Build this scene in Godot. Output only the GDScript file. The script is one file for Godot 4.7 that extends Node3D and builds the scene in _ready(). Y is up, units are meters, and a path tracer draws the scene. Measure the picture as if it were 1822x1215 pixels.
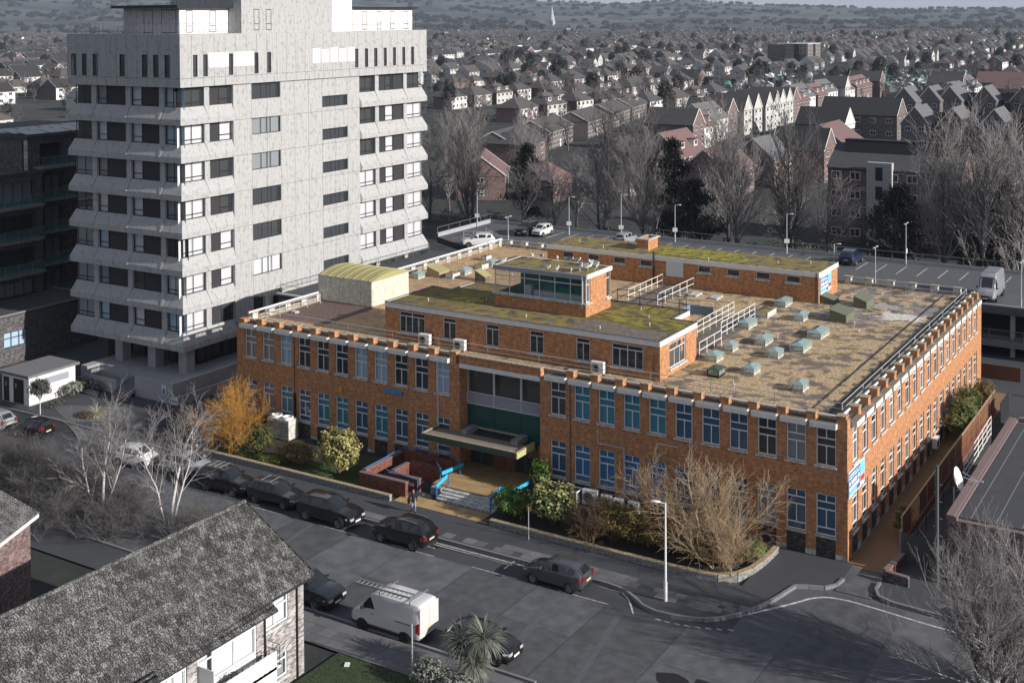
extends Node3D

# ---------------------------------------------------------------- helpers
var M := {}
var taken := {}
var rng := RandomNumberGenerator.new()
var UNIT: ArrayMesh

class MB:
	var v := PackedVector3Array()
	var n := PackedVector3Array()
	var t := PackedVector2Array()
	var c := PackedColorArray()
	func tri(a: Vector3, b: Vector3, d: Vector3) -> void:      # counter-clockwise seen from outside
		var k := (b - a).cross(d - a).normalized()
		v.append_array([a, d, b])
		n.append_array([k, k, k])
	func quad(a: Vector3, b: Vector3, d: Vector3, e: Vector3) -> void:
		var k := (d - a).cross(e - b).normalized()
		v.append_array([a, d, b, a, e, d])
		n.append_array([k, k, k, k, k, k])
	func quv(a: Vector3, b: Vector3, d: Vector3, e: Vector3, r := Rect2(0, 0, 1, 1)) -> void:
		quad(a, b, d, e)
		var p := [Vector2(r.position.x, r.end.y), r.end, Vector2(r.end.x, r.position.y), r.position]
		t.append_array([p[0], p[2], p[1], p[0], p[3], p[2]])
	func box(lo: Vector3, hi: Vector3) -> void:
		obox(Transform3D(Basis(), (lo + hi) / 2), (hi - lo).abs())
	func obox(x: Transform3D, s: Vector3) -> void:
		var h := s / 2
		var q := []
		for k in 8:
			q.append(x * Vector3(h.x if k & 1 else -h.x, h.y if k & 2 else -h.y, h.z if k & 4 else -h.z))
		for f in [[4, 5, 7, 6], [1, 0, 2, 3], [5, 1, 3, 7], [0, 4, 6, 2], [6, 7, 3, 2], [0, 1, 5, 4]]:
			quad(q[f[0]], q[f[1]], q[f[2]], q[f[3]])
	func bar(a: Vector3, b: Vector3, w: float, h: float) -> void:   # box from a to b
		var d := (b - a)
		var up := Vector3.UP if absf(d.normalized().y) < 0.95 else Vector3.RIGHT
		var x := d.normalized()
		var z := x.cross(up).normalized()
		obox(Transform3D(Basis(x, z.cross(x), z), (a + b) / 2), Vector3(d.length(), h, w))
	func tube(a: Vector3, b: Vector3, r0: float, r1: float, k := 6, caps := false) -> void:
		var d := (b - a).normalized()
		var s := d.cross(Vector3.RIGHT if absf(d.x) < 0.8 else Vector3.UP).normalized()
		var u := d.cross(s)
		var pr := []
		for i in k:
			var w := TAU * i / k
			pr.append(s * cos(w) + u * sin(w))
		for i in k:
			var p: Vector3 = pr[i]
			var q: Vector3 = pr[(i + 1) % k]
			v.append_array([a + p * r0, b + q * r1, a + q * r0, a + p * r0, b + p * r1, b + q * r1])
			n.append_array([p, q, q, p, p, q])
			if caps:
				tri(b, b + p * r1, b + q * r1)
				tri(a, a + q * r0, a + p * r0)
	func path(pts: Array, r: float, k := 6) -> void:
		for i in pts.size() - 1:
			tube(pts[i], pts[i + 1], r, r, k, true)
	func grid(rows: Array, closed := false) -> void:              # smooth sheet through rows of points
		var a := rows.size()
		var b: int = rows[0].size()
		var nr := []
		for i in a:
			var line := PackedVector3Array()
			for j in b:
				var du: Vector3 = rows[mini(i + 1, a - 1)][j] - rows[maxi(i - 1, 0)][j]
				var dv: Vector3 = rows[i][(j + 1) % b if closed else mini(j + 1, b - 1)] - rows[i][(j - 1 + b) % b if closed else maxi(j - 1, 0)]
				line.append(dv.cross(du).normalized())
			nr.append(line)
		for i in a - 1:
			for j in (b if closed else b - 1):
				var j2 := (j + 1) % b
				v.append_array([rows[i][j], rows[i + 1][j2], rows[i][j2], rows[i][j], rows[i + 1][j], rows[i + 1][j2]])
				n.append_array([nr[i][j], nr[i + 1][j2], nr[i][j2], nr[i][j], nr[i + 1][j], nr[i + 1][j2]])
	func lathe(x: Transform3D, prof: Array, k := 16) -> void:     # prof of (radius, height), outside to the right going up
		var rows := []
		for p in prof:
			var line := []
			for i in k:
				var w := TAU * i / k
				line.append(x * Vector3(p.x * cos(w), p.y, -p.x * sin(w)))
			rows.append(line)
		grid(rows, true)
	func prism(poly: PackedVector2Array, y0: float, y1: float) -> void:   # poly of (x, z)
		var ix := Geometry2D.triangulate_polygon(poly)
		for k in range(0, ix.size(), 3):
			var a := poly[ix[k]]
			var b := poly[ix[k + 1]]
			var d := poly[ix[k + 2]]
			if (b - a).cross(d - a) > 0:
				var w := b
				b = d
				d = w
			tri(Vector3(a.x, y1, a.y), Vector3(b.x, y1, b.y), Vector3(d.x, y1, d.y))
		var area := 0.0
		for k in poly.size():
			area += poly[k].cross(poly[(k + 1) % poly.size()])
		var cw := area > 0
		for k in poly.size():
			var a := poly[k]
			var b := poly[(k + 1) % poly.size()]
			if cw:
				quad(Vector3(b.x, y0, b.y), Vector3(a.x, y0, a.y), Vector3(a.x, y1, a.y), Vector3(b.x, y1, b.y))
			else:
				quad(Vector3(a.x, y0, a.y), Vector3(b.x, y0, b.y), Vector3(b.x, y1, b.y), Vector3(a.x, y1, a.y))
	func wall(o: Vector3, u: Vector3, up: Vector3, w: float, h: float, holes: Array, d: float) -> void:
		var k := u.cross(up)
		var us := [0.0, w]
		var vs := [0.0, h]
		for r: Rect2 in holes:
			us.append_array([r.position.x, r.end.x])
			vs.append_array([r.position.y, r.end.y])
		us.sort()
		vs.sort()
		for j in vs.size() - 1:
			if vs[j + 1] - vs[j] < 0.001: continue
			var run := -1.0
			for i in us.size() - 1:
				if us[i + 1] - us[i] < 0.001: continue
				var m := Vector2((us[i] + us[i + 1]) / 2, (vs[j] + vs[j + 1]) / 2)
				var open := false
				for r: Rect2 in holes:
					if r.has_point(m):
						open = true
						break
				if not open and run < 0: run = us[i]
				var last: bool = us[i + 1] > w - 0.001
				if run >= 0 and (open or last):
					var e: float = us[i] if open else us[i + 1]
					quad(o + u * run + up * vs[j], o + u * e + up * vs[j], o + u * e + up * vs[j + 1], o + u * run + up * vs[j + 1])
					run = -1.0
		for r: Rect2 in holes:
			var a := o + u * r.position.x + up * r.position.y
			var b := o + u * r.end.x + up * r.position.y
			var e := o + u * r.end.x + up * r.end.y
			var f := o + u * r.position.x + up * r.end.y
			var i := -k * d
			quad(a, b, b + i, a + i)
			quad(b, e, e + i, b + i)
			quad(e, f, f + i, e + i)
			quad(f, a, a + i, f + i)
	func arrays() -> Array:
		var s := []
		s.resize(Mesh.ARRAY_MAX)
		s[Mesh.ARRAY_VERTEX] = v
		s[Mesh.ARRAY_NORMAL] = n
		if t.size() == v.size(): s[Mesh.ARRAY_TEX_UV] = t
		if c.size() == v.size(): s[Mesh.ARRAY_COLOR] = c
		return s

func mesh_of(list: Array) -> ArrayMesh:            # [builder, material, builder, material ...]
	var m := ArrayMesh.new()
	for i in range(0, list.size(), 2):
		if list[i].v.size() == 0: continue
		m.add_surface_from_arrays(Mesh.PRIMITIVE_TRIANGLES, list[i].arrays())
		m.surface_set_material(m.get_surface_count() - 1, list[i + 1])
	return m

func numbered(called: String) -> String:
	var k: int = taken.get(called, -1) + 1
	taken[called] = k
	return called if k == 0 else "%s_%03d" % [called, k]

func tag(o: Node3D, label: String, category: String, group := "", kind := "") -> Node3D:
	if label: o.set_meta("label", label)
	if category: o.set_meta("category", category)
	if group: o.set_meta("group", group)
	if kind: o.set_meta("kind", kind)
	return o

func thing(called: String, label: String, category: String, at := Vector3.ZERO, turn := 0.0, group := "") -> Node3D:
	var o := Node3D.new()
	o.name = numbered(called)
	add_child(o)
	o.position = at
	o.rotation.y = turn
	return tag(o, label, category, group)

func part(parent: Node3D, called: String, b: MB, m: Material) -> MeshInstance3D:
	return inst(parent, called, mesh_of([b, m]))

func inst(parent: Node3D, called: String, m: Mesh, at := Transform3D()) -> MeshInstance3D:
	var o := MeshInstance3D.new()
	o.name = called if parent != self else numbered(called)
	o.mesh = m
	o.transform = at
	parent.add_child(o, true)
	return o

func single(called: String, label: String, category: String, b: MB, m: Material, group := "") -> MeshInstance3D:
	var o := inst(self, called, mesh_of([b, m]))
	tag(o, label, category, group)
	return o

func struct(called: String, b: MB, m: Material) -> MeshInstance3D:
	var o := inst(self, called, mesh_of([b, m]))
	o.set_meta("kind", "structure")
	return o

func copy(o: Node3D, label := "", at := Vector3.ZERO, turn := 0.0, size := Vector3.ONE) -> Node3D:
	var r: Node3D = o.duplicate()
	r.name = numbered(String(o.name).rstrip("0123456789").rstrip("_"))
	add_child(r)
	r.position = at
	r.rotation = Vector3(0, turn, 0)
	r.scale = size
	if label: r.set_meta("label", label)
	return r

func many(parent: Node3D, called: String, m: Mesh, xf: Array, label := "", category := "", tones := []) -> MultiMeshInstance3D:
	var mm := MultiMesh.new()
	mm.transform_format = MultiMesh.TRANSFORM_3D
	mm.use_colors = tones.size() > 0
	mm.mesh = m
	mm.instance_count = xf.size()
	for i in xf.size():
		mm.set_instance_transform(i, xf[i])
		if tones.size(): mm.set_instance_color(i, tones[i % tones.size()])
	var o := MultiMeshInstance3D.new()
	o.multimesh = mm
	o.name = called if parent != self else numbered(called)
	parent.add_child(o, true)
	tag(o, label, category, "", "stuff")
	return o

# ---------------------------------------------------------------- materials
func lin(r: float, g: float, b: float) -> Color:
	return Color(r, g, b).linear_to_srgb()

func mat(key: String, col: Color, rough := 0.8, metal := 0.0) -> StandardMaterial3D:
	var m := StandardMaterial3D.new()
	m.resource_name = key
	m.albedo_color = col
	m.roughness = rough
	m.metallic = metal
	M[key] = m
	return m

func tex(m: StandardMaterial3D, t: Texture2D, metres: float, world := true) -> StandardMaterial3D:
	m.albedo_texture = t
	m.uv1_triplanar = true
	m.uv1_world_triplanar = world
	m.uv1_scale = Vector3.ONE / metres
	m.uv1_triplanar_sharpness = 8.0
	return m

func noise_bytes(w: int, h: int, seed_: int, freq: float, oct := 4, kind := FastNoiseLite.TYPE_SIMPLEX_SMOOTH) -> PackedByteArray:
	var f := FastNoiseLite.new()
	f.seed = seed_
	f.noise_type = kind
	f.frequency = freq
	f.fractal_octaves = oct
	var im := f.get_seamless_image(w, h)
	im.convert(Image.FORMAT_L8)
	return im.get_data()

func image_tex(w: int, h: int, data: PackedByteArray) -> ImageTexture:
	return ImageTexture.create_from_image(Image.create_from_data(w, h, false, Image.FORMAT_RGB8, data))

# a mottled texture around white: coarse and fine noise multiplied, ends tinted
func mottle(seed_: int, size: int, f0: float, f1: float, lo: Color, hi: Color, fine := 0.35) -> ImageTexture:
	var a := noise_bytes(size, size, seed_, f0)
	var b := noise_bytes(size, size, seed_ + 7, f1, 3)
	var d := PackedByteArray()
	d.resize(size * size * 3)
	for i in size * size:
		var k: float = clampf((a[i] * (1.0 - fine) + b[i] * fine) / 255.0 * 1.7 - 0.35, 0.0, 1.0)
		d[i * 3] = int(255 * lerpf(lo.r, hi.r, k))
		d[i * 3 + 1] = int(255 * lerpf(lo.g, hi.g, k))
		d[i * 3 + 2] = int(255 * lerpf(lo.b, hi.b, k))
	return image_tex(size, size, d)

# pale panels with fine aggregate, rain streaks and patches
func streaked(seed_: int) -> ImageTexture:
	var w := 512
	var a := noise_bytes(w, w, seed_, 0.02, 4)
	var b := noise_bytes(w, w, seed_ + 1, 0.25, 3)
	var d := PackedByteArray()
	d.resize(w * w * 3)
	for y in w:
		for x in w:
			var s: float = a[((y / 8) % w) * w + (x * 3) % w] / 255.0
			var p: float = a[y * w + x] / 255.0
			var q: float = clampf(0.97 + (b[y * w + x] / 255.0 - 0.5) * 0.16 - clampf((s - 0.60) * 0.6, 0, 0.08) - clampf((p - 0.6) * 0.5, 0, 0.10), 0, 1)
			var i := (y * w + x) * 3
			d[i] = int(q * 255)
			d[i + 1] = int(q * 255)
			d[i + 2] = int(q * 252)
	return image_tex(w, w, d)

# running bond: 16 bricks by 48 courses over 3.6 m
func bricks(seed_: int, base: Color, spread: float, mortar: Color) -> ImageTexture:
	var w := 512
	var h := 576
	var r := RandomNumberGenerator.new()
	r.seed = seed_
	var nz := noise_bytes(w, h, seed_, 0.012, 4)
	var tones := []
	for k in 48 * 16:
		tones.append(1.0 + (r.randf() - 0.5) * spread - (0.22 if r.randf() < 0.06 else 0.0))
	var d := PackedByteArray()
	d.resize(w * h * 3)
	var i := 0
	for y in h:
		var row := y / 12
		var my := y % 12 < 2
		for x in w:
			var xx := (x + (16 if row & 1 else 0)) % w
			var col := base * (float(tones[row * 16 + xx / 32]) * (0.9 + 0.2 * nz[y * w + x] / 255.0))
			if my or xx % 32 < 2: col = mortar * (0.8 + 0.4 * nz[y * w + x] / 255.0)
			d[i] = clampi(int(col.r * 255), 0, 255)
			d[i + 1] = clampi(int(col.g * 255), 0, 255)
			d[i + 2] = clampi(int(col.b * 255), 0, 255)
			i += 3
	return image_tex(w, h, d)

func make_materials() -> void:
	var brick := bricks(3, lin(0.46, 0.205, 0.090), 0.22, lin(0.36, 0.22, 0.13))
	tex(mat("brick", Color.WHITE, 0.9), brick, 3.6)
	tex(mat("dark_brick", lin(0.30, 0.34, 0.42), 0.9), bricks(5, lin(0.22, 0.17, 0.14), 0.7, lin(0.12, 0.11, 0.10)), 3.6)
	tex(mat("ramp_brick", Color.WHITE, 0.85), bricks(8, lin(0.20, 0.062, 0.040), 0.4, lin(0.10, 0.05, 0.04)), 3.6)
	var grey_brick := bricks(9, lin(0.30, 0.28, 0.28), 0.6, lin(0.30, 0.29, 0.28))
	tex(mat("grey_brick", Color.WHITE, 0.9), grey_brick, 3.6)
	tex(mat("black_brick", lin(0.30, 0.30, 0.32), 0.9), grey_brick, 3.6)
	tex(mat("far_red_brick", lin(0.60, 0.44, 0.43), 0.9), grey_brick, 3.6, false)
	tex(mat("far_grey_brick", lin(0.50, 0.46, 0.45), 0.9), grey_brick, 3.6, false)
	var con := mottle(21, 512, 0.010, 0.2, lin(0.74, 0.74, 0.74), lin(1, 1, 1), 0.65)
	var dirt := mottle(31, 512, 0.012, 0.06, lin(0.40, 0.40, 0.40), lin(1, 1, 1), 0.3)
	var speck := mottle(41, 512, 0.10, 0.35, lin(0.30, 0.30, 0.30), lin(1, 1, 1), 0.55)
	tex(mat("concrete", lin(0.43, 0.435, 0.455), 0.85), streaked(23), 6.5)
	tex(mat("concrete_darker", lin(0.40, 0.40, 0.425), 0.85), con, 5.0)  # slightly darker, mottled concrete
	tex(mat("paint_white", lin(0.80, 0.80, 0.80), 0.6), mottle(51, 256, 0.02, 0.1, lin(0.86, 0.85, 0.83), lin(1, 1, 1)), 2.5)
	tex(mat("white_worn", lin(0.74, 0.73, 0.70), 0.7), dirt, 3.0)
	tex(mat("asphalt", lin(0.062, 0.065, 0.075), 0.9), con, 7.0)
	tex(mat("asphalt_pale", lin(0.105, 0.109, 0.122), 0.9), con, 5.0)
	for k in 4:
		var q: float = [0.105, 0.125, 0.092, 0.142][k]
		tex(mat("road_slab%d" % k, lin(q, q * 1.03, q * 1.14), 0.88), mottle(61 + k, 512, 0.010, 0.2, lin(0.55, 0.55, 0.55), lin(1, 1, 1), 0.4), 5.3 + k)
		var p: float = [0.15, 0.17, 0.13, 0.19][k]
		tex(mat("flag%d" % k, lin(p, p, p * 1.06), 0.9), con, 2.2 + k * 0.6)
		var g: float = [1.0, 0.93, 0.86, 1.06][k]
		tex(mat("sand_flag%d" % k, lin(0.47 * g, 0.31 * g, 0.145 * g), 0.9), con, 1.7 + k * 0.5)
	tex(mat("kerb", lin(0.22, 0.22, 0.23), 0.85), con, 1.4)
	tex(mat("ground", lin(0.045, 0.050, 0.050), 1.0), mottle(71, 512, 0.012, 0.09, lin(0.35, 0.37, 0.35), lin(1, 1, 1), 0.45), 90.0)
	tex(mat("earth", lin(0.060, 0.048, 0.034), 1.0), speck, 2.0)
	tex(mat("lawn", lin(0.070, 0.110, 0.022), 1.0), speck, 1.6)
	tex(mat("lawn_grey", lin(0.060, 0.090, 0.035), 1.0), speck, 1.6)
	tex(mat("alley", lin(0.24, 0.155, 0.085), 0.9), con, 3.2)
	tex(mat("gravel_top", lin(0.46, 0.36, 0.24), 0.95), speck, 1.3)
	tex(mat("canopy_gravel", lin(0.36, 0.30, 0.24), 0.95), speck, 1.4)
	tex(mat("wall_render", lin(0.36, 0.36, 0.37), 0.9), dirt, 1.6)
	tex(mat("wall_top", lin(0.55, 0.44, 0.30), 0.9), dirt, 1.3)
	tex(mat("felt", lin(0.23, 0.19, 0.16), 0.85), dirt, 3.0)
	tex(mat("plant_paint", lin(0.70, 0.68, 0.60), 0.6), mottle(52, 256, 0.02, 0.1, lin(0.66, 0.66, 0.58), lin(1, 1, 1), 0.3), 3.0)
	tex(mat("mossy_lid", lin(0.56, 0.52, 0.24), 0.9), speck, 1.5)
	mat("white", lin(0.80, 0.80, 0.80), 0.5)
	mat("off_white", lin(0.62, 0.63, 0.65), 0.5)
	mat("hood_top", lin(0.20, 0.17, 0.13), 0.9)
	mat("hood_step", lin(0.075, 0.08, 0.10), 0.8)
	mat("rail", lin(0.56, 0.58, 0.62), 0.4, 0.4)
	mat("dark_metal", lin(0.03, 0.032, 0.035), 0.5, 0.3)
	mat("black", lin(0.012, 0.012, 0.014), 0.6)
	mat("room", lin(0.022, 0.02, 0.018), 0.9)  # near-black, the shade of interiors put into the colour
	mat("grey_metal", lin(0.24, 0.25, 0.26), 0.45, 0.5)
	mat("blue_paint", lin(0.045, 0.42, 0.72), 0.35)
	mat("deep_blue", lin(0.02, 0.17, 0.42), 0.35)
	mat("olive", lin(0.46, 0.44, 0.20), 0.6)
	mat("canopy_green", lin(0.045, 0.075, 0.055), 0.5)
	mat("green_panel", lin(0.012, 0.075, 0.068), 0.3)
	mat("spandrel", lin(0.30, 0.31, 0.36), 0.5)
	mat("box_green", lin(0.135, 0.150, 0.105), 0.6)
	mat("wood", lin(0.18, 0.055, 0.020), 0.6)
	mat("wood_grey", lin(0.085, 0.088, 0.092), 0.9)
	mat("rust_panel", lin(0.16, 0.060, 0.025), 0.8)
	mat("coping_pink", lin(0.19, 0.135, 0.135), 0.85)
	for e in [["blue", 0.02, 0.20, 0.48], ["teal", 0.015, 0.26, 0.40], ["dim_blue", 0.012, 0.085, 0.20], ["pale", 0.42, 0.58, 0.72], ["cream", 0.36, 0.31, 0.24], ["dark", 0.014, 0.014, 0.016], ["brown", 0.06, 0.045, 0.035],
			["white_blind", 0.66, 0.67, 0.70], ["grey_blind", 0.26, 0.28, 0.30], ["panel_dark", 0.028, 0.029, 0.036], ["lilac", 0.30, 0.29, 0.33]]:
		mat("blind_" + e[0], lin(e[1], e[2], e[3]), 0.8)  # dark and brown carry the shade of unlit rooms
	var gl := mat("glass", Color(0.55, 0.6, 0.65, 0.10), 0.03)
	gl.transparency = BaseMaterial3D.TRANSPARENCY_ALPHA
	var g2 := mat("sky_glass", Color(0.75, 0.85, 0.82, 0.22), 0.08)
	g2.transparency = BaseMaterial3D.TRANSPARENCY_ALPHA
	var g3 := mat("lantern_glass", Color(0.30, 0.55, 0.55, 0.22), 0.03)
	g3.transparency = BaseMaterial3D.TRANSPARENCY_ALPHA

# ---------------------------------------------------------------- camera, sky, sun
func make_light() -> void:
	var cam := Camera3D.new()
	cam.name = "camera"
	cam.projection = Camera3D.PROJECTION_FRUSTUM
	cam.near = 0.5
	cam.far = 20000.0
	cam.size = 0.5 * 1215.0 / 2193.54
	cam.frustum_offset = Vector2(0, -0.5 * (607.5 - 93.17) / 2193.54)
	cam.position = Vector3(21.478, 33.0, 73.0845)
	cam.rotation_degrees = Vector3(-1.587, 31.656, -0.2992)
	add_child(cam)
	cam.current = true
	var e := Environment.new()
	e.background_mode = Environment.BG_SKY
	var sk := ProceduralSkyMaterial.new()
	sk.sky_top_color = lin(0.20, 0.23, 0.29)
	sk.sky_horizon_color = lin(0.36, 0.38, 0.42)
	sk.sky_curve = 0.25
	sk.ground_bottom_color = lin(0.08, 0.08, 0.085)
	sk.ground_horizon_color = lin(0.20, 0.21, 0.23)
	sk.sun_angle_max = 12.0
	e.sky = Sky.new()
	e.sky.sky_material = sk
	e.tonemap_mode = Environment.TONE_MAPPER_LINEAR
	e.tonemap_exposure = 1.28
	e.sdfgi_enabled = true
	e.ssao_enabled = true
	e.ssil_enabled = true
	e.fog_enabled = true
	e.fog_density = 0.00007
	e.fog_light_color = lin(0.42, 0.50, 0.62)
	var w := WorldEnvironment.new()
	w.name = "environment"
	w.environment = e
	add_child(w)
	var sun := DirectionalLight3D.new()
	sun.name = "sun"
	sun.light_energy = 1.5
	sun.light_angular_distance = 0.5
	sun.light_color = Color(1.0, 0.975, 0.94)
	sun.shadow_enabled = true
	add_child(sun)
	sun.look_at_from_position(Vector3.ZERO, -Vector3(1.0, 0.385, -0.035))

# ---------------------------------------------------------------- ground, road, pavements
func rect_sheet(x0: float, z0: float, x1: float, z1: float, y: float) -> MB:
	var b := MB.new()
	b.quad(Vector3(x0, y, z1), Vector3(x1, y, z1), Vector3(x1, y, z0), Vector3(x0, y, z0))
	return b

func poly_sheet(p: PackedVector2Array, y: float, y0 := -0.05) -> MB:
	var b := MB.new()
	b.prism(p, y0, y)
	return b

func V(a: Array) -> PackedVector2Array:
	var p := PackedVector2Array()
	for k in range(0, a.size(), 2):
		p.append(Vector2(a[k], a[k + 1]))
	return p

func curve(pts: PackedVector2Array, step := 0.5) -> PackedVector2Array:
	var c := Curve2D.new()
	for k in pts.size():
		var a := pts[maxi(k - 1, 0)]
		var b := pts[mini(k + 1, pts.size() - 1)]
		c.add_point(pts[k], -(b - a) / 6.0, (b - a) / 6.0)
	c.bake_interval = step
	return c.get_baked_points()

func kerb_run(parent: Node3D, pts: PackedVector2Array, y: float) -> void:
	var c := Curve2D.new()
	for p in pts: c.add_point(p)
	var n := int(c.get_baked_length() / 0.9)
	for k in n:
		var a := c.sample_baked(k * c.get_baked_length() / n + 0.008)
		var b := c.sample_baked((k + 1) * c.get_baked_length() / n - 0.008)
		var s := MB.new()
		s.bar(Vector3(a.x, y - 0.02, a.y), Vector3(b.x, y - 0.02, b.y), 0.17, 0.22)
		part(parent, "kerb_stone", s, M.kerb)

func make_ground() -> void:
	rng.seed = 11
	struct("ground", rect_sheet(-9000, -11000, 6000, 1500, -0.02), M.ground)
	# the road: a dark bed with concrete slabs parted by open joints
	var road := struct("road", rect_sheet(-100, 9.0, 45, 21.6, -0.004), M.asphalt)
	var x := -64.0
	while x < 28:
		var w := 4.1 + rng.randf() * 1.6
		for row in 2:
			var z0: float = 12.05 if row == 0 else 16.35
			var z1: float = 16.32 if row == 0 else 21.4
			if x > -3.0 and row == 0: z0 = 4.2
			if x > -8.5 and x <= -3.0 and row == 0: z0 = 11.8
			var b := rect_sheet(x + 0.03, z0, x + w - 0.03, z1, 0.004 + 0.0015 * rng.randf())
			part(road, "slab", b, M["road_slab%d" % rng.randi_range(0, 3)])
		x += w
	var right := rect_sheet(-3.0, 3.6, 45, 12.06, 0.0)
	part(road, "side_strip", right, M.asphalt_pale)
	var turning := rect_sheet(-9.0, 21.5, 45, 60, 0.0)
	part(road, "turning_area", turning, M.road_slab0)
	# repaired trenches across the slabs, painted lines
	for tr in [[-13.2, 12.2, -11.6, 21.2, 0.45], [-8.9, 13.0, -7.4, 21.2, 0.35], [-31.6, 12.2, -30.4, 21, 0.3]]:
		var b := MB.new()
		b.bar(Vector3(tr[0], 0.004, tr[1]), Vector3(tr[2], 0.004, tr[3]), tr[4], 0.012)
		part(road, "trench_repair", b, M.asphalt_pale)
	var ln := MB.new()
	for s in [[-23.0, 10.35, -9.9, 10.35], [-23.0, 10.6, -17.2, 10.6]]:
		ln.bar(Vector3(s[0], 0.004, s[1]), Vector3(s[2], 0.004, s[3]), 0.09, 0.012)
	var pl := curve(V([-9.9, 10.4, -9.2, 11.0, -8.3, 12.3]))
	for k in pl.size() - 1: ln.bar(Vector3(pl[k].x, 0.004, pl[k].y), Vector3(pl[k + 1].x, 0.004, pl[k + 1].y), 0.1, 0.012)
	pl = curve(V([-3.2, 9.6, -1.4, 7.0, -0.2, 5.2, 1.1, 4.7, 3.0, 4.8, 6.5, 5.2, 12.0, 5.6]))
	for k in pl.size() - 1: ln.bar(Vector3(pl[k].x, 0.008, pl[k].y), Vector3(pl[k + 1].x, 0.008, pl[k + 1].y), 0.13, 0.012)
	for k in 8: ln.bar(Vector3(-7.0 + k * 0.55, 0.004, 12.2 - k * k * 0.02), Vector3(-6.7 + k * 0.55, 0.004, 12.2 - k * k * 0.02), 0.08, 0.012)
	for k in 5: ln.bar(Vector3(-37.2 + k * 6.0, 0.004, 12.02), Vector3(-34.0 + k * 6.0, 0.004, 12.02), 0.06, 0.012)
	for s in [[-17.4, 10.1, -17.4, 11.2], [-24.4, 11.0, -22.6, 11.05]]: ln.bar(Vector3(s[0], 0.004, s[1]), Vector3(s[2], 0.004, s[3]), 0.1, 0.012)
	part(road, "painted_line", ln, M.white_worn)
	var wd := TextMesh.new()
	wd.text = "KEEP CLEAR"
	wd.font = SystemFont.new()
	wd.font.font_names = PackedStringArray(["Droid Sans"])
	wd.font_size = 60
	wd.pixel_size = 0.008
	wd.depth = 0.004
	wd.material = M.asphalt_pale
	inst(road, "painted_letters", wd, Transform3D(Basis(Vector3(1, 0, 0), Vector3(0, 0, -1), Vector3(0, 1, 0)), Vector3(-24.6, 0.008, 12.8)))
	var lid := MB.new()
	lid.lathe(Transform3D(Basis(), Vector3(-2.0, 0.0, 17.3)), [Vector2(0.36, 0.0), Vector2(0.36, 0.014), Vector2(0.30, 0.018), Vector2(0.0, 0.018)], 20)
	lid.box(Vector3(-2.6, 0, 16.7), Vector3(-1.4, 0.009, 17.9))
	part(road, "manhole_cover", lid, M.black)
	var stain := poly_sheet(curve(V([-4.6, 17.2, -3.6, 16.8, -2.7, 17.3, -1.9, 18.4, -1.2, 19.0, -2.0, 19.3, -3.2, 18.2, -4.2, 18.0, -4.6, 17.2])), 0.0075, 0.003)
	part(road, "tar_patch", stain, M.black)
	# front pavement with kerbs, worn asphalt and runs of flagstones
	var edge := curve(V([-47.0, 7.9, -44.0, 8.6, -40.0, 10.0, -30.0, 10.0, -12.2, 10.0, -10.4, 10.15, -9.3, 10.5, -8.3, 11.3, -7.2, 11.65, -5.6, 11.45, -4.1, 10.75, -2.9, 9.0, -2.1, 6.8, -1.7, 4.9, -1.4, 4.3, -0.9, 4.35, -0.2, 4.1, 0.35, 3.4, 0.5, 2.4]), 0.4)
	var pave := PackedVector2Array([Vector2(-47.0, 6.2)])
	pave.append_array(edge)
	pave.append_array(V([0.45, 0.06, -4.3, 0.06, -4.3, 6.2]))
	var pv := struct("pavement", poly_sheet(pave, 0.115), M.asphalt)
	kerb_run(pv, edge, 0.115)
	for k in 26:
		for row in 2:
			if rng.randf() < 0.3: continue
			var fx := -19.0 + k * 0.66 - row * 0.3
			var zz := 8.45 + row * 0.62 + (0.5 if fx > -9 else 0.0) - (maxf(fx + 5.0, 0.0) * 0.7)
			if fx > -3.0: continue
			var b := MB.new()
			b.box(Vector3(fx + 0.01, 0.10, zz + 0.01), Vector3(fx + 0.65, 0.121 + rng.randf() * 0.006, zz + 0.61))
			part(pv, "flagstone", b, M["flag%d" % rng.randi_range(0, 3)])
	for k in 30:
		var fx := -44.0 + k * 0.8
		if rng.randf() < 0.35: continue
		var b := MB.new()
		b.box(Vector3(fx, 0.10, 8.9), Vector3(fx + 0.78, 0.121 + rng.randf() * 0.006, 9.6))
		part(pv, "flagstone", b, M["flag%d" % rng.randi_range(0, 3)])
	var cross := poly_sheet(V([0.45, 3.9, 2.5, 3.9, 2.3, 0.45, 0.46, 0.4]), 0.05)
	part(pv, "vehicle_crossing", cross, M.road_slab1)
	var pr := struct("pavement", poly_sheet(V([2.4, 3.6, 2.5, 1.5, 30, 2.2, 30, 5.0, 12, 4.3, 5.5, 3.9, 3.2, 3.7]), 0.11), M.asphalt)
	kerb_run(pr, curve(V([2.45, 1.8, 2.5, 2.9, 2.9, 3.6, 3.8, 3.9, 5.5, 4.0, 12.0, 4.4, 24.0, 4.8]), 0.4), 0.115)
	# near pavement of large flagstones, then the lawn
	var np := struct("pavement", rect_sheet(-60, 21.4, -9.2, 24.1, 0.10), M.asphalt)
	kerb_run(np, V([-48, 21.4, -9.2, 21.4]), 0.11)
	for k in 22:
		for row in 3:
			var fx := -27.0 + k * 0.82 + row * 0.37
			if fx > -9.9: continue
			var b := MB.new()
			b.box(Vector3(fx + 0.012, 0.09, 21.6 + row * 0.83), Vector3(fx + 0.808, 0.108 + rng.randf() * 0.006, 22.41 + row * 0.83))
			part(np, "flagstone", b, M["flag%d" % rng.randi_range(0, 2)])
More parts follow.
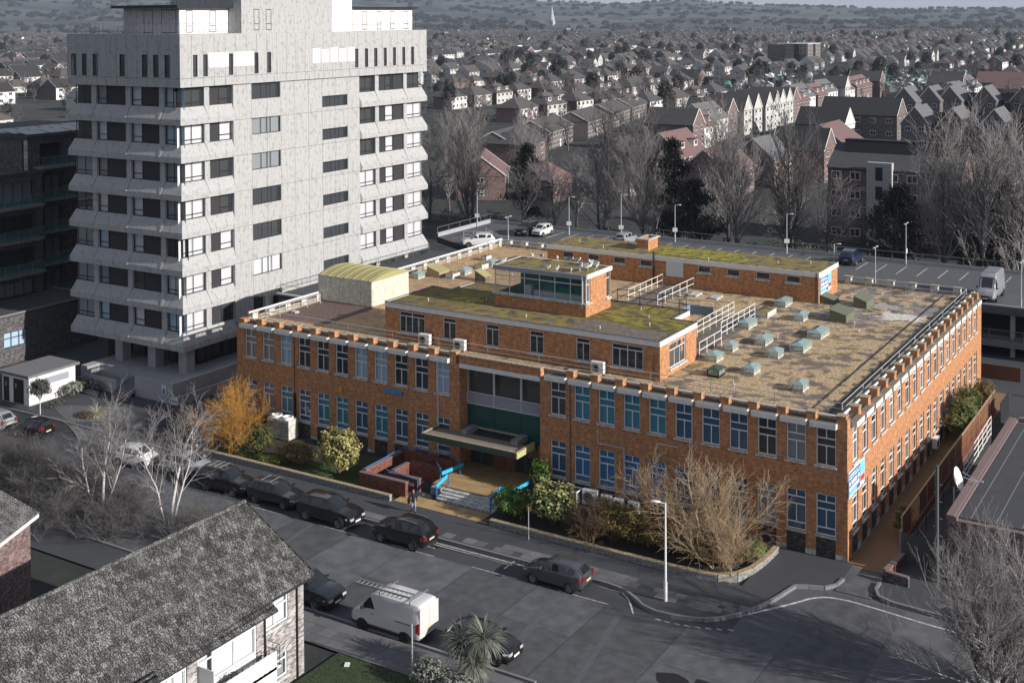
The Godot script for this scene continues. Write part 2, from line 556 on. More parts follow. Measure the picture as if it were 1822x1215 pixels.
	var lawn := struct("lawn", poly_sheet(V([-19.5, 24.15, -9.0, 24.15, -7, 40, -19.5, 40]), 0.10), M.lawn_grey)  # one even dark green
	lawn.set_meta("label", "dark lawn beside the near pavement")
	# yard and drive on the left, in front of the tower
	struct("yard", poly_sheet(V([-50.2, 7.2, -50.2, -40, -90, -40, -90, 7.5, -70, 7.3, -62, 7.2]), 0.012, -0.03), M.asphalt)
	var drive := struct("drive", poly_sheet(V([-67.5, 4.6, -61.3, 1.6, -57.6, 3.6, -62.5, 6.8]), 0.024, 0.0), M.flag2)
	part(drive, "apron", poly_sheet(V([-61.8, 7.4, -58.3, 5.9, -51.6, 6.9, -53.8, 9.4, -58.0, 9.3]), 0.026, 0.0), M.flag2)
	kerb_run(drive, curve(V([-90, 7.6, -70, 7.2, -62.4, 7.05, -57.5, 7.2, -50.5, 7.3, -47, 7.6]), 0.5), 0.03)
	# the yard behind, under and before the raised car park
	struct("back_yard", rect_sheet(-50, -75, 30, -40.4, 0.012), M.asphalt)
	var al := struct("alley", rect_sheet(0.02, -40.3, 2.5, 0.35, 0.03), M.alley)
	for k in 9:
		part(al, "alley_slab", rect_sheet(0.05, 0.3 - (k + 1) * 2.6 + 0.03, 2.25, 0.3 - k * 2.6, 0.036 + 0.002 * (k % 2)), M.alley)
	# garden beds on both sides of the entrance
	var gl := struct("garden", poly_sheet(V([-50.0, 6.4, -50.0, 0.03, -32.9, 0.03, -32.9, 6.4]), 0.20), M.earth)
	part(gl, "grass", poly_sheet(V([-49.6, 6.3, -46, 4.4, -40, 4.6, -37, 3.2, -36.4, 0.6, -33.1, 0.6, -33.1, 6.3]), 0.215, 0.1), M.lawn)
	struct("garden", poly_sheet(V([-22.2, 6.3, -22.2, 0.03, -4.4, 0.03, -4.4, 1.2, -4.3, 4.0, -4.9, 5.6, -6.0, 6.3]), 0.20), M.earth)

func low_wall(label: String, pts: PackedVector2Array, h: float, w: float, m: Material, top: Material) -> void:
	var o := thing("garden_wall", label, "wall")
	var c := Curve2D.new()
	for p in pts: c.add_point(p)
	var n := maxi(2, int(c.get_baked_length() / 1.2))
	var b := MB.new()
	for k in n:
		var a := c.sample_baked(k * c.get_baked_length() / n)
		var d := c.sample_baked((k + 1) * c.get_baked_length() / n)
		b.bar(Vector3(a.x, h / 2 - 0.02, a.y), Vector3(d.x, h / 2 - 0.02, d.y), w, h)
		var s := MB.new()
		var e := (d - a).normalized() * 0.01
		s.bar(Vector3(a.x + e.x, h + 0.01, a.y + e.y), Vector3(d.x - e.x, h + 0.01, d.y - e.y), w + 0.08, 0.09)
		part(o, "coping_stone", s, top)
	part(o, "wall", b, m)

# ---------------------------------------------------------------- windows
var win_cache := {}
const LOWER := [[0.0, 0.18, 1], [0.18, 0.63, 2], [0.63, 0.81, 1], [0.81, 1.0, 2]]
const UPPER := [[0.0, 0.52, 2], [0.52, 0.71, 1], [0.71, 1.0, 2]]

func frame_mesh(w: float, h: float, rows: Array, t: float, d: float, m: Material) -> ArrayMesh:
	var b := MB.new()
	b.box(Vector3(0, 0, -d), Vector3(t, h, 0))
	b.box(Vector3(w - t, 0, -d), Vector3(w, h, 0))
	b.box(Vector3(t, 0, -d), Vector3(w - t, t, 0))
	b.box(Vector3(t, h - t, -d), Vector3(w - t, h, 0))
	for r in rows:
		if r[0] > 0.0: b.box(Vector3(t, r[0] * h - t / 2, -d), Vector3(w - t, r[0] * h + t / 2, -0.004))
		for k in range(1, r[2]):
			var x: float = w * k / r[2]
			b.box(Vector3(x - t * 0.4, r[0] * h + t / 2, -d), Vector3(x + t * 0.4, r[1] * h - t / 2, -0.008))
	return mesh_of([b, m])

func pane_mesh(w: float, h: float, m: Material) -> ArrayMesh:
	var b := MB.new()
	b.quad(Vector3(0, 0, 0), Vector3(w, 0, 0), Vector3(w, h, 0), Vector3(0, h, 0))
	return mesh_of([b, m])

func cached(key: String, make: Callable) -> Mesh:
	if not win_cache.has(key): win_cache[key] = make.call()
	return win_cache[key]

# a window in a hole: frame, panes and sill; o is the hole's lower left corner, u its direction seen from outside
func window(parent: Node3D, o: Vector3, u: Vector3, w: float, h: float, rows: Array, blind: String, sill := true, split := true, frame := "white", inset := 0.09, glass := "glass", called := "window") -> Node3D:
	var z := u.cross(Vector3.UP)
	var key := "%.2f %.2f %s %s" % [w, h, str(rows), frame]
	var t := 0.065
	var o2 := inst(parent, called, cached("f" + key, func(): return frame_mesh(w, h, rows, t, 0.06, M[frame])), Transform3D(Basis(u, Vector3.UP, z), o - z * inset))
	if split:
		for r in rows:
			for k in r[2]:
				var pw: float = w / r[2]
				var ph: float = h * (r[1] - r[0])
				var pm := cached("p%.2f %.2f %s" % [pw, ph, glass], func(): return pane_mesh(pw, ph, M[glass]))
				inst(o2, "pane", pm, Transform3D(Basis(), Vector3(pw * k, h * r[0], -0.035)))
	else:
		inst(o2, "pane", cached("p%.2f %.2f %s" % [w, h, glass], func(): return pane_mesh(w, h, M[glass])), Transform3D(Basis(), Vector3(0, 0, -0.035)))
	var deep: float = 0.45 if blind in ["dark", "brown"] else 0.16
	inst(o2, "blind" if deep < 0.4 else "unlit_room_panel", cached("b%.2f %.2f %s" % [w, h, blind], func(): return pane_mesh(w + 0.5, h + 0.5, M["blind_" + blind])), Transform3D(Basis(), Vector3(-0.25, -0.25, -deep)))  # deep panel is near-black, standing in for an unlit room
	if sill:
		var sm := cached("s%.2f" % w, func():
			var b := MB.new()
			b.box(Vector3(-0.09, -0.11, -0.02), Vector3(w + 0.07, 0.0, 0.19))
			return mesh_of([b, M.white_worn]))
		inst(o2, "sill", sm)
	return o2

func railing(parent: Node3D, called: String, pts: Array, h: float, bars: Array, gap: float, m: Material, r := 0.03) -> Node3D:
	var b := MB.new()
	for k in pts.size() - 1:
		for f in bars:
			b.tube(pts[k] + Vector3.UP * h * f, pts[k + 1] + Vector3.UP * h * f, r, r, 5)
	var o := part(parent, called, b, m)
	var pm := cached("post%.2f %.3f %s" % [h, r, m.resource_name], func():
		var q := MB.new()
		q.tube(Vector3.ZERO, Vector3.UP * h, r, r, 5, true)
		q.box(Vector3(-0.06, 0, -0.06), Vector3(0.06, 0.02, 0.06))
		return mesh_of([q, m]))
	for k in pts.size() - 1:
		var d: Vector3 = pts[k + 1] - pts[k]
		var n := maxi(1, roundi(d.length() / gap))
		for i in n + (1 if k == pts.size() - 2 else 0):
			inst(o, "post", pm, Transform3D(Basis(), pts[k] + d * i / n))
	return o

# ---------------------------------------------------------------- the brick office building
const DECK := 8.25
var office: Node3D

func bay_row(called: String, o: Vector3, u: Vector3, first: float, pitch: float, n: int, lower: Array, upper: Array, split: bool) -> void:
	var z := u.cross(Vector3.UP)
	var hood := MB.new()
	hood.box(Vector3(-0.30, 8.10, -0.12), Vector3(1.32, 8.42, 0.36))
	var hood_m := mesh_of([hood, M.paint_white])
	var lid := MB.new()
	lid.box(Vector3(-0.27, 8.42, -0.12), Vector3(1.29, 8.435, 0.33))
	var lid_m := mesh_of([lid, M.hood_top])
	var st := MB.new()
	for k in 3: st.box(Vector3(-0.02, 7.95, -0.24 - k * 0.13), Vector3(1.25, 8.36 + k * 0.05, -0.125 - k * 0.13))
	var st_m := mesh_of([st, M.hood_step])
	var pier := MB.new()
	pier.box(Vector3(1.25, 7.98, -0.55), Vector3(1.83, 8.85, -0.004))
	var pier_m := mesh_of([pier, M.brick])
	var cap := MB.new()
	cap.box(Vector3(1.22, 8.85, -0.60), Vector3(1.86, 8.91, 0.03))
	var cap_m := mesh_of([cap, M.wall_top])
	var foot := MB.new()
	foot.box(Vector3(1.22, 0.0, -0.05), Vector3(1.86, 0.42, 0.025))
	var foot_m := mesh_of([foot, M.white_worn])
	var pl := MB.new()
	pl.box(Vector3(-0.02, 0.03, -0.1), Vector3(1.25, 1.32, -0.06))
	var pl_m := mesh_of([pl, M.dark_brick])
	for k in n:
		var x := first + pitch * k
		var at := Transform3D(Basis(u, Vector3.UP, z), o + u * x)
		window(office, o + u * x + Vector3.UP * 1.42, u, 1.23, 2.52, LOWER, lower[k % lower.size()], true, split)
		window(office, o + u * x + Vector3.UP * 5.70, u, 1.23, 2.36, UPPER, upper[k % upper.size()], true, split)
		var hd := inst(office, "window_hood", hood_m, at)
		inst(hd, "hood_lid", lid_m)
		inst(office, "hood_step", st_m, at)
		var pr := inst(office, "parapet_pier", pier_m, at)
		inst(pr, "pier_cap", cap_m)
		inst(office, "pier_foot", foot_m, at)
		inst(office, "plinth_panel", pl_m, at)

func bay_holes(first: float, pitch: float, n: int) -> Array:
	var r := []
	for k in n:
		r.append(Rect2(first + pitch * k, 0.03, 1.23, 1.28))
		r.append(Rect2(first + pitch * k, 1.42, 1.23, 2.52))
		r.append(Rect2(first + pitch * k, 5.70, 1.23, 2.36))
	return r

func deck_texture() -> ImageTexture:
	var w := 1000
	var h := 806
	var n1 := noise_bytes(w, h, 101, 0.008, 5)
	var n2 := noise_bytes(w, h, 102, 0.022, 4)
	var n3 := noise_bytes(w, h, 103, 0.22, 3)
	var n4 := noise_bytes(w, h, 104, 0.035, 5)
	var d := PackedByteArray()
	d.resize(w * h * 3)
	var tan_ := lin(0.46, 0.335, 0.20)
	var orange := lin(0.46, 0.27, 0.14)
	var violet := lin(0.115, 0.088, 0.082)
	var moss := lin(0.29, 0.25, 0.045)
	var near_black := lin(0.045, 0.040, 0.036)
	var chalk := lin(0.62, 0.58, 0.54)
	var slate := lin(0.26, 0.25, 0.26)
	var i := 0
	for y in h:
		var z := -(h - 1 - y) * 0.05
		for x in w:
			var k := y * w + x
			var wx := -50.0 + x * 0.05
			var a := n1[k] / 255.0
			var b := n2[k] / 255.0
			var f := n3[k] / 255.0
			var g := n4[k] / 255.0
			var col := tan_.lerp(orange, clampf((-wx - 34.0) / 6.0, 0, 1) * 0.55)
			var pv := clampf((a * 0.5 + g * 0.75 - 0.62) * 6.0, 0, 1) * (1.0 if wx > -26.0 else 0.35)
			col = col.lerp(violet, pv * clampf(0.35 + f * 0.9, 0, 1))
			col = col.lerp(moss, clampf((b * 0.7 + g * 0.4 - 0.70) * 6.0, 0, 1) * 0.8)
			# black pooled stains and chalky dried pools, then darker lines near the edges
			var rear := clampf((-z - 24.0) / 3.0, 0, 1) * clampf((wx + 13.0) / 2.0, 0, 1)
			col = col.lerp(near_black, clampf((b * 0.7 + g * 0.45 - 0.52) * 5.0, 0, 1) * rear * 0.85)
			col = col.lerp(slate, clampf((a * 0.5 + g * 0.6 - 0.55) * 6.0, 0, 1) * rear * 0.9)
			var q := Vector2((wx + 4.2) / 2.1, (z + 29.2) / 1.7).length() + (g - 0.5) * 0.9
			if q < 1.0: col = col.lerp(chalk, clampf((1.0 - q) * 4.0, 0, 1))
			q = Vector2((wx + 6.2) / 1.6, (z + 32.6) / 1.0).length() + (g - 0.5) * 1.1
			if q < 1.0: col = col.lerp(slate.lerp(chalk, 0.35), clampf((1.0 - q) * 3.0, 0, 1))
			if wx < -43.6 and wx > -49.3 and z > -9.4 and z < -2.6: col = lin(0.145, 0.092, 0.072).lerp(violet, clampf(b * 1.6 - 0.4, 0, 1) * 0.7)
			if wx < -37.5 and z > -2.2 and z < -0.9: col = tan_
			if absf(wx + 3.1 + sin(z * 0.7) * 0.03) < 0.07 or absf(wx + 1.75) < 0.16 or absf(z + 1.75) < 0.05: col = col.lerp(near_black, 0.75)  # dark straight lines along the right and front edges
			if wx > -1.9 and wx < -0.9: col = col.lerp(near_black, 0.45)  # darker strip along the right edge
			var s := 0.62 + 0.76 * f
			d[i] = clampi(int(col.r * s * 255), 0, 255)
			d[i + 1] = clampi(int(col.g * s * 255), 0, 255)
			d[i + 2] = clampi(int(col.b * s * 255), 0, 255)
			i += 3
	return image_tex(w, h, d)

func moss_texture(seed_: int, amount: float, yellow: float) -> ImageTexture:
	var w := 256
	var n1 := noise_bytes(w, w, seed_, 0.016, 4)
	var n2 := noise_bytes(w, w, seed_ + 1, 0.09, 3)
	var d := PackedByteArray()
	d.resize(w * w * 3)
	var base := lin(0.30, 0.22, 0.135)
	var moss := lin(0.17, 0.125, 0.03).lerp(lin(0.34, 0.31, 0.03), yellow)
	var dark := lin(0.040, 0.034, 0.018)
	for k in w * w:
		var a := n1[k] / 255.0
		var f := n2[k] / 255.0
		var col := base.lerp(moss, clampf((a - 0.62 + amount * 0.5) * 6.0 + (f - 0.5), 0, 1)).lerp(dark, clampf((0.5 - a) * 4.0 + (f - 0.45) * 4.0, 0, 1) * 0.75)
		var s := 0.65 + 0.7 * f
		d[k * 3] = clampi(int(col.r * s * 255), 0, 255)
		d[k * 3 + 1] = clampi(int(col.g * s * 255), 0, 255)
		d[k * 3 + 2] = clampi(int(col.b * s * 255), 0, 255)
	return image_tex(w, w, d)

func sheet_uv(lo: Vector3, hi: Vector3, r := Rect2(0, 0, 1, 1)) -> MB:
	var b := MB.new()
	b.quv(Vector3(lo.x, hi.y, hi.z), Vector3(hi.x, hi.y, hi.z), Vector3(hi.x, hi.y, lo.z), Vector3(lo.x, hi.y, lo.z), r)
	return b

func make_office() -> void:
	office = thing("office_building", "long two-storey orange brick office building with flat weathered roof and white windows", "building")
	# walls with openings
	var LF := 0.62
	var left_w := MB.new()
	left_w.wall(Vector3(-49.8, 0, 0), Vector3.RIGHT, Vector3.UP, 21.55, 8.1, bay_holes(LF, 1.887, 11), 0.2)
	part(office, "front_wall", left_w, M.brick)
	var right_w := MB.new()
	right_w.wall(Vector3(-21.4, 0, 0), Vector3.RIGHT, Vector3.UP, 21.4, 8.1, bay_holes(0.77, 1.871, 11), 0.2)
	part(office, "front_wall", right_w, M.brick)
	var side := MB.new()
	side.wall(Vector3(0, 0, 0), Vector3(0, 0, -1), Vector3.UP, 40.3, 8.1, bay_holes(1.12, 2.125, 18), 0.2)
	part(office, "side_wall", side, M.brick)
	var back := MB.new()
	back.box(Vector3(-50, 0, -40.3), Vector3(-0.01, 8.1, -40.0))
	back.box(Vector3(-50.1, 0, -40.0), Vector3(-49.81, 8.1, -0.01))
	part(office, "back_wall", back, M.brick)
	var lo1 := ["dim_blue", "lilac", "teal", "dim_blue", "teal", "teal", "dim_blue", "teal", "dim_blue", "dim_blue", "dim_blue"]
	var up1 := ["cream", "cream", "pale", "dark", "brown", "dark", "pale", "pale", "dark", "dark", "pale"]
	bay_row("l", Vector3(-49.8, 0, 0), Vector3.RIGHT, LF, 1.887, 11, lo1, up1, true)
	var lo2 := ["dim_blue", "blue", "blue", "blue", "blue", "dim_blue", "dim_blue", "dim_blue", "lilac", "dim_blue", "dim_blue"]
	var up2 := ["brown", "teal", "teal", "teal", "teal", "dim_blue", "dim_blue", "dim_blue", "dark", "grey_blind", "brown"]
	bay_row("r", Vector3(-21.4, 0, 0), Vector3.RIGHT, 0.77, 1.871, 11, lo2, up2, true)
	bay_row("s", Vector3.ZERO, Vector3(0, 0, -1), 1.12, 2.125, 18, ["grey_blind", "dark", "grey_blind", "brown"], ["white_blind", "grey_blind", "dark", "grey_blind"], false)
	# corner piers
	var cp := MB.new()
	cp.box(Vector3(-0.62, 8.1, -0.62), Vector3(-0.003, 8.72, -0.003))
	part(office, "corner_pier", cp, M.brick)
	cp = MB.new()
	cp.box(Vector3(-49.8, 8.1, -0.62), Vector3(-49.25, 8.72, -0.003))
	part(office, "corner_pier", cp, M.brick)
	# roof deck with its weathering
	var dm := mat("deck", Color.WHITE, 0.95)
	dm.albedo_texture = deck_texture()
	var deck := part(office, "roof_deck", sheet_uv(Vector3(-50, 0, -40.3), Vector3(-0.02, DECK, -0.5), Rect2(0, 0, 1, 1)), dm)
	deck.mesh.surface_get_arrays(0)
	var under := MB.new()
	under.box(Vector3(-49.8, 7.9, -40.0), Vector3(-0.5, DECK - 0.02, -0.5))
	part(office, "roof_slab", under, M.felt)
	var cop := MB.new()
	cop.box(Vector3(-49.4, DECK, -1.05), Vector3(-0.85, 8.52, -0.80))
	cop.box(Vector3(-0.85, DECK, -40.0), Vector3(-0.60, 8.60, -0.80))
	cop.box(Vector3(-49.9, DECK, -40.2), Vector3(-49.65, 8.60, -0.8))
	cop.box(Vector3(-49.65, DECK, -40.2), Vector3(-0.85, 8.45, -40.0))
	part(office, "roof_kerb", cop, M.wall_top)
	var pipe := MB.new()
	pipe.tube(Vector3(-0.55, 8.70, -0.7), Vector3(-0.55, 8.70, -40.1), 0.075, 0.075, 6, true)
	pipe.tube(Vector3(-49.4, 8.62, -0.74), Vector3(-0.55, 8.62, -0.74), 0.05, 0.05, 6, true)
	pipe.tube(Vector3(-49.4, 8.50, -0.98), Vector3(-0.75, 8.56, -1.08), 0.035, 0.035, 5, true)
	pipe.tube(Vector3(-49.75, 8.98, -1.0), Vector3(-49.75, 8.98, -40.1), 0.09, 0.09, 6, true)
	part(office, "edge_pipe", pipe, M.paint_white)
	# parapet piers along the back and the left edge
	var pm := MB.new()
	pm.box(Vector3(-0.32, 0, -0.25), Vector3(0.32, 0.62, 0.25))
	var pc := MB.new()
	pc.box(Vector3(-0.38, 0.62, -0.3), Vector3(0.38, 0.69, 0.3))
	var p_mesh := mesh_of([pm, M.white_worn, pc, M.wall_top])
	for k in 20: inst(office, "parapet_pier", p_mesh, Transform3D(Basis(Vector3.UP, PI / 2), Vector3(-49.8, DECK, -1.6 - k * 2.0)))
	for k in 25: inst(office, "parapet_pier", p_mesh, Transform3D(Basis(), Vector3(-48.8 + k * 1.95, DECK, -40.1)))
	railing(office, "roof_railing", [Vector3(-48.9, DECK, -2.1), Vector3(-0.95, DECK, -2.1)], 0.78, [0.55, 1.0], 4.3, M.rail, 0.028)
	railing(office, "roof_railing", [Vector3(-0.95, DECK, -2.1), Vector3(-1.05, DECK, -39.2)], 0.78, [0.5, 1.0], 4.6, M.rail, 0.032)
	railing(office, "roof_railing", [Vector3(-1.05, DECK, -39.2), Vector3(-11.4, DECK, -39.1)], 0.85, [0.55, 1.0], 2.9, M.rail)
	railing(office, "roof_railing", [Vector3(-38.8, DECK, -39.1), Vector3(-48.9, DECK, -39.2), Vector3(-48.9, DECK, -14.8)], 0.85, [0.55, 1.0], 3.4, M.rail)
	railing(office, "roof_railing", [Vector3(-48.9, DECK, -9.0), Vector3(-48.9, DECK, -2.1)], 0.85, [0.3, 0.6, 1.0], 1.7, M.rail, 0.034)
	# drain pipes, conduits and cables on the front
	var dp := MB.new()
	dp.tube(Vector3(-30.05, 0.3, 0.07), Vector3(-30.05, 8.0, 0.07), 0.04, 0.04, 6)
	part(office, "drain_pipe", dp, M.off_white)
	dp = MB.new()
	dp.tube(Vector3(-10.05, 0.3, 0.07), Vector3(-10.05, 8.2, 0.07), 0.035, 0.035, 6)
	part(office, "drain_pipe", dp, M.off_white)
	dp = MB.new()
	dp.path([Vector3(-16.9, 5.3, 0.05), Vector3(-16.9, 4.35, 0.05), Vector3(-14.95, 4.35, 0.05), Vector3(-14.95, 0.9, 0.05)], 0.03, 5)
	part(office, "conduit", dp, M.off_white)
	dp = MB.new()
	dp.path([Vector3(-12.6, 0.5, 0.05), Vector3(-12.6, 5.1, 0.05), Vector3(-11.0, 5.1, 0.05)], 0.035, 5)
	part(office, "conduit", dp, M.off_white)
	var dk := MB.new()
	dk.tube(Vector3(-43.85, 0.3, 0.09), Vector3(-43.85, 3.5, 0.09), 0.11, 0.11, 8, true)
	part(office, "soil_pipe", dk, M.black)
	dk = MB.new()
	dk.tube(Vector3(-43.9, 3.5, 0.03), Vector3(-43.9, 8.0, 0.03), 0.02, 0.02, 5)
	part(office, "joint_strip", dk, M.black)
	dk = MB.new()
	dk.tube(Vector3(-19.05, 0.3, 0.03), Vector3(-19.05, 8.0, 0.03), 0.02, 0.02, 5)
	part(office, "joint_strip", dk, M.black)
	var al := MB.new()
	al.obox(Transform3D(Basis(), Vector3(-39.2, 4.55, 0.08)), Vector3(0.34, 0.34, 0.12))
	part(office, "alarm_box", al, mat("alarm_yellow", lin(0.62, 0.34, 0.03), 0.5)).set_meta("label", "yellow alarm box on the brick wall")
	var bs := MB.new()
	bs.obox(Transform3D(Basis(Vector3.RIGHT, -0.5), Vector3(-34.1, 5.18, 0.16)), Vector3(1.75, 0.28, 0.06))
	part(office, "blue_panel", bs, M.deep_blue)
	# the entrance bay: fascia, glazing, coloured panels
	var rv := MB.new()
	rv.box(Vector3(-28.25, 0.5, -1.6), Vector3(-28.2, 8.1, -0.005))
	rv.box(Vector3(-21.45, 0.5, -1.6), Vector3(-21.395, 8.1, -0.005))
	rv.box(Vector3(-28.24, 8.14, -0.5), Vector3(-21.41, 8.72, -0.03))
	part(office, "entrance_reveal", rv, M.brick)
	var fs := MB.new()
	fs.box(Vector3(-28.2, 7.82, -0.6), Vector3(-21.45, 8.135, 0.02))
	part(office, "entrance_fascia", fs, M.paint_white)
	var lead := MB.new()
	lead.box(Vector3(-28.3, 8.72, -0.55), Vector3(-21.35, 8.78, 0.04))
	part(office, "parapet_coping", lead, M.wall_top)
	for k in 3:
		var gx: float = [-28.16, -25.87, -23.58][k]
		window(office, Vector3(gx, 5.82, -0.95), Vector3.RIGHT, [2.27, 2.27, 2.1][k], 1.98, [[0.0, 0.86, 1], [0.86, 1.0, 3]], "brown", false, true, "off_white", 0.05)
		var sp := MB.new()
		sp.box(Vector3(gx + 0.03, 5.05, -1.1), Vector3(gx + [2.27, 2.27, 2.1][k] - 0.03, 5.78, -1.0))
		part(office, "spandrel_panel", sp, M.spandrel)
		var gp := MB.new()
		gp.box(Vector3(gx + 0.01, 2.9, -1.2), Vector3(gx + [2.26, 2.26, 2.1][k], 5.0, -1.04))
		part(office, "green_panel", gp, M.green_panel)
	var bar := MB.new()
	bar.box(Vector3(-28.18, 5.0, -1.1), Vector3(-21.46, 5.06, -0.96))
	for gx in [-28.16, -25.87, -23.58]: bar.box(Vector3(gx - 0.03, 5.06, -1.1), Vector3(gx + 0.03, 5.8, -0.97))
	part(office, "glazing_bar", bar, M.off_white)
	var lob := MB.new()
	lob.box(Vector3(-28.15, 0.5, -4.2), Vector3(-21.5, 3.2, -4.1))
	part(office, "lobby_dark_panel", lob, M.room)  # near-black panel carries the darkness of the unlit lobby
	for d in [[-28.1, 0.95, "dark"], [-27.1, 0.95, "dark"], [-24.3, 0.85, "dark"], [-23.4, 0.95, "dark"]]:
		window(office, Vector3(d[0], 0.58, -1.25), Vector3.RIGHT, d[1], 2.3, [[0.0, 0.86, 1], [0.86, 1.0, 1]], d[2], false, true, "wood_grey", 0.03, "glass", "entrance_door")
	for wx in [-26.1, -25.2]:
		var wp := MB.new()
		wp.box(Vector3(wx, 0.56, -1.36), Vector3(wx + 0.86, 2.9, -1.27))
		part(office, "wood_panel", wp, M.wood)
	var wq := MB.new()
	wq.box(Vector3(-22.4, 0.56, -1.36), Vector3(-21.46, 2.9, -1.27))
	part(office, "brick_panel", wq, M.brick)
	# canopy over the door
	var cf := MB.new()
	cf.box(Vector3(-30.15, 2.90, 1.92), Vector3(-22.2, 3.30, 2.05))
	cf.box(Vector3(-30.15, 2.90, -0.35), Vector3(-30.02, 3.30, 1.92))
	part(office, "canopy_fascia", cf, M.canopy_green)  # dark green front has its shade put into the colour
	var ce := MB.new()
	ce.box(Vector3(-22.2, 2.90, -0.35), Vector3(-22.08, 3.30, 2.05))
	part(office, "canopy_lit_end", ce, M.olive)  # olive end has the sunlight put into its lighter colour
	var ct := MB.new()
	ct.box(Vector3(-30.02, 2.92, 0.02), Vector3(-22.2, 3.18, 1.92))
	part(office, "canopy_slab", ct, M.canopy_gravel)
	var cl := MB.new()
	cl.box(Vector3(-30.02, 2.92, -1.0), Vector3(-22.2, 3.10, 0.02))
	part(office, "canopy_slab", cl, M.earth)
	var ck := MB.new()
	for s in [[-30.15, 3.30, 1.86, -22.1, 3.35, 2.06], [-30.16, 3.30, -0.4, -30.0, 3.36, 1.86], [-22.26, 3.30, -0.4, -22.06, 3.355, 1.86], [-30.0, 3.10, -0.42, -28.2, 3.30, -0.30], [-27.4, 3.3, -1.02, -23.4, 3.42, -0.92]]:
		ck.box(Vector3(s[0], s[1], s[2]), Vector3(s[3], s[4], s[5]))
	part(office, "canopy_edge", ck, M.wall_top)
	for bx in [-27.85, -23.6]:
		var cb := MB.new()
		cb.box(Vector3(bx, 3.12, -1.0), Vector3(bx + 0.55, 3.5, 0.45))
		part(office, "canopy_beam", cb, M.wall_render)
	# platform of sandy flagstones and the steps
	var pbase := MB.new()
	pbase.box(Vector3(-28.2, 0, -1.3), Vector3(-22.3, 0.52, 3.45))
	var plat := struct("entrance_platform", pbase, M.wall_render)
	rng.seed = 5
	for r in 8:
		var fx := -28.2
		while fx < -22.4:
			var fw := minf(0.55 + rng.randf() * 0.5, -22.3 - fx)
			var b := MB.new()
			b.box(Vector3(fx + 0.008, 0.5, 3.45 - (r + 1) * 0.6 + 0.008), Vector3(fx + fw - 0.008, 0.548 + rng.randf() * 0.005, 3.45 - r * 0.6 - 0.008))
			part(plat, "flagstone", b, M["sand_flag%d" % rng.randi_range(0, 3)])
			fx += fw
	for k in 4:
		var b := MB.new()
		b.box(Vector3(-27.0, 0, 3.46), Vector3(-22.3, 0.44 - k * 0.105, 3.80 + k * 0.31))
		b.box(Vector3(-27.0, 0.44 - k * 0.105, 3.55 + k * 0.31), Vector3(-22.3, 0.455 - k * 0.105, 3.815 + k * 0.31))
		part(plat, "step", b, M.white_worn)
	var bx2 := MB.new()
	bx2.box(Vector3(-27.95, 0, 3.46), Vector3(-27.1, 0.52, 4.0))
	part(plat, "step_cheek", bx2, M.wall_render)
	for r in 2:
		for k in 11:
			var b := MB.new()
			b.box(Vector3(-29.3 + k * 0.68, 0.09, 5.05 + r * 0.72), Vector3(-28.64 + k * 0.68, 0.122 + 0.003 * (k % 2), 5.75 + r * 0.72))
			part(plat, "flagstone", b, M["sand_flag%d" % rng.randi_range(0, 3)])
	# ramp walls
	var ramp := thing("ramp_wall", "dark red brick walls of the access ramp left of the steps", "wall", Vector3(-30.8, 0, 3))
	var rm := MB.new()
	rm.box(Vector3(-2.1, 0, 2.35), Vector3(1.9, 1.08, 2.65))
	rm.box(Vector3(-2.1, 0, -2.0), Vector3(-1.8, 1.2, 2.35))
	rm.box(Vector3(-1.8, 0, -2.3), Vector3(2.6, 1.35, -2.0))
	part(ramp, "outer_wall", rm, M.ramp_brick)
	var ri := MB.new()
	ri.box(Vector3(-0.5, 0, 1.1), Vector3(2.1, 0.95, 1.35))
	ri.box(Vector3(-0.5, 0, -0.8), Vector3(-0.25, 1.05, 1.1))
	ri.box(Vector3(-0.25, 0, -1.05), Vector3(2.5, 1.2, -0.8))
	part(ramp, "inner_wall", ri, M.ramp_brick)
	var rt := MB.new()
	rt.box(Vector3(-2.14, 1.08, 2.31), Vector3(1.94, 1.15, 2.69))
	rt.box(Vector3(-2.14, 1.2, -2.0), Vector3(-1.76, 1.26, 2.3))
	rt.box(Vector3(-0.54, 0.95, 1.06), Vector3(2.14, 1.01, 1.39))
	rt.box(Vector3(-0.54, 1.05, -0.8), Vector3(-0.21, 1.10, 1.05))
	part(ramp, "coping", rt, M.coping_pink)
	var rf := MB.new()
	rf.box(Vector3(-1.8, 0, -2.0), Vector3(-0.5, 0.35, 2.35))
	rf.box(Vector3(-0.5, 0, 1.35), Vector3(2.6, 0.16, 2.35))
	part(ramp, "ramp_floor", rf, M.asphalt)
	var rs := MB.new()
	rs.box(Vector3(1.1, 0.42, 1.35), Vector3(1.65, 0.62, 1.37))
	part(ramp, "notice", rs, M.off_white)
	var rr := MB.new()
	rr.path([Vector3(-1.62, 1.45, 2.6), Vector3(-1.62, 1.62, -1.85), Vector3(2.55, 1.75, -1.85), Vector3(3.4, 1.6, -1.85), Vector3(3.4, 0.55, -1.85)], 0.035, 6)
	rr.path([Vector3(2.1, 0.0, 1.5), Vector3(2.1, 1.0, 1.5), Vector3(-0.62, 1.2, 1.5)], 0.04, 6)
	rr.path([Vector3(2.2, 1.55, -0.7), Vector3(2.75, 1.4, -0.3), Vector3(2.75, 0.5, -0.3)], 0.03, 6)
	part(ramp, "handrail", rr, M.deep_blue)
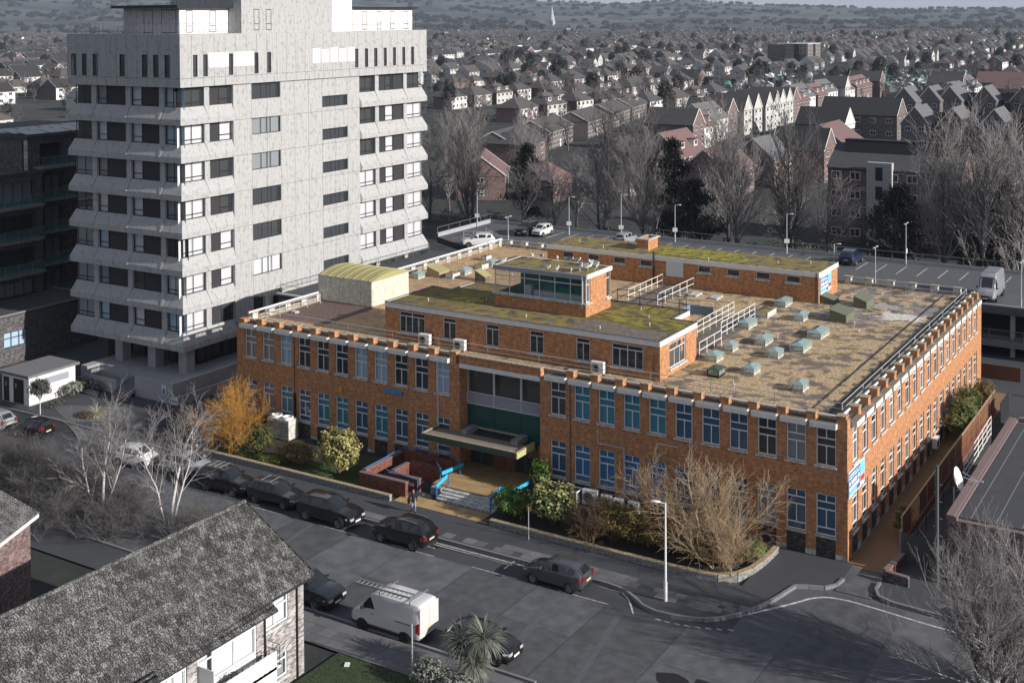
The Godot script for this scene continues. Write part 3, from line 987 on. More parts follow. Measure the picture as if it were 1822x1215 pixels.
	for st in [[-26.95, "left"], [-22.55, "right"]]:
		var hr := thing("stair_rail", "bright blue flat handrail on the %s side of the entrance steps" % st[0 + 1], "handrail", Vector3(st[0], 0, 3.6), 0, "blue handrails of the steps")
		var hb := MB.new()
		hb.bar(Vector3(0, 0.95, 1.15), Vector3(0, 1.28, -0.2), 0.06, 0.26)
		part(hr, "rail", hb, M.blue_paint)
		var hc := MB.new()
		if st[1] == "left":
			hc.bar(Vector3(-0.55, 1.3, -0.3), Vector3(-0.2, 1.3, -2.5), 0.10, 0.24)
		else:
			hc.bar(Vector3(0.02, 1.22, -0.22), Vector3(0.75, 1.15, 0.1), 0.05, 0.24)
			hc.bar(Vector3(0.75, 1.15, 0.1), Vector3(1.1, 1.22, -2.9), 0.05, 0.24)
		part(hr, "rail", hc, M.blue_paint)
		var hp := MB.new()
		hp.tube(Vector3(0, 0, 1.1), Vector3(0, 1.0, 1.1), 0.05, 0.05, 6)
		hp.tube(Vector3(0, 0.5, -0.2), Vector3(0, 1.28, -0.2), 0.04, 0.04, 6)
		hp.tube(Vector3(0.0 if st[1] == "left" else 0.75, 0.4, -0.4 if st[1] == "left" else 0.1), Vector3(0.0 if st[1] == "left" else 0.75, 1.2, -0.4 if st[1] == "left" else 0.1), 0.04, 0.04, 6)
		part(hr, "post", hp, M.deep_blue)
	make_roof_blocks()
	make_roof_fittings()

func roof_window(parent: Node3D, o: Vector3, u: Vector3, w: float, h: float, rows: Array, blind := "dark", sill := true) -> void:
	window(parent, o, u, w, h, rows, blind, sill, false, "off_white", 0.06)

func make_roof_blocks() -> void:
	tex(mat("moss_brown", Color.WHITE, 1.0), moss_texture(201, 0.55, 0.15), 6.0)
	tex(mat("moss_green", Color.WHITE, 1.0), moss_texture(211, 0.80, 0.55), 5.0)
	tex(mat("moss_yellow", Color.WHITE, 1.0), moss_texture(221, 0.95, 0.9), 4.0)
	tex(mat("moss_tan", Color.WHITE, 1.0), moss_texture(231, 0.25, 0.4), 5.0)
	# the long penthouse
	var P := V([-37.16, -2.97, -13.71, -2.97, -13.71, -9.2, -15.6, -9.2, -15.6, -12.3, -35.1, -12.5, -35.1, -9.1, -37.16, -9.4])
	var b := MB.new()
	var holes := []
	for s in [[-35.8, 2.4], [-31.7, 1.2], [-27.85, 1.16], [-24.06, 1.18], [-20.23, 1.12], [-17.4, 2.42]]: holes.append(Rect2(s[0] + 37.16, 0.56, s[1], 1.62))
	b.wall(Vector3(-37.16, DECK, -2.97), Vector3.RIGHT, Vector3.UP, 23.45, 2.36, holes, 0.2)
	b.wall(Vector3(-13.71, DECK, -2.97), Vector3(0, 0, -1), Vector3.UP, 6.23, 2.36, [Rect2(1.58, 0.46, 2.78, 1.70)], 0.2)
	b.box(Vector3(-15.6, DECK, -12.3), Vector3(-15.5, 10.6, -9.2))
	b.box(Vector3(-37.16, DECK, -9.4), Vector3(-37.0, 10.6, -2.98))
	part(office, "penthouse_wall", b, M.brick)
	for k in holes.size():
		var r: Rect2 = holes[k]
		var wide := r.size.x > 2
		roof_window(office, Vector3(-37.16 + r.position.x, DECK + r.position.y, -2.97), Vector3.RIGHT, r.size.x, r.size.y, [[0.0, 0.78, 4 if wide else 2], [0.78, 1.0, 2 if wide else 1]], "dark" if k != 1 else "brown")
	roof_window(office, Vector3(-13.71, DECK + 0.46, -4.55), Vector3(0, 0, -1), 2.78, 1.70, [[0.0, 0.72, 3], [0.72, 1.0, 2]], "brown")
	var f := MB.new()
	for k in P.size():
		var a := P[k]
		var d := P[(k + 1) % P.size()]
		if k == 0 or k == 1 or k == 2 or k == 3: f.bar(Vector3(a.x, 10.79, a.y), Vector3(d.x, 10.79, d.y), 0.07, 0.40)
		else: f.bar(Vector3(a.x, 10.85, a.y), Vector3(d.x, 10.85, d.y), 0.07, 0.28)
	part(office, "penthouse_fascia", f, M.paint_white)
	part(office, "penthouse_roof", poly_sheet(P, 10.93, 10.6), M.moss_brown)
	part(office, "roof_felt", poly_sheet(V([-21.0, -3.1, -13.9, -3.1, -13.9, -5.6, -16.0, -5.4, -18.5, -6.0, -21.2, -6.2]), 10.945, 10.9), M.felt)
	part(office, "roof_felt", poly_sheet(V([-31.5, -3.1, -21.0, -3.1, -21.2, -6.3, -29.3, -6.35]), 10.942, 10.9), M.moss_tan)
	part(office, "roof_moss", poly_sheet(curve(V([-21.1, -7.0, -18.6, -6.5, -16.0, -6.0, -14.0, -6.2, -14.2, -8.9, -16, -9.2, -16.2, -11.8, -21.0, -11.8])), 10.955, 10.9), M.moss_green)
	part(office, "roof_moss", poly_sheet(curve(V([-33.5, -6.5, -31.0, -5.9, -30.6, -7.4, -32.4, -8.0])), 10.955, 10.9), M.moss_yellow)
	var edge := MB.new()
	for k in P.size(): edge.bar(Vector3(P[k].x, 11.0, P[k].y), Vector3(P[(k + 1) % P.size()].x, 11.0, P[(k + 1) % P.size()].y), 0.16, 0.035)
	part(office, "roof_trim", edge, M.felt)
	# the glazed lantern with its room
	var l := MB.new()
	l.wall(Vector3(-29.24, 10.94, -6.44), Vector3.RIGHT, Vector3.UP, 7.96, 1.02, [], 0.1)
	l.wall(Vector3(-21.28, 10.94, -6.44), Vector3(0, 0, -1), Vector3.UP, 4.0, 2.85, [Rect2(0.0, 1.02, 0.72, 1.83), Rect2(3.3, 0.8, 0.66, 2.05)], 0.15)
	l.box(Vector3(-29.24, 10.94, -10.44), Vector3(-21.29, 13.8, -10.3))
	l.box(Vector3(-29.24, 10.94, -10.3), Vector3(-29.1, 11.96, -6.6))
	part(office, "lantern_wall", l, M.brick)
	window(office, Vector3(-29.24, 11.98, -6.44), Vector3.RIGHT, 7.96, 1.78, [[0.0, 0.74, 6], [0.74, 1.0, 6]], "dark", true, true, "off_white", 0.03, "lantern_glass", "lantern_window").get_node("unlit_room_panel").free()
	roof_window(office, Vector3(-21.28, 11.98, -6.5), Vector3(0, 0, -1), 0.62, 1.78, [[0.0, 0.74, 1], [0.74, 1.0, 1]], "grey_blind")
	roof_window(office, Vector3(-21.28, 11.76, -9.74), Vector3(0, 0, -1), 0.62, 2.0, [[0.0, 0.74, 1], [0.74, 1.0, 1]], "grey_blind")
	var li := MB.new()
	li.box(Vector3(-29.1, 10.96, -10.29), Vector3(-21.4, 13.7, -10.2))
	part(office, "lantern_back_wall", li, mat("teal_room", lin(0.012, 0.055, 0.06), 0.7))
	var lc := MB.new()
	lc.box(Vector3(-26.2, 11.5, -7.6), Vector3(-21.6, 12.3, -7.2))
	lc.box(Vector3(-27.0, 11.5, -7.7), Vector3(-26.5, 12.6, -7.3))
	part(office, "lantern_counter", lc, M.off_white)
	var lg := MB.new()
	mat("stand_in_green", lin(0.01, 0.16, 0.075), 0.6)
	for s in [[-25.2, 12.4, 0.5], [-23.9, 12.35, 0.6], [-22.5, 12.5, 0.6]]:
		lg = MB.new()
		lg.box(Vector3(s[0] - s[2], 11.6, -8.4), Vector3(s[0] + s[2], s[1] + 0.2, -8.0))
		part(office, "lantern_stand_in", lg, M.stand_in_green)  # made-up box standing in for green seen through the glazing
	var lr := MB.new()
	mat("lamp_red", lin(0.36, 0.05, 0.02), 0.5)
	for s in [[-25.0, 12.95], [-23.1, 12.85]]:
		lr = MB.new()
		lr.lathe(Transform3D(Basis(), Vector3(s[0], s[1] - 0.2, -8.2)), [Vector2(0.0, 0.0), Vector2(0.3, 0.05), Vector2(0.32, 0.25), Vector2(0.2, 0.4), Vector2(0.0, 0.42)], 10)
		part(office, "lantern_stand_in", lr, M.lamp_red)  # made-up blob standing in for an orange reflection in the glazing
	var lf := MB.new()
	lf.box(Vector3(-29.34, 13.76, -6.5), Vector3(-21.2, 14.08, -6.34))
	part(office, "lantern_fascia", lf, M.spandrel)  # front is grey with shade put into the colour, other sides white
	var lw := MB.new()
	lw.box(Vector3(-21.28, 13.78, -10.5), Vector3(-21.16, 14.09, -6.5))
	lw.box(Vector3(-29.34, 13.78, -10.55), Vector3(-21.28, 14.05, -10.42))
	lw.box(Vector3(-29.36, 13.78, -10.42), Vector3(-29.24, 14.05, -6.5))
	part(office, "lantern_fascia", lw, M.paint_white)
	var lt := MB.new()
	lt.box(Vector3(-29.24, 13.8, -10.42), Vector3(-21.28, 14.03, -6.5))
	part(office, "lantern_roof", lt, M.moss_tan)
	# the rear block
	var r := MB.new()
	var rh := []
	for s in [[-36.92, 1.22], [-34.14, 1.22], [-31.39, 1.25], [-28.63, 1.28], [-22.79, 1.28], [-20.01, 1.26], [-17.24, 1.3], [-14.47, 1.28]]: rh.append(Rect2(s[0] + 38.6, 1.55, s[1], 0.62))
	r.wall(Vector3(-38.6, DECK, -30.77), Vector3.RIGHT, Vector3.UP, 27.03, 2.4, rh, 0.2)
	r.wall(Vector3(-11.57, DECK, -30.77), Vector3(0, 0, -1), Vector3.UP, 5.43, 2.4, [], 0.2)
	r.box(Vector3(-38.6, DECK, -36.2), Vector3(-38.4, 10.6, -30.78))
	r.box(Vector3(-38.4, DECK, -36.2), Vector3(-11.6, 10.6, -36.0))
	part(office, "rear_block_wall", r, M.brick)
	for k in rh.size(): roof_window(office, Vector3(-38.6 + rh[k].position.x, DECK + 1.55, -30.77), Vector3.RIGHT, rh[k].size.x, 0.62, [[0.0, 1.0, 1]])
	var rd := MB.new()
	rd.box(Vector3(-25.9, 9.15, -30.77), Vector3(-24.2, 10.52, -30.72))
	part(office, "door_panel", rd, M.off_white)
	var RP := V([-38.66, -30.71, -11.51, -30.71, -11.51, -36.26, -38.66, -36.26])
	var rfa := MB.new()
	rfa.box(Vector3(-38.66, 10.5, -30.77), Vector3(-11.51, 10.9, -30.70))
	rfa.box(Vector3(-11.57, 10.5, -36.26), Vector3(-11.50, 10.9, -30.77))
	part(office, "rear_block_fascia", rfa, M.paint_white)
	part(office, "rear_block_roof", poly_sheet(RP, 10.88, 10.6), M.moss_tan)
	part(office, "roof_moss", poly_sheet(curve(V([-28.4, -32.0, -26.0, -31.6, -22.0, -31.5, -19.5, -31.7, -19.0, -33.4, -21.5, -35.6, -28.0, -35.8, -28.4, -32.0])), 10.90, 10.8), M.moss_yellow)
	var ch := MB.new()
	ch.wall(Vector3(-29.9, 10.89, -32.77), Vector3.RIGHT, Vector3.UP, 1.2, 1.0, [], 0.1)
	ch.wall(Vector3(-28.7, 10.89, -32.77), Vector3(0, 0, -1), Vector3.UP, 2.45, 1.0, [], 0.1)
	ch.box(Vector3(-29.9, 10.89, -35.2), Vector3(-28.7, 11.89, -35.0))
	ch.box(Vector3(-29.9, 10.89, -35.0), Vector3(-29.7, 11.89, -32.8))
	part(office, "vent_stack", ch, M.brick)
	var cc := MB.new()
	cc.box(Vector3(-30.0, 11.84, -33.0), Vector3(-28.6, 11.95, -32.7))
	cc.box(Vector3(-30.0, 11.84, -35.3), Vector3(-28.6, 11.95, -35.0))
	cc.box(Vector3(-30.0, 11.84, -35.0), Vector3(-29.7, 11.95, -33.0))
	cc.box(Vector3(-28.9, 11.84, -35.0), Vector3(-28.6, 11.95, -33.0))
	cc.box(Vector3(-30.05, 10.86, -32.85), Vector3(-28.55, 10.95, -32.62))
	part(office, "stack_coping", cc, M.white_worn)
	var blk := MB.new()
	blk.tube(Vector3(-27.15, DECK, -30.65), Vector3(-27.15, 11.3, -30.65), 0.08, 0.08, 6, true)
	part(office, "vent_pipe", blk, M.black)
	blk = MB.new()
	blk.tube(Vector3(-11.75, DECK, -30.68), Vector3(-11.75, 10.9, -30.68), 0.05, 0.05, 6, true)
	part(office, "rain_pipe", blk, M.black)
	blk = MB.new()
	blk.tube(Vector3(-14.15, DECK, -2.9), Vector3(-14.15, 9.9, -2.9), 0.03, 0.03, 5)
	part(office, "rain_pipe", blk, M.black)

func board(parent_label: String, o: Vector3, u: Vector3, w: float, h: float) -> void:
	var s := thing("agent_board", parent_label, "sign", o)
	var z := u.cross(Vector3.UP)
	s.basis = Basis(u, Vector3.UP, z)
	var b := MB.new()
	b.box(Vector3(0, 0, 0), Vector3(w, h, 0.05))
	part(s, "board", b, M.white)
	var f := MB.new()
	f.box(Vector3(0.05, 0.08, 0.05), Vector3(w * 0.72, h - 0.08, 0.056))
	part(s, "blue_field", f, mat("sign_blue", lin(0.03, 0.17, 0.42), 0.5))
	var g := MB.new()
	g.box(Vector3(w * 0.72 + 0.04, h * 0.42, 0.05), Vector3(w - 0.03, h - 0.05, 0.056))
	part(s, "pale_field", g, mat("sign_cyan", lin(0.22, 0.66, 0.80), 0.5))
	g = MB.new()
	g.box(Vector3(0.10, 0.10, 0.056), Vector3(w * 0.5, h * 0.2, 0.060))
	part(s, "pale_strip", g, M.sign_cyan)
	var r := MB.new()
	r.box(Vector3(w * 0.72 + 0.06, h * 0.18, 0.05), Vector3(w - 0.05, h * 0.40, 0.056))
	part(s, "red_mark", r, mat("sign_red", lin(0.60, 0.05, 0.04), 0.5))
	rng.seed = 77
	var t := MB.new()
	for row in [[0.80, 0.07], [0.70, 0.06], [0.46, 0.16], [0.24, 0.16]]:
		var x := 0.1
		while x < w * 0.66:
			var cw: float = h * row[1] * (0.5 + rng.randf() * 0.3)
			if rng.randf() > 0.14: t.box(Vector3(x, h * row[0], 0.056), Vector3(x + cw * 0.8, h * (row[0] + row[1]), 0.061))
			x += cw
	part(s, "lettering", t, M.white)

func make_roof_fittings() -> void:
	# skylights: kerb, glazed sides and domed lid
	var n := 0
	for s in [[-13.5, -28.7, 1.0, 1.9, 0], [-13.5, -24.5, 1.05, 2.2, 1], [-13.5, -20.1, 1.0, 1.95, 0], [-10.6, -24.5, 0.85, 1.6, 2], [-7.65, -20.1, 1.05, 2.2, 0], [-10.65, -15.95, 0.85, 1.75, 0], [-7.6, -15.7, 1.05, 2.05, 0],
			[-12.15, -12.9, 0.8, 1.15, 0], [-8.65, -12.85, 0.8, 1.25, 0], [-12.1, -9.75, 0.9, 1.35, 0], [-10.55, -6.3, 0.85, 1.3, 3], [-8.7, -8.15, 0.8, 1.35, 0], [-4.55, -6.05, 0.75, 1.25, 2],
			[-47.35, -21.9, 0.8, 1.1, 2], [-44.5, -23.6, 0.85, 1.35, 1], [-44.5, -25.7, 0.8, 1.3, 2], [-44.45, -28.6, 0.85, 1.35, 1], [-46.45, -32.4, 0.6, 1.1, 1], [-44.5, -30.5, 0.8, 1.3, 2]]:
		n += 1
		var b := MB.new()
		var w: float = s[2]
		var d: float = s[3]
		b.box(Vector3(-w, 0, -d / 2), Vector3(0, 0.14, d / 2))
		for k in 4: b.box(Vector3(-w if k & 1 else -0.07, 0.14, -d / 2 if k & 2 else d / 2 - 0.07), Vector3(-w + 0.07 if k & 1 else 0.0, 0.5, -d / 2 + 0.07 if k & 2 else d / 2))
		b.box(Vector3(-w + 0.08, 0.14, -d / 2 + 0.05), Vector3(-0.05, 0.18, d / 2 - 0.05))
		b.box(Vector3(-0.05, 0.14, -0.03), Vector3(-0.005, 0.5, 0.03))
		var o := part(office, "skylight", b, M.black if s[4] == 3 else M.white_worn)
		o.position = Vector3(s[0], DECK, s[1])
		var g := MB.new()
		for k in 2:
			g.box(Vector3(-w + 0.02, 0.16, (-d / 2 if k else d / 2 - 0.02)), Vector3(-0.02, 0.5, (-d / 2 + 0.02 if k else d / 2)))
			g.box(Vector3(-w if k else -0.02, 0.16, -d / 2 + 0.02), Vector3(-w + 0.02 if k else 0.0, 0.5, d / 2 - 0.02))
		part(o, "side_glazing", g, M.sky_glass if s[4] != 1 else M.off_white)
		var t := MB.new()
		var e := 0.06
		var top := 0.70 if s[4] != 1 else 0.62
		var q := [Vector3(-w - e, 0.5, d / 2 + e), Vector3(e, 0.5, d / 2 + e), Vector3(e, 0.5, -d / 2 - e), Vector3(-w - e, 0.5, -d / 2 - e)]
		var r0 := Vector3(-w / 2, top, d / 2 - w * 0.42)
		var r1 := Vector3(-w / 2, top, -d / 2 + w * 0.42)
		t.quad(q[1], q[2], r1, r0)
		t.quad(q[3], q[0], r0, r1)
		t.tri(q[0], q[1], r0)
		t.tri(q[2], q[3], r1)
		t.quad(q[3], q[2], q[1], q[0])
		part(o, "lid", t, M.canopy_green if s[4] == 3 else M.moss_tan if s[4] == 1 else mat("lid_glass", lin(0.24, 0.33, 0.33), 0.15) if not M.has("lid_glass") else M.lid_glass)
	# green ventilation boxes with sloping lids
	for s in [[-10.35, -31.9, 1.15, 1.45, 0.62, 0.30, "box_green"], [-7.45, -32.0, 1.1, 2.35, 0.95, 0.55, "box_green"], [-7.5, -26.3, 1.35, 2.4, 0.95, 0.6, "box_green"], [-45.95, -23.65, 1.45, 1.65, 0.95, 0.5, "wall_top"], [-41.1, -23.9, 1.15, 1.0, 1.0, 0.45, "felt"]]:
		var w: float = s[2]
		var d: float = s[3] / 2
		var b := MB.new()
		var hi: float = s[4]
		var lo: float = s[5]
		b.quad(Vector3(-w, 0, d), Vector3(0, 0, d), Vector3(0, lo, d), Vector3(-w, hi, d))
		b.quad(Vector3(0, 0, d), Vector3(0, 0, -d), Vector3(0, lo, -d), Vector3(0, lo, d))
		b.quad(Vector3(0, 0, -d), Vector3(-w, 0, -d), Vector3(-w, hi, -d), Vector3(0, lo, -d))
		b.quad(Vector3(-w, 0, -d), Vector3(-w, 0, d), Vector3(-w, hi, d), Vector3(-w, hi, -d))
		var o := part(office, "vent_box", b, M[s[6]])
		o.position = Vector3(s[0], DECK, s[1])
		var t := MB.new()
		t.obox(Transform3D(Basis(Vector3(0, 0, 1), -atan((hi - lo) / w)), Vector3(-w / 2, (hi + lo) / 2 + 0.03, 0)), Vector3(w * 1.12, 0.05, d * 2 + 0.12))
		part(o, "vent_lid", t, M.box_green if s[6] == "box_green" else M.mossy_lid)
	for s in [[-21.65, -28.4, 0.8, 1.5], [-19.6, -28.2, 0.75, 1.45], [-48.2, -5.2, 0.5, 0.5]]:
		var b := MB.new()
		b.box(Vector3(s[0] - s[2], DECK, s[1] - s[3] / 2), Vector3(s[0], DECK + 0.16, s[1] + s[3] / 2))
		part(office, "roof_hatch", b, M.white_worn)
	# walkways with railings
	var wk := MB.new()
	wk.box(Vector3(-26.0, DECK, -30.7), Vector3(-23.2, DECK + 0.09, -22.8))
	part(office, "walkway", wk, M.felt)
	wk = MB.new()
	wk.box(Vector3(-16.2, DECK, -23.0), Vector3(-13.9, DECK + 0.06, -9.3))
	part(office, "walkway", wk, M.felt)
	railing(office, "walkway_railing", [Vector3(-26.1, DECK, -23.2), Vector3(-26.2, DECK, -30.6)], 1.05, [0.5, 1.0], 1.3, M.paint_white, 0.035)
	railing(office, "walkway_railing", [Vector3(-23.1, DECK, -22.8), Vector3(-23.1, DECK, -30.6)], 1.05, [0.5, 1.0], 1.5, M.paint_white, 0.035)
	railing(office, "walkway_railing", [Vector3(-16.1, DECK, -14.9), Vector3(-16.1, DECK, -22.6)], 1.25, [0.33, 0.66, 1.0], 1.25, M.paint_white, 0.035)
	railing(office, "walkway_railing", [Vector3(-14.4, DECK, -15.6), Vector3(-14.4, DECK, -22.9)], 1.25, [0.33, 0.66, 1.0], 1.25, M.paint_white, 0.035)
	railing(office, "walkway_railing", [Vector3(-13.65, DECK, -9.6), Vector3(-13.65, DECK, -13.8)], 1.15, [0.5, 1.0], 1.2, M.paint_white, 0.035)
	railing(office, "walkway_railing", [Vector3(-22.0, DECK, -22.4), Vector3(-16.6, DECK, -23.4)], 0.95, [0.5, 1.0], 1.3, M.grey_metal, 0.025)
	railing(office, "walkway_railing", [Vector3(-21.6, 10.95, -12.2), Vector3(-15.8, 10.95, -12.2), Vector3(-15.8, 10.95, -10.9)], 1.0, [0.5, 1.0], 1.9, M.dark_metal, 0.03)
	var well := MB.new()
	well.box(Vector3(-19.8, DECK, -22.0), Vector3(-17.6, DECK + 0.75, -21.85))
	well.box(Vector3(-19.8, DECK, -21.85), Vector3(-19.65, DECK + 0.75, -19.2))
	part(office, "stairwell_wall", well, mat("well_blue", lin(0.17, 0.23, 0.30), 0.6))
	# little roof vents
	rng.seed = 91
	var vent := MB.new()
	vent.tube(Vector3.ZERO, Vector3(0, 0.26, 0), 0.045, 0.05, 6, true)
	var vm := mesh_of([vent, M.white_worn])
	for k in 46:
		var x := -49.0 + rng.randf() * 47.0
		var z := -38.5 + rng.randf() * 36.0
		var y := DECK
		if x > -38.5 and x < -12.5 and z > -13.5: continue
		if x > -39.5 and x < -10.5 and z < -30: continue
		if x > -17.5 and x < -13.0: continue
		inst(office, "roof_vent", vm, Transform3D(Basis(), Vector3(x, y, z)))
	for s in [[-34.5, -5.0], [-30.6, -7.4], [-25.2, -4.4], [-18.9, -4.1], [-17.2, -8.6], [-18.8, -10.6], [-16.2, -6.6]]: inst(office, "roof_vent", vm, Transform3D(Basis(), Vector3(s[0], 10.93, s[1])))
	for s in [[-33.0, -31.8], [-22.0, -31.4], [-16.0, -33.0], [-13.5, -34.5], [-36.5, -33.5]]: inst(office, "roof_vent", vm, Transform3D(Basis(), Vector3(s[0], 10.88, s[1])))
	# weathered plant housing at the left rear, shallow ribbed roof
	var ph := thing("plant_housing", "large off-white plant housing with mossy curved roof on the brick roof", "plant room", Vector3(-46.9, DECK, -12.6))
	var pb := MB.new()
	pb.box(Vector3(-3.0, 0.06, -2.6), Vector3(2.96, 2.3, 2.7))
	part(ph, "housing", pb, M.plant_paint)
	var rows := []
	for k in 9:
		var z := 2.78 - k * 0.68
		var y := 2.26 + 0.46 * sin(PI * k / 8.0)
		rows.append([Vector3(3.02, y, z), Vector3(-3.06, y, z)])
	var pr := MB.new()
	pr.grid(rows)
	for k in 2: for i in 8:
		var xx := 3.02 if k == 0 else -3.06
		var a := Vector3(xx, 2.2, rows[i][0].z)
		var d := Vector3(xx, 2.2, rows[i + 1][0].z)
		if k == 0: pr.quad(a, d, Vector3(xx, rows[i + 1][0].y, rows[i + 1][0].z), Vector3(xx, rows[i][0].y, rows[i][0].z))
		else: pr.quad(d, a, Vector3(xx, rows[i][0].y, rows[i][0].z), Vector3(xx, rows[i + 1][0].y, rows[i + 1][0].z))
	part(ph, "roof", pr, M.mossy_lid)
	for k in 7:
		var rb := MB.new()
		for i in 8: rb.bar(Vector3(-2.7 + k * 0.9, rows[i][0].y + 0.03, rows[i][0].z), Vector3(-2.7 + k * 0.9, rows[i + 1][0].y + 0.03, rows[i + 1][0].z), 0.10, 0.06)
		part(ph, "roof_rib", rb, M.mossy_lid)
	for k in 5:
		var pd := MB.new()
		var x := -2.9 + k * 1.17
		pd.box(Vector3(x, 0.12, 2.7), Vector3(x + 1.13, 2.05, 2.725))
		part(ph, "panel", pd, M.plant_paint)
	for k in 3:
		var pd := MB.new()
		pd.box(Vector3(2.96, 0.12, 2.55 - k * 1.7), Vector3(2.98, 2.2, 0.9 - k * 1.7))
		part(ph, "panel", pd, M.plant_paint)
	var fl := MB.new()
	fl.lathe(Transform3D(Basis(Vector3.RIGHT, PI / 2), Vector3(-1.75, 1.75, 2.72)), [Vector2(0.19, 0.0), Vector2(0.19, 0.09), Vector2(0.15, 0.10), Vector2(0.12, 0.03), Vector2(0, 0.03)], 14)
	part(ph, "round_vent", fl, M.white)
	board("blue and white agent board high on the end wall of the rear roof block", Vector3(-11.54, 8.95, -31.1), Vector3(0, 0, -1), 3.0, 1.5)
	board("blue and white agent board on the sunlit side wall at the street corner", Vector3(0.03, 3.9, -0.05), Vector3(0, 0, -1), 3.4, 1.6)

# ---------------------------------------------------------------- the grey tower and its neighbours on the left
func skirt(parent: Node3D, o: Vector3, u: Vector3, len_: float, m0: float, m1: float) -> void:
	var z := u.cross(Vector3.UP)
	var b := MB.new()
	var prof := [Vector2(-0.1, 1.56), Vector2(0.02, 1.56), Vector2(0.46, 0.52), Vector2(0.46, 0.0), Vector2(-0.1, 0.0)]
	for k in prof.size() - 1:
		var p: Vector2 = prof[k]
		var q: Vector2 = prof[k + 1]
		b.quad(o + u * (-m0 * q.x) + Vector3.UP * q.y + z * q.x, o + u * (len_ + m1 * q.x) + Vector3.UP * q.y + z * q.x, o + u * (len_ + m1 * p.x) + Vector3.UP * p.y + z * p.x, o + u * (-m0 * p.x) + Vector3.UP * p.y + z * p.x)
	for e in 2:
		var pts := []
		for p in prof: pts.append(o + (u * (-m0 * p.x) if e == 0 else u * (len_ + m1 * p.x)) + Vector3.UP * p.y + z * p.x)
		for k in range(1, prof.size() - 1):
			if e == 0: b.tri(pts[0], pts[k], pts[k + 1])
			else: b.tri(pts[0], pts[k + 1], pts[k])
	part(parent, "skirt_panel", b, M.concrete)

func clipped(hs: Array, r: Rect2) -> Array:
	var out := []
	for h: Rect2 in hs:
		var i := h.intersection(r)
		if i.size.x > 0.01 and i.size.y > 0.01: out.append(Rect2(i.position - r.position, i.size))
	return out

func cladding(parent: Node3D, o: Vector3, u: Vector3, xs: Array, ys: Array, holes: Array, m: Material, thick := 0.1) -> void:
	for i in xs.size() - 1:
		for j in ys.size() - 1:
			var r := Rect2(xs[i] + 0.012, ys[j] + 0.012, xs[i + 1] - xs[i] - 0.024, ys[j + 1] - ys[j] - 0.024)
			var b := MB.new()
			b.wall(o + u * r.position.x + Vector3.UP * r.position.y, u, Vector3.UP, r.size.x, r.size.y, clipped(holes, r), thick)
			part(parent, "cladding_panel", b, m)

const SLIM := [[0.0, 0.30, 1], [0.30, 1.0, 1]]
const PAIR := [[0.0, 0.22, 2], [0.22, 1.0, 2]]

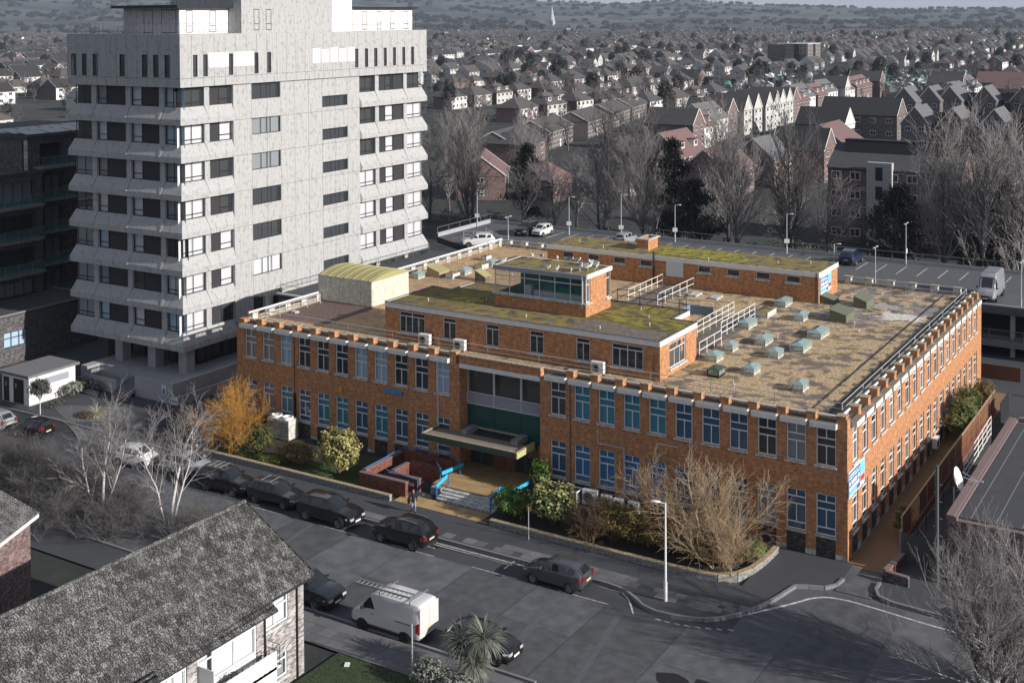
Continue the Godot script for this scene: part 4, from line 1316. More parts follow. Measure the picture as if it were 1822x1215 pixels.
func make_tower() -> void:
	rng.seed = 301
	var t := thing("tower_block", "tall pale concrete tower block with flared skirts between window bands", "building", Vector3(-60.85, 0, -4.35))
	var X := Vector3.RIGHT
	var N := Vector3(0, 0, -1)
	# core
	var core := MB.new()
	core.box(Vector3(-14.1, 3.6, -36.4), Vector3(-0.5, 27.4, -0.5))
	core.box(Vector3(-13.9, 27.4, -36.2), Vector3(0.30, 31.6, 0.30))
	part(t, "core", core, M.room)
	var soff := MB.new()
	soff.box(Vector3(-14.15, 3.5, -36.4), Vector3(0, 3.62, 0))
	soff.box(Vector3(-14.15, 27.0, -36.6), Vector3(0.42, 27.15, 0.42))
	part(t, "soffit", soff, M.concrete)
	var blinds := ["white_blind", "grey_blind", "white_blind", "grey_blind", "white_blind", "dark", "pale"]
	var fin := MB.new()
	fin.box(Vector3(0, 1.56, -0.3), Vector3(0.62, 3.38, 0.10))
	fin.quad(Vector3(0.04, 1.56, 0.10), Vector3(0.58, 1.56, 0.10), Vector3(0.40, 0.45, 0.52), Vector3(0.22, 0.45, 0.52))
	fin.tri(Vector3(0.22, 0.45, 0.52), Vector3(0.22, 0.45, 0.4), Vector3(0.04, 1.56, 0.10))
	fin.quad(Vector3(0.58, 1.56, 0.10), Vector3(0.58, 1.56, 0.0), Vector3(0.40, 0.45, 0.4), Vector3(0.40, 0.45, 0.52))
	fin.tri(Vector3(0.22, 0.45, 0.52), Vector3(0.40, 0.45, 0.52), Vector3(0.31, 0.3, 0.47))
	var fm := mesh_of([fin, M.concrete])
	var dp := MB.new()
	dp.box(Vector3(0, 0, -0.25), Vector3(1, 1, -0.13))
	var dm := mesh_of([dp, M.blind_panel_dark])
	for f in 7:
		var y := 3.5 + 3.36 * f
		skirt(t, Vector3(-14.15, y, 0), X, 14.15, 1.0, 1.0)
		skirt(t, Vector3(0, y, 0), N, 6.35, 1.0, -0.45)
		skirt(t, Vector3(0, y, -24.8), N, 11.6, -0.45, 1.0)
		skirt(t, Vector3(-14.15, y, -8), Vector3(0, 0, 1), 8.0, 0.0, 1.0)
		for fx in [-11.65, -7.0, -2.62]: inst(t, "fin", fm, Transform3D(Basis(X, Vector3.UP, Vector3(0, 0, 1)), Vector3(fx, y, 0)))
		for fz in [-2.75, -27.75, -32.85]: inst(t, "fin", fm, Transform3D(Basis(N, Vector3.UP, X), Vector3(0, y, fz)))
		var h := 1.79
		var w0 := Vector3(0, y + 1.57, 0)
		for s in [[-14.1, 2.42, PAIR], [-11.0, 1.25, SLIM], [-6.36, 1.3, SLIM], [-2.0, 1.95, PAIR]]:
			window(t, w0 + X * s[0], X, s[1], h, s[2], blinds[rng.randi_range(0, 6)] if s[0] != -14.1 else ["dark", "grey_blind"][rng.randi_range(0, 1)], false, false, "black", 0.10)
		for s in [[-9.75, 2.75], [-5.06, 2.44]]: inst(t, "dark_panel", dm, Transform3D(Basis(X * s[1], Vector3.UP * h, Vector3(0, 0, 1)), w0 + X * s[0]))
		for s in [[-0.04, 2.68, PAIR], [-4.75, 1.55, SLIM], [-24.85, 2.85, PAIR], [-29.7, 1.5, SLIM], [-33.5, 2.85, PAIR]]:
			window(t, w0 + Vector3(0, 0, s[0]), N, s[1], h, s[2], ["dark", "grey_blind"][rng.randi_range(0, 1)] if f == 6 else ["white_blind", "white_blind", "white_blind", "dark"][rng.randi_range(0, 3)], false, false, "black", 0.10)
		for s in [[-3.38, 1.37], [-28.4, 1.3], [-31.2, 1.62]]: inst(t, "dark_panel", dm, Transform3D(Basis(N * s[1], Vector3.UP * h, X), w0 + Vector3(0, 0, s[0])))
	# plain wall of storey-high panels with the two columns of windows
	var xs := [6.3, 8.7, 10.8, 12.75, 14.75, 16.8, 18.85, 20.9, 22.95, 24.9]
	var ys := [3.5]
	var holes := []
	for f in 7:
		var y := 3.5 + 3.36 * f
		ys.append(y + 3.36)
		holes.append(Rect2(8.72, y + 1.8, 3.95, 1.58))
		holes.append(Rect2(18.9, y + 0.4, 4.0, 1.12))
	cladding(t, Vector3(0.22, 0, 0), N, xs, ys, holes, M.concrete, 0.16)
	for h in holes:
		var up: bool = h.size.y > 1.4
		window(t, Vector3(0.22, h.position.y, -h.position.x), N, h.size.x, h.size.y, [[0.0, 1.0, 3]], ["dark", "dark", "grey_blind", "white_blind"][rng.randi_range(0, 3)] if up else "dark", false, false, "black", 0.08)
	for e in [-6.3, -24.9]:
		var b := MB.new()
		b.box(Vector3(-0.3, 3.5, e - 0.02), Vector3(0.2, 27.0, e + 0.02))
		part(t, "wall_return", b, M.concrete)
	# attic storey
	var ax := []
	for k in 12: ax.append(-0.45 + 15.05 * k / 11.0)
	var ah := []
	for s in [-14.0, -12.5, -11.0, -7.35, -4.4, -2.95, -1.5]: ah.append(Rect2(s + 14.15 - 0.0, 27.88, 0.72, 2.02))
	cladding(t, Vector3(-14.15, 0, 0.45), X, ax, [27.0, 27.8, 31.7], ah, M.concrete, 0.12)
	for h in ah: window(t, Vector3(-14.15 + h.position.x, h.position.y, 0.45), X, h.size.x, h.size.y, SLIM, "dark", false, false, "black", 0.05)
	var bx := []
	for k in 28: bx.append(-0.45 + 37.3 * k / 27.0)
	var bh := []
	for s in [1.1, 2.35, 5.55, 8.9, 10.65, 23.95, 25.6, 27.2, 28.85, 30.5, 32.2, 33.85]: bh.append(Rect2(s, 27.90, 0.55, 1.98))
	cladding(t, Vector3(0.45, 0, 0), N, bx, [27.0, 27.8, 31.7], bh, M.concrete, 0.12)
	for h in bh: window(t, Vector3(0.45, h.position.y, -h.position.x), N, h.size.x, h.size.y, SLIM, "dark", false, false, "black", 0.05)
	var wp := MB.new()
	wp.box(Vector3(0.44, 28.7, -5.5), Vector3(0.47, 30.0, -3.0))
	wp.box(Vector3(0.44, 28.7, -8.85), Vector3(0.47, 30.0, -6.2))
	part(t, "white_patch", wp, M.paint_white)
	var gp := MB.new()
	for k in 5: gp.box(Vector3(0.44, 28.6, -18.4 - k * 1.38), Vector3(0.462, 30.1 - 0.12 * (k % 2), -17.2 - k * 1.38))
	part(t, "painted_patch", gp, mat("patch_pale", lin(0.57, 0.57, 0.59), 0.8))
	# roof: parapet railing, two white penthouses, the core that rises out of the picture
	var rf := MB.new()
	rf.box(Vector3(-14.6, 31.62, -36.85), Vector3(0.40, 31.74, 0.40))
	part(t, "roof_slab", rf, M.concrete_darker)
	railing(t, "roof_railing", [Vector3(-14.3, 31.74, -12), Vector3(-14.3, 31.74, 0.2), Vector3(0.2, 31.74, 0.2), Vector3(0.2, 31.74, -7.2)], 0.95, [0.2, 1.0], 0.55, M.grey_metal, 0.018)
	railing(t, "roof_railing", [Vector3(0.2, 31.74, -24.2), Vector3(0.2, 31.74, -36.5)], 0.95, [0.2, 1.0], 0.55, M.grey_metal, 0.018)
	var c2 := MB.new()
	c2.box(Vector3(-9, 31.74, -20.4), Vector3(0.38, 40, -7.3))
	part(t, "stair_tower", c2, M.concrete)
	for s in [[8.95, 0.75], [10.6, 0.75]]: window(t, Vector3(0.385, 32.0, -s[0]), N, s[1], 2.0, SLIM, "dark", false, false, "black", 0.0)
	var c3 := MB.new()
	c3.box(Vector3(-8, 31.74, -23.6), Vector3(0.36, 40, -20.42))
	part(t, "white_stair_wall", c3, M.paint_white)
	var p1 := MB.new()
	p1.box(Vector3(-9, 31.74, -35.4), Vector3(-0.5, 34.1, -23.62))
	part(t, "penthouse", p1, M.paint_white)
	for s in [24.0, 26.4, 28.9, 31.3, 33.8]: window(t, Vector3(-0.495, 31.85, -s), N, 0.75, 2.0, SLIM, "dark", false, false, "black", 0.0)
	var p2 := MB.new()
	p2.box(Vector3(-8.6, 31.74, -7.28), Vector3(-1.4, 34.1, -1.2))
	part(t, "penthouse", p2, M.concrete)
	var p3 := MB.new()
	p3.box(Vector3(-1.4, 31.74, -7.28), Vector3(-1.3, 34.1, -1.22))
	part(t, "penthouse_wall", p3, M.paint_white)
	for s in [[-5.9, 1.2], [-3.6, 1.9]]: window(t, Vector3(s[0], 31.8, -1.195), X, s[1], 2.15, [[0.0, 1.0, 1]], "dark", false, false, "black", 0.0)
	for s in [2.0, 4.9]: window(t, Vector3(-1.295, 31.85, -s), N, 0.8, 2.0, SLIM, "dark", false, false, "black", 0.0)
	var pr := MB.new()
	pr.box(Vector3(-9.4, 34.1, -7.3), Vector3(-0.7, 34.35, -0.4))
	part(t, "penthouse_roof", pr, M.dark_metal)
	pr = MB.new()
	pr.box(Vector3(-9, 34.1, -35.9), Vector3(-0.1, 34.32, -23.6))
	part(t, "penthouse_roof", pr, M.dark_metal)
	# open ground storey: columns, glazing, plinth wall
	for s in [[-9.3, -1.2], [-4.9, -1.2], [-0.9, -1.2], [-0.9, -9], [-0.9, -17], [-0.9, -25], [-0.9, -33]]:
		var b := MB.new()
		b.box(Vector3(s[0] - 0.5, 0, s[1] - 0.5), Vector3(s[0] + 0.5, 3.55, s[1] + 0.5))
		part(t, "column", b, M.concrete_darker)
	var gw := MB.new()
	gw.box(Vector3(-13.5, 0, -36), Vector3(-1.9, 3.5, -3.0))
	part(t, "ground_storey", gw, M.room)
	for k in 5: window(t, Vector3(-12.0 + k * 2.0, 1.25, -2.95), X, 1.9, 2.2, [[0.0, 1.0, 2]], ["dark", "grey_blind"][k % 2], false, false, "black", -0.08, "glass", "entrance_glazing")
	for k in 5: window(t, Vector3(-1.85, 1.3, -3.4 - k * 3.2), N, 2.9, 2.1, [[0.0, 1.0, 3]], ["dark", "grey_blind"][k % 2], false, false, "black", -0.08, "glass", "entrance_glazing")
	# terrace, retaining walls and steps
	var tr := thing("terrace_wall", "grey rendered retaining wall of the terrace at the foot of the tower", "wall", Vector3(-62, 0, -2))
	var tb := MB.new()
	tb.box(Vector3(-10, 0, -38), Vector3(3.2, 1.18, -0.2))
	part(tr, "terrace", tb, M.concrete_darker)
	var tw := MB.new()
	tw.box(Vector3(-7.6, 0, 1.2), Vector3(-3.3, 1.15, 1.45))
	tw.box(Vector3(-7.6, 0, -0.2), Vector3(-7.4, 1.7, 1.2))
	tw.box(Vector3(-1.3, 0, 0.9), Vector3(3.5, 1.75, 1.12))
	tw.box(Vector3(3.3, 0, -14), Vector3(3.5, 1.75, 0.9))
	tw.box(Vector3(4.0, 0, -16), Vector3(4.2, 0.75, 1.0))
	part(tr, "retaining_wall", tw, M.concrete_darker)
	for k in 7:
		var b := MB.new()
		b.box(Vector3(-3.3, 0, -0.2), Vector3(-1.35, 1.18 - k * 0.165, 0.08 + k * 0.28))
		b.box(Vector3(-3.3, 1.14 - k * 0.165, 0.02 + k * 0.28), Vector3(-1.35, 1.19 - k * 0.165, 0.10 + k * 0.28))
		part(tr, "step", b, M.flag3)
	var ck := MB.new()
	ck.bar(Vector3(-3.4, 1.25, -0.1), Vector3(-3.4, 0.15, 1.95), 0.16, 0.3)
	ck.bar(Vector3(-1.28, 1.25, -0.1), Vector3(-1.28, 0.15, 1.95), 0.1, 0.3)
	part(tr, "stair_cheek", ck, M.concrete_darker)
	var sg := MB.new()
	sg.box(Vector3(2.1, 0.65, 1.12), Vector3(2.65, 1.55, 1.15))
	sg.box(Vector3(3.55, 0.1, 1.35), Vector3(4.3, 0.75, 1.40))
	part(tr, "notice", sg, M.off_white)
	var sk := MB.new()
	sk.box(Vector3(2.25, 0.75, 1.15), Vector3(2.5, 1.2, 1.16))
	sk.box(Vector3(3.6, 0.38, 1.40), Vector3(4.25, 0.46, 1.41))
	part(tr, "notice_print", sk, M.deep_blue)
	# planter with its low wall
	low_wall("low pale edging wall of the planting bed behind the white hut", V([-70.5, 0.6, -66.0, 0.9]), 0.35, 0.2, M.concrete_darker, M.kerb)
	# flat dark roof between tower and office
	var lk := thing("link_building", "low dark link building with railed flat roof between tower and office", "building", Vector3(-55, 0, -20))
	var lb := MB.new()
	lb.box(Vector3(-5.3, 0, -22), Vector3(4.6, 6.2, 4.0))
	part(lk, "wall", lb, M.black_brick)
	var lr := MB.new()
	lr.box(Vector3(-5.35, 6.2, -22.1), Vector3(4.7, 6.4, 4.1))
	part(lk, "roof", lr, M.asphalt)
	var le := MB.new()
	le.box(Vector3(-5.35, 6.4, 3.9), Vector3(4.7, 6.55, 4.12))
	part(lk, "roof_edge", le, M.off_white)
	railing(lk, "roof_railing", [Vector3(-5.1, 6.4, -21), Vector3(-5.1, 6.4, 3.8), Vector3(4.5, 6.4, 3.8)], 0.9, [0.5, 1.0], 3.0, M.grey_metal, 0.025)
	for k in 2: window(lk, Vector3(-4.6 + k * 2.4, 3.9, 4.0), X, 1.8, 1.6, [[0.0, 1.0, 2]], "dark", false, false, "black", 0.0)

func make_left() -> void:
	# the white hut
	var h := thing("substation_hut", "small white rendered hut with flat grey roof and two black doors", "hut", Vector3(-70.6, 0, 3.4))
	var b := MB.new()
	b.box(Vector3(-1.8, 0, -2.4), Vector3(1.8, 2.45, 2.4))
	part(h, "wall", b, M.paint_white)
	var r := MB.new()
	r.box(Vector3(-2.05, 2.45, -2.7), Vector3(2.05, 2.66, 2.65))
	part(h, "roof", r, M.flag3)
	for s in [[-1.6, 0.75], [-0.25, 1.35]]:
		var d := MB.new()
		d.box(Vector3(s[0], 0.05, 2.4), Vector3(s[0] + s[1], 2.15, 2.43))
		part(h, "door", d, M.black)
		var n := MB.new()
		n.box(Vector3(s[0] + 0.28, 1.35, 2.43), Vector3(s[0] + 0.42, 1.75, 2.44))
		part(h, "notice", n, mat("plate_yellow", lin(0.45, 0.38, 0.12), 0.6))
	var l := MB.new()
	l.box(Vector3(1.8, 1.45, -1.7), Vector3(1.82, 2.05, 0.9))
	part(h, "louvre_panel", l, M.spandrel)
	# low brick block with flat roof
	var c := thing("low_block", "low dark brick block with flat dark roof beside the apartment building", "building", Vector3(-85, 0, 0))
	var cb := MB.new()
	cb.wall(Vector3(3.5, 0, 12), Vector3(0, 0, -1), Vector3.UP, 24, 4.6, [Rect2(13.0, 1.6, 2.6, 1.5), Rect2(9.6, 0.6, 1.4, 2.6), Rect2(7.2, 0.2, 1.6, 2.9)], 0.2)
	cb.box(Vector3(-6, 0, -12), Vector3(3.3, 4.5, -11.8))
	part(c, "wall", cb, M.black_brick)
	var cr := MB.new()
	cr.box(Vector3(-6, 4.55, -12), Vector3(3.55, 4.72, 12))
	part(c, "roof", cr, M.asphalt)
	var ce := MB.new()
	ce.box(Vector3(3.4, 4.72, -12.05), Vector3(3.62, 4.86, 12))
	ce.box(Vector3(-6, 4.72, -12.1), Vector3(3.4, 4.84, -11.9))
	part(c, "roof_edge", ce, M.kerb)
	window(c, Vector3(3.5, 1.6, -1.0), Vector3(0, 0, -1), 2.6, 1.5, [[0.0, 0.6, 3], [0.6, 1.0, 3]], "pale", false, true, "black")
	window(c, Vector3(3.5, 0.6, 2.4), Vector3(0, 0, -1), 1.4, 2.6, [[0.0, 0.7, 2], [0.7, 1.0, 2]], "grey_blind", false, true, "black")
	window(c, Vector3(3.5, 0.2, 4.8), Vector3(0, 0, -1), 1.6, 2.9, [[0.0, 0.7, 2], [0.7, 1.0, 2]], "dark", false, true, "black")
	# dark apartment building with balconies, in two wings
	for w in 2:
		var z0: float = -10.3 if w == 0 else 14.0
		var z1: float = -34.0 if w == 0 else -10.6
		var xf: float = -90.0 if w == 0 else -87.8
		var top: float = 20.6 if w == 0 else 17.2
		var a := thing("apartment_building", "dark brick apartment building with solar panels behind the tower" if w == 0 else "dark brick apartment wing with long balconies at the left edge", "building", Vector3(xf, 0, z0))
		var wb := MB.new()
		var hs := []
		var floors := 6 if w == 0 else 5
		for f in floors:
			if w == 0:
				hs.append(Rect2(1.5, f * 3.42 + 0.5, 3.0, 2.3))
				hs.append(Rect2(7.5, f * 3.42 + 0.5, 3.0, 2.3))
			else:
				for k in 3: hs.append(Rect2(4.0 + k * 7.0, f * 3.42 + 0.5, 5.6, 2.3))
		wb.wall(Vector3.ZERO, Vector3(0, 0, -1), Vector3.UP, z0 - z1, top, hs, 0.9)
		wb.box(Vector3(-20, 0, -0.2), Vector3(-0.9, top, 0))
		wb.box(Vector3(-20, 0, z1 - z0), Vector3(0, top, z1 - z0 + 0.2))
		part(a, "wall", wb, M.black_brick)
		var rb := MB.new()
		rb.box(Vector3(-20, top - 0.2, z1 - z0), Vector3(0.1, top, 0.1))
		rb.box(Vector3(-0.15, top, z1 - z0), Vector3(0.12, top + 0.25, 0.12))
		rb.box(Vector3(-20, top, -0.15), Vector3(-0.15, top + 0.25, 0.12))
		part(a, "roof", rb, M.asphalt)
		for q: Rect2 in hs:
			window(a, Vector3(0, q.position.y, -q.position.x), Vector3(0, 0, -1), q.size.x, q.size.y, [[0.0, 1.0, 3 if w == 0 else 5]], ["dark", "grey_blind"][rng.randi_range(0, 1)], false, false, "black", 0.7)
			if w == 1 and q.position.x > 5: continue
			var f := q.position.y
			var bl := MB.new()
			bl.box(Vector3(0.0, f - 0.3, -q.position.x - q.size.x - (14 if w == 1 else 1)), Vector3(1.5, f - 0.08, -q.position.x + 0.8))
			part(a, "balcony_slab", bl, M.kerb)
			railing(a, "balcony_railing", [Vector3(0.0, f - 0.08, -q.position.x + 0.7), Vector3(1.42, f - 0.08, -q.position.x + 0.7), Vector3(1.42, f - 0.08, -q.position.x - q.size.x - (13.9 if w == 1 else 0.9))], 1.05, [1.0], 1.6, M.grey_metal, 0.025)
			var gl := MB.new()
			gl.box(Vector3(1.40, f, -q.position.x - q.size.x - (13.8 if w == 1 else 0.8)), Vector3(1.415, f + 0.9, -q.position.x + 0.65))
			part(a, "balustrade_glass", gl, M.lantern_glass)
		if w == 0:
			for k in 7:
				for j in 3:
					var sp := MB.new()
					sp.obox(Transform3D(Basis(Vector3(0, 0, 1), -0.14), Vector3(-1.6 - j * 2.1, top + 0.45, -1.8 - k * 2.9)), Vector3(1.9, 0.05, 2.7))
					part(a, "solar_panel", sp, mat("solar", lin(0.02, 0.035, 0.075), 0.15) if not M.has("solar") else M.solar)

# ---------------------------------------------------------------- vehicles
# a body is lofted through stations [x, sill y, half width, shoulder y, half width, roof y, half width]
func ring_at(st: Array, x: float) -> Array:
	var i := 0
	while i < st.size() - 2 and x > st[i + 1][0]: i += 1
	var f: float = clampf((x - st[i][0]) / (st[i + 1][0] - st[i][0]), 0, 1)
	var s := []
	for k in 7: s.append(lerpf(st[i][k], st[i + 1][k], f))
	var mid: float = lerpf(s[1], s[3], 0.5)
	return [Vector3(x, s[1], s[2] * 0.86), Vector3(x, s[1] + 0.10, s[2]), Vector3(x, mid, lerpf(s[2], s[4], 0.5) + 0.03), Vector3(x, s[3] - 0.03, s[4]), Vector3(x, s[3] + 0.02, s[4] - 0.03),
		Vector3(x, s[5] - 0.05, s[6]), Vector3(x, s[5], s[6] * 0.86), Vector3(x, s[5] + 0.025, 0)]

func patch(b: MB, st: Array, x0: float, x1: float, k0: float, k1: float, side: float, lift := 0.012, skew := 0.0) -> void:
	var rows := []
	for i in 4:
		var row := []
		for j in 4:
			var f := j / 3.0
			var x := lerpf(x0, x1, f)
			var kk := lerpf(k0, k1, i / 3.0)
			x += skew * (i / 3.0) * (1.0 if skew > 0 else 1.0) * (f if skew < 0 else 1.0 - f)
			var r := ring_at(st, x)
			var a: int = mini(int(kk), 6)
			var p: Vector3 = r[a].lerp(r[a + 1], kk - a)
			p += Vector3(0, 0.35, 0.94 if k1 <= 5.2 else 0.2) * lift
			row.append(Vector3(p.x, p.y, p.z * side))
		if side > 0: row.reverse()
		rows.append(row)
	b.grid(rows)

func wheel_mesh(r: float, w: float, spokes: int, rim: Material) -> Array:
	var t := MB.new()
	t.lathe(Transform3D(Basis(Vector3.RIGHT, PI / 2), Vector3.ZERO), [Vector2(r * 0.66, -w * 0.5), Vector2(r * 0.92, -w * 0.5), Vector2(r, -w * 0.36), Vector2(r, w * 0.36), Vector2(r * 0.92, w * 0.5), Vector2(r * 0.66, w * 0.5)], 20)
	var d := MB.new()
	d.lathe(Transform3D(Basis(Vector3.RIGHT, PI / 2), Vector3.ZERO), [Vector2(r * 0.67, w * 0.2), Vector2(r * 0.67, w * 0.46), Vector2(r * 0.61, w * 0.46), Vector2(r * 0.57, w * 0.28)], 20)
	d.lathe(Transform3D(Basis(Vector3.RIGHT, PI / 2), Vector3.ZERO), [Vector2(r * 0.15, w * 0.3), Vector2(r * 0.13, w * 0.45), Vector2(0, w * 0.46)], 10)
	for k in spokes:
		var a := TAU * k / spokes
		d.bar(Vector3(cos(a) * r * 0.1, sin(a) * r * 0.1, w * 0.38), Vector3(cos(a) * r * 0.62, sin(a) * r * 0.62, w * 0.36), r * 0.13, w * 0.1)
	var i := MB.new()
	i.lathe(Transform3D(Basis(Vector3.RIGHT, PI / 2), Vector3.ZERO), [Vector2(r * 0.66, w * 0.14), Vector2(0, w * 0.14)], 14)
	return [mesh_of([t, M.tyre, i, M.black]), mesh_of([d, rim])]

# c: body, stations, windows of the side [x0, x1, skew], front and rear glass [x0, x1], axles, wheel radius, features
func make_car(called: String, label: String, category: String, c: Dictionary) -> Node3D:
	var o := thing(called, label, category)
	var st: Array = c.st
	var x0: float = st[0][0]
	var x1: float = st[-1][0]
	var b := MB.new()
	for side in [-1.0, 1.0]:
		var rows := []
		var n := 40
		for k in 8:
			var row := []
			for i in n + 1:
				var p: Vector3 = ring_at(st, lerpf(x0, x1, i / float(n)))[k]
				row.append(Vector3(p.x, p.y, p.z * side))
			if side > 0: row.reverse()
			rows.append(row)
		b.grid(rows)
		for e in 2:
			var r := ring_at(st, x0 if e == 0 else x1)
			for k in 7:
				var p: Vector3 = r[k] * Vector3(1, 1, side)
				var q: Vector3 = r[k + 1] * Vector3(1, 1, side)
				var m0 := Vector3(p.x, p.y, 0)
				var m1 := Vector3(q.x, q.y, 0)
				if (e == 1) == (side > 0): b.quad(m0, p, q, m1)
				else: b.quad(p, m0, m1, q)
	var paint: Material = c.paint
	part(o, "body", b, paint)
	var ub := MB.new()
	ub.box(Vector3(x0 + 0.1, st[2][1] - 0.03, -st[2][2] * 0.84), Vector3(x1 - 0.1, st[2][1] + 0.12, st[2][2] * 0.84))
	part(o, "underbody", ub, M.black)
	for side in [-1.0, 1.0]:
		for w in c.side:
			var g := MB.new()
			patch(g, st, w[0], w[1], 4.15, 4.9, side, 0.012, w[2])
			part(o, "side_window", g, M.car_glass)
	var ws := MB.new()
	var rg := MB.new()
	for side in [-1.0, 1.0]:
		if c.has("screen"): patch(ws, st, c.screen[0], c.screen[1], 5.15, 7.0, side, 0.014)
		if c.has("rear"): patch(rg, st, c.rear[0], c.rear[1], 5.2, 7.0, side, 0.014)
	if c.has("screen"): part(o, "windscreen", ws, M.car_glass)
	if c.has("rear"): part(o, "rear_window", rg, M.car_glass)
	var r: float = c.r
	var key := "%.2f %d %s" % [r, c.get("spokes", 5), c.get("rim", "alloy")]
	if not win_cache.has("tyre" + key):
		var a := wheel_mesh(r, 0.21, c.get("spokes", 5), M[c.get("rim", "alloy")])
		win_cache["tyre" + key] = a[0]
		win_cache["rim" + key] = a[1]
	for ax in c.axles:
		var half: float = ring_at(st, ax)[1].z
		for side in [-1.0, 1.0]:
			var arch := MB.new()
			arch.lathe(Transform3D(Basis(Vector3.RIGHT, PI / 2 * side), Vector3(ax, r, side * (half - 0.03))), [Vector2(r * 1.16, 0.0), Vector2(r * 1.14, 0.055), Vector2(0, 0.055)], 18)
			part(o, "wheel_arch", arch, M.black)
			var wn := inst(o, "wheel", win_cache["tyre" + key], Transform3D(Basis(Vector3.UP, 0.0 if side > 0 else PI), Vector3(ax, r, side * (half - 0.045))))
			inst(wn, "rim", win_cache["rim" + key])
	# lights, plates, mirrors, handles, bumper lines
	for side in [-1.0, 1.0]:
		var hl := MB.new()
		var f0 := ring_at(st, x1 - 0.26)
		var f1 := ring_at(st, x1)
		var y: float = c.get("lamp_y", 0.66)
		hl.quad(Vector3(x1 + 0.015, y - 0.08, side * f1[2].z * 0.58), Vector3(x1 + 0.015, y - 0.08, side * f1[2].z * 0.96), Vector3(x1 + 0.005, y + 0.07, side * f1[2].z * 0.98), Vector3(x1 + 0.005, y + 0.07, side * f1[2].z * 0.52))
		hl.quad(Vector3(x1 + 0.01, y - 0.08, side * f1[2].z * 0.97), Vector3(x1 - 0.3, y + 0.0, side * (f0[2].z + 0.025)), Vector3(x1 - 0.34, y + 0.09, side * (f0[2].z + 0.02)), Vector3(x1 + 0.005, y + 0.07, side * (f1[2].z * 0.98 + 0.01)))
		part(o, "headlight", hl, M.lamp_clear)
		var tl := MB.new()
		var r0 := ring_at(st, x0)
		var r1 := ring_at(st, x0 + 0.2)
		var ty: float = c.get("tail_y", 0.85)
		var th: float = c.get("tail_h", 0.12)
		tl.quad(Vector3(x0 - 0.015, ty - th, side * r0[2].z * 0.72), Vector3(x0 - 0.015, ty - th, side * r0[2].z * 0.99), Vector3(x0 - 0.008, ty + th, side * r0[3].z * 0.99), Vector3(x0 - 0.008, ty + th, side * r0[3].z * 0.72))
		tl.quad(Vector3(x0 - 0.01, ty - th, side * (r0[2].z + 0.012)), Vector3(x0 + 0.2, ty - th * 0.6, side * (r1[2].z + 0.03)), Vector3(x0 + 0.2, ty + th * 0.7, side * (r1[3].z + 0.03)), Vector3(x0 - 0.005, ty + th, side * (r0[3].z + 0.012)))
		part(o, "tail_light", tl, M.lamp_red)
		if c.has("mirror"):
			var mr := MB.new()
			var mz: float = ring_at(st, c.mirror)[4].z
			mr.obox(Transform3D(Basis(Vector3.UP, 0.3 * side), Vector3(c.mirror, st[3][3] + 0.09, side * (mz + 0.09))), Vector3(0.11, 0.13, 0.19))
			part(o, "mirror", mr, c.get("mirror_paint", paint))
		for hx in c.get("handles", []):
			var hh := MB.new()
			var q := ring_at(st, hx)
			hh.box(Vector3(hx - 0.09, q[3].y - 0.10, side * q[3].z - 0.015), Vector3(hx + 0.09, q[3].y - 0.075, side * q[3].z + 0.03))
			part(o, "handle", hh, c.get("handle_paint", paint))
	var np := MB.new()
	np.box(Vector3(x1 + 0.005, c.get("plate_y", 0.40), -0.25), Vector3(x1 + 0.03, c.get("plate_y", 0.40) + 0.11, 0.25))
	part(o, "front_plate", np, M.white)
	var rp := MB.new()
	rp.box(Vector3(x0 - 0.03, c.get("rear_plate_y", 0.62), -0.25), Vector3(x0 - 0.005, c.get("rear_plate_y", 0.62) + 0.11, 0.25))
	part(o, "rear_plate", rp, M.plate_yellow2)
	var gr := MB.new()
	gr.box(Vector3(x1 - 0.02, 0.46, -ring_at(st, x1)[2].z * 0.5), Vector3(x1 + 0.02, 0.68, ring_at(st, x1)[2].z * 0.5))
	gr.box(Vector3(x1 - 0.02, st[-1][1] + 0.0, -ring_at(st, x1)[2].z * 0.8), Vector3(x1 + 0.018, 0.36, ring_at(st, x1)[2].z * 0.8))
	gr.box(Vector3(x0 - 0.018, st[0][1], -ring_at(st, x0)[2].z * 0.85), Vector3(x0 + 0.02, 0.44, ring_at(st, x0)[2].z * 0.85))
	part(o, "grille", gr, M.trim_black)
	if c.has("bars"):
		var rb := MB.new()
		for side in [-1.0, 1.0]:
			var a := ring_at(st, c.bars[0])
			var d := ring_at(st, c.bars[1])
			rb.path([a[6] * Vector3(1, 1, side) + Vector3.UP * 0.02, a[6] * Vector3(1, 1, side) + Vector3(0.1, 0.07, 0), d[6] * Vector3(1, 1, side) + Vector3(-0.1, 0.07, 0), d[6] * Vector3(1, 1, side) + Vector3.UP * 0.02], 0.018, 5)
		for bx in c.get("cross", []):
			var q: Vector3 = ring_at(st, bx)[6]
			rb.bar(q + Vector3(0, 0.1, 0), q * Vector3(1, 1, -1) + Vector3(0, 0.1, 0), 0.06, 0.03)
		part(o, "roof_bar", rb, M.alloy)
	return o

func car_paint(key: String, r: float, g: float, b: float, rough := 0.25) -> StandardMaterial3D:
	var m := mat(key, lin(r, g, b), rough, 0.15)
	m.clearcoat_enabled = true
	m.clearcoat = 0.7
	m.clearcoat_roughness = 0.08
	return m

func park(o: Node3D, x: float, z: float, face: float, y := 0.0) -> Node3D:
	o.position = Vector3(x, y + 0.008, z)
	o.rotation.y = face
	return o

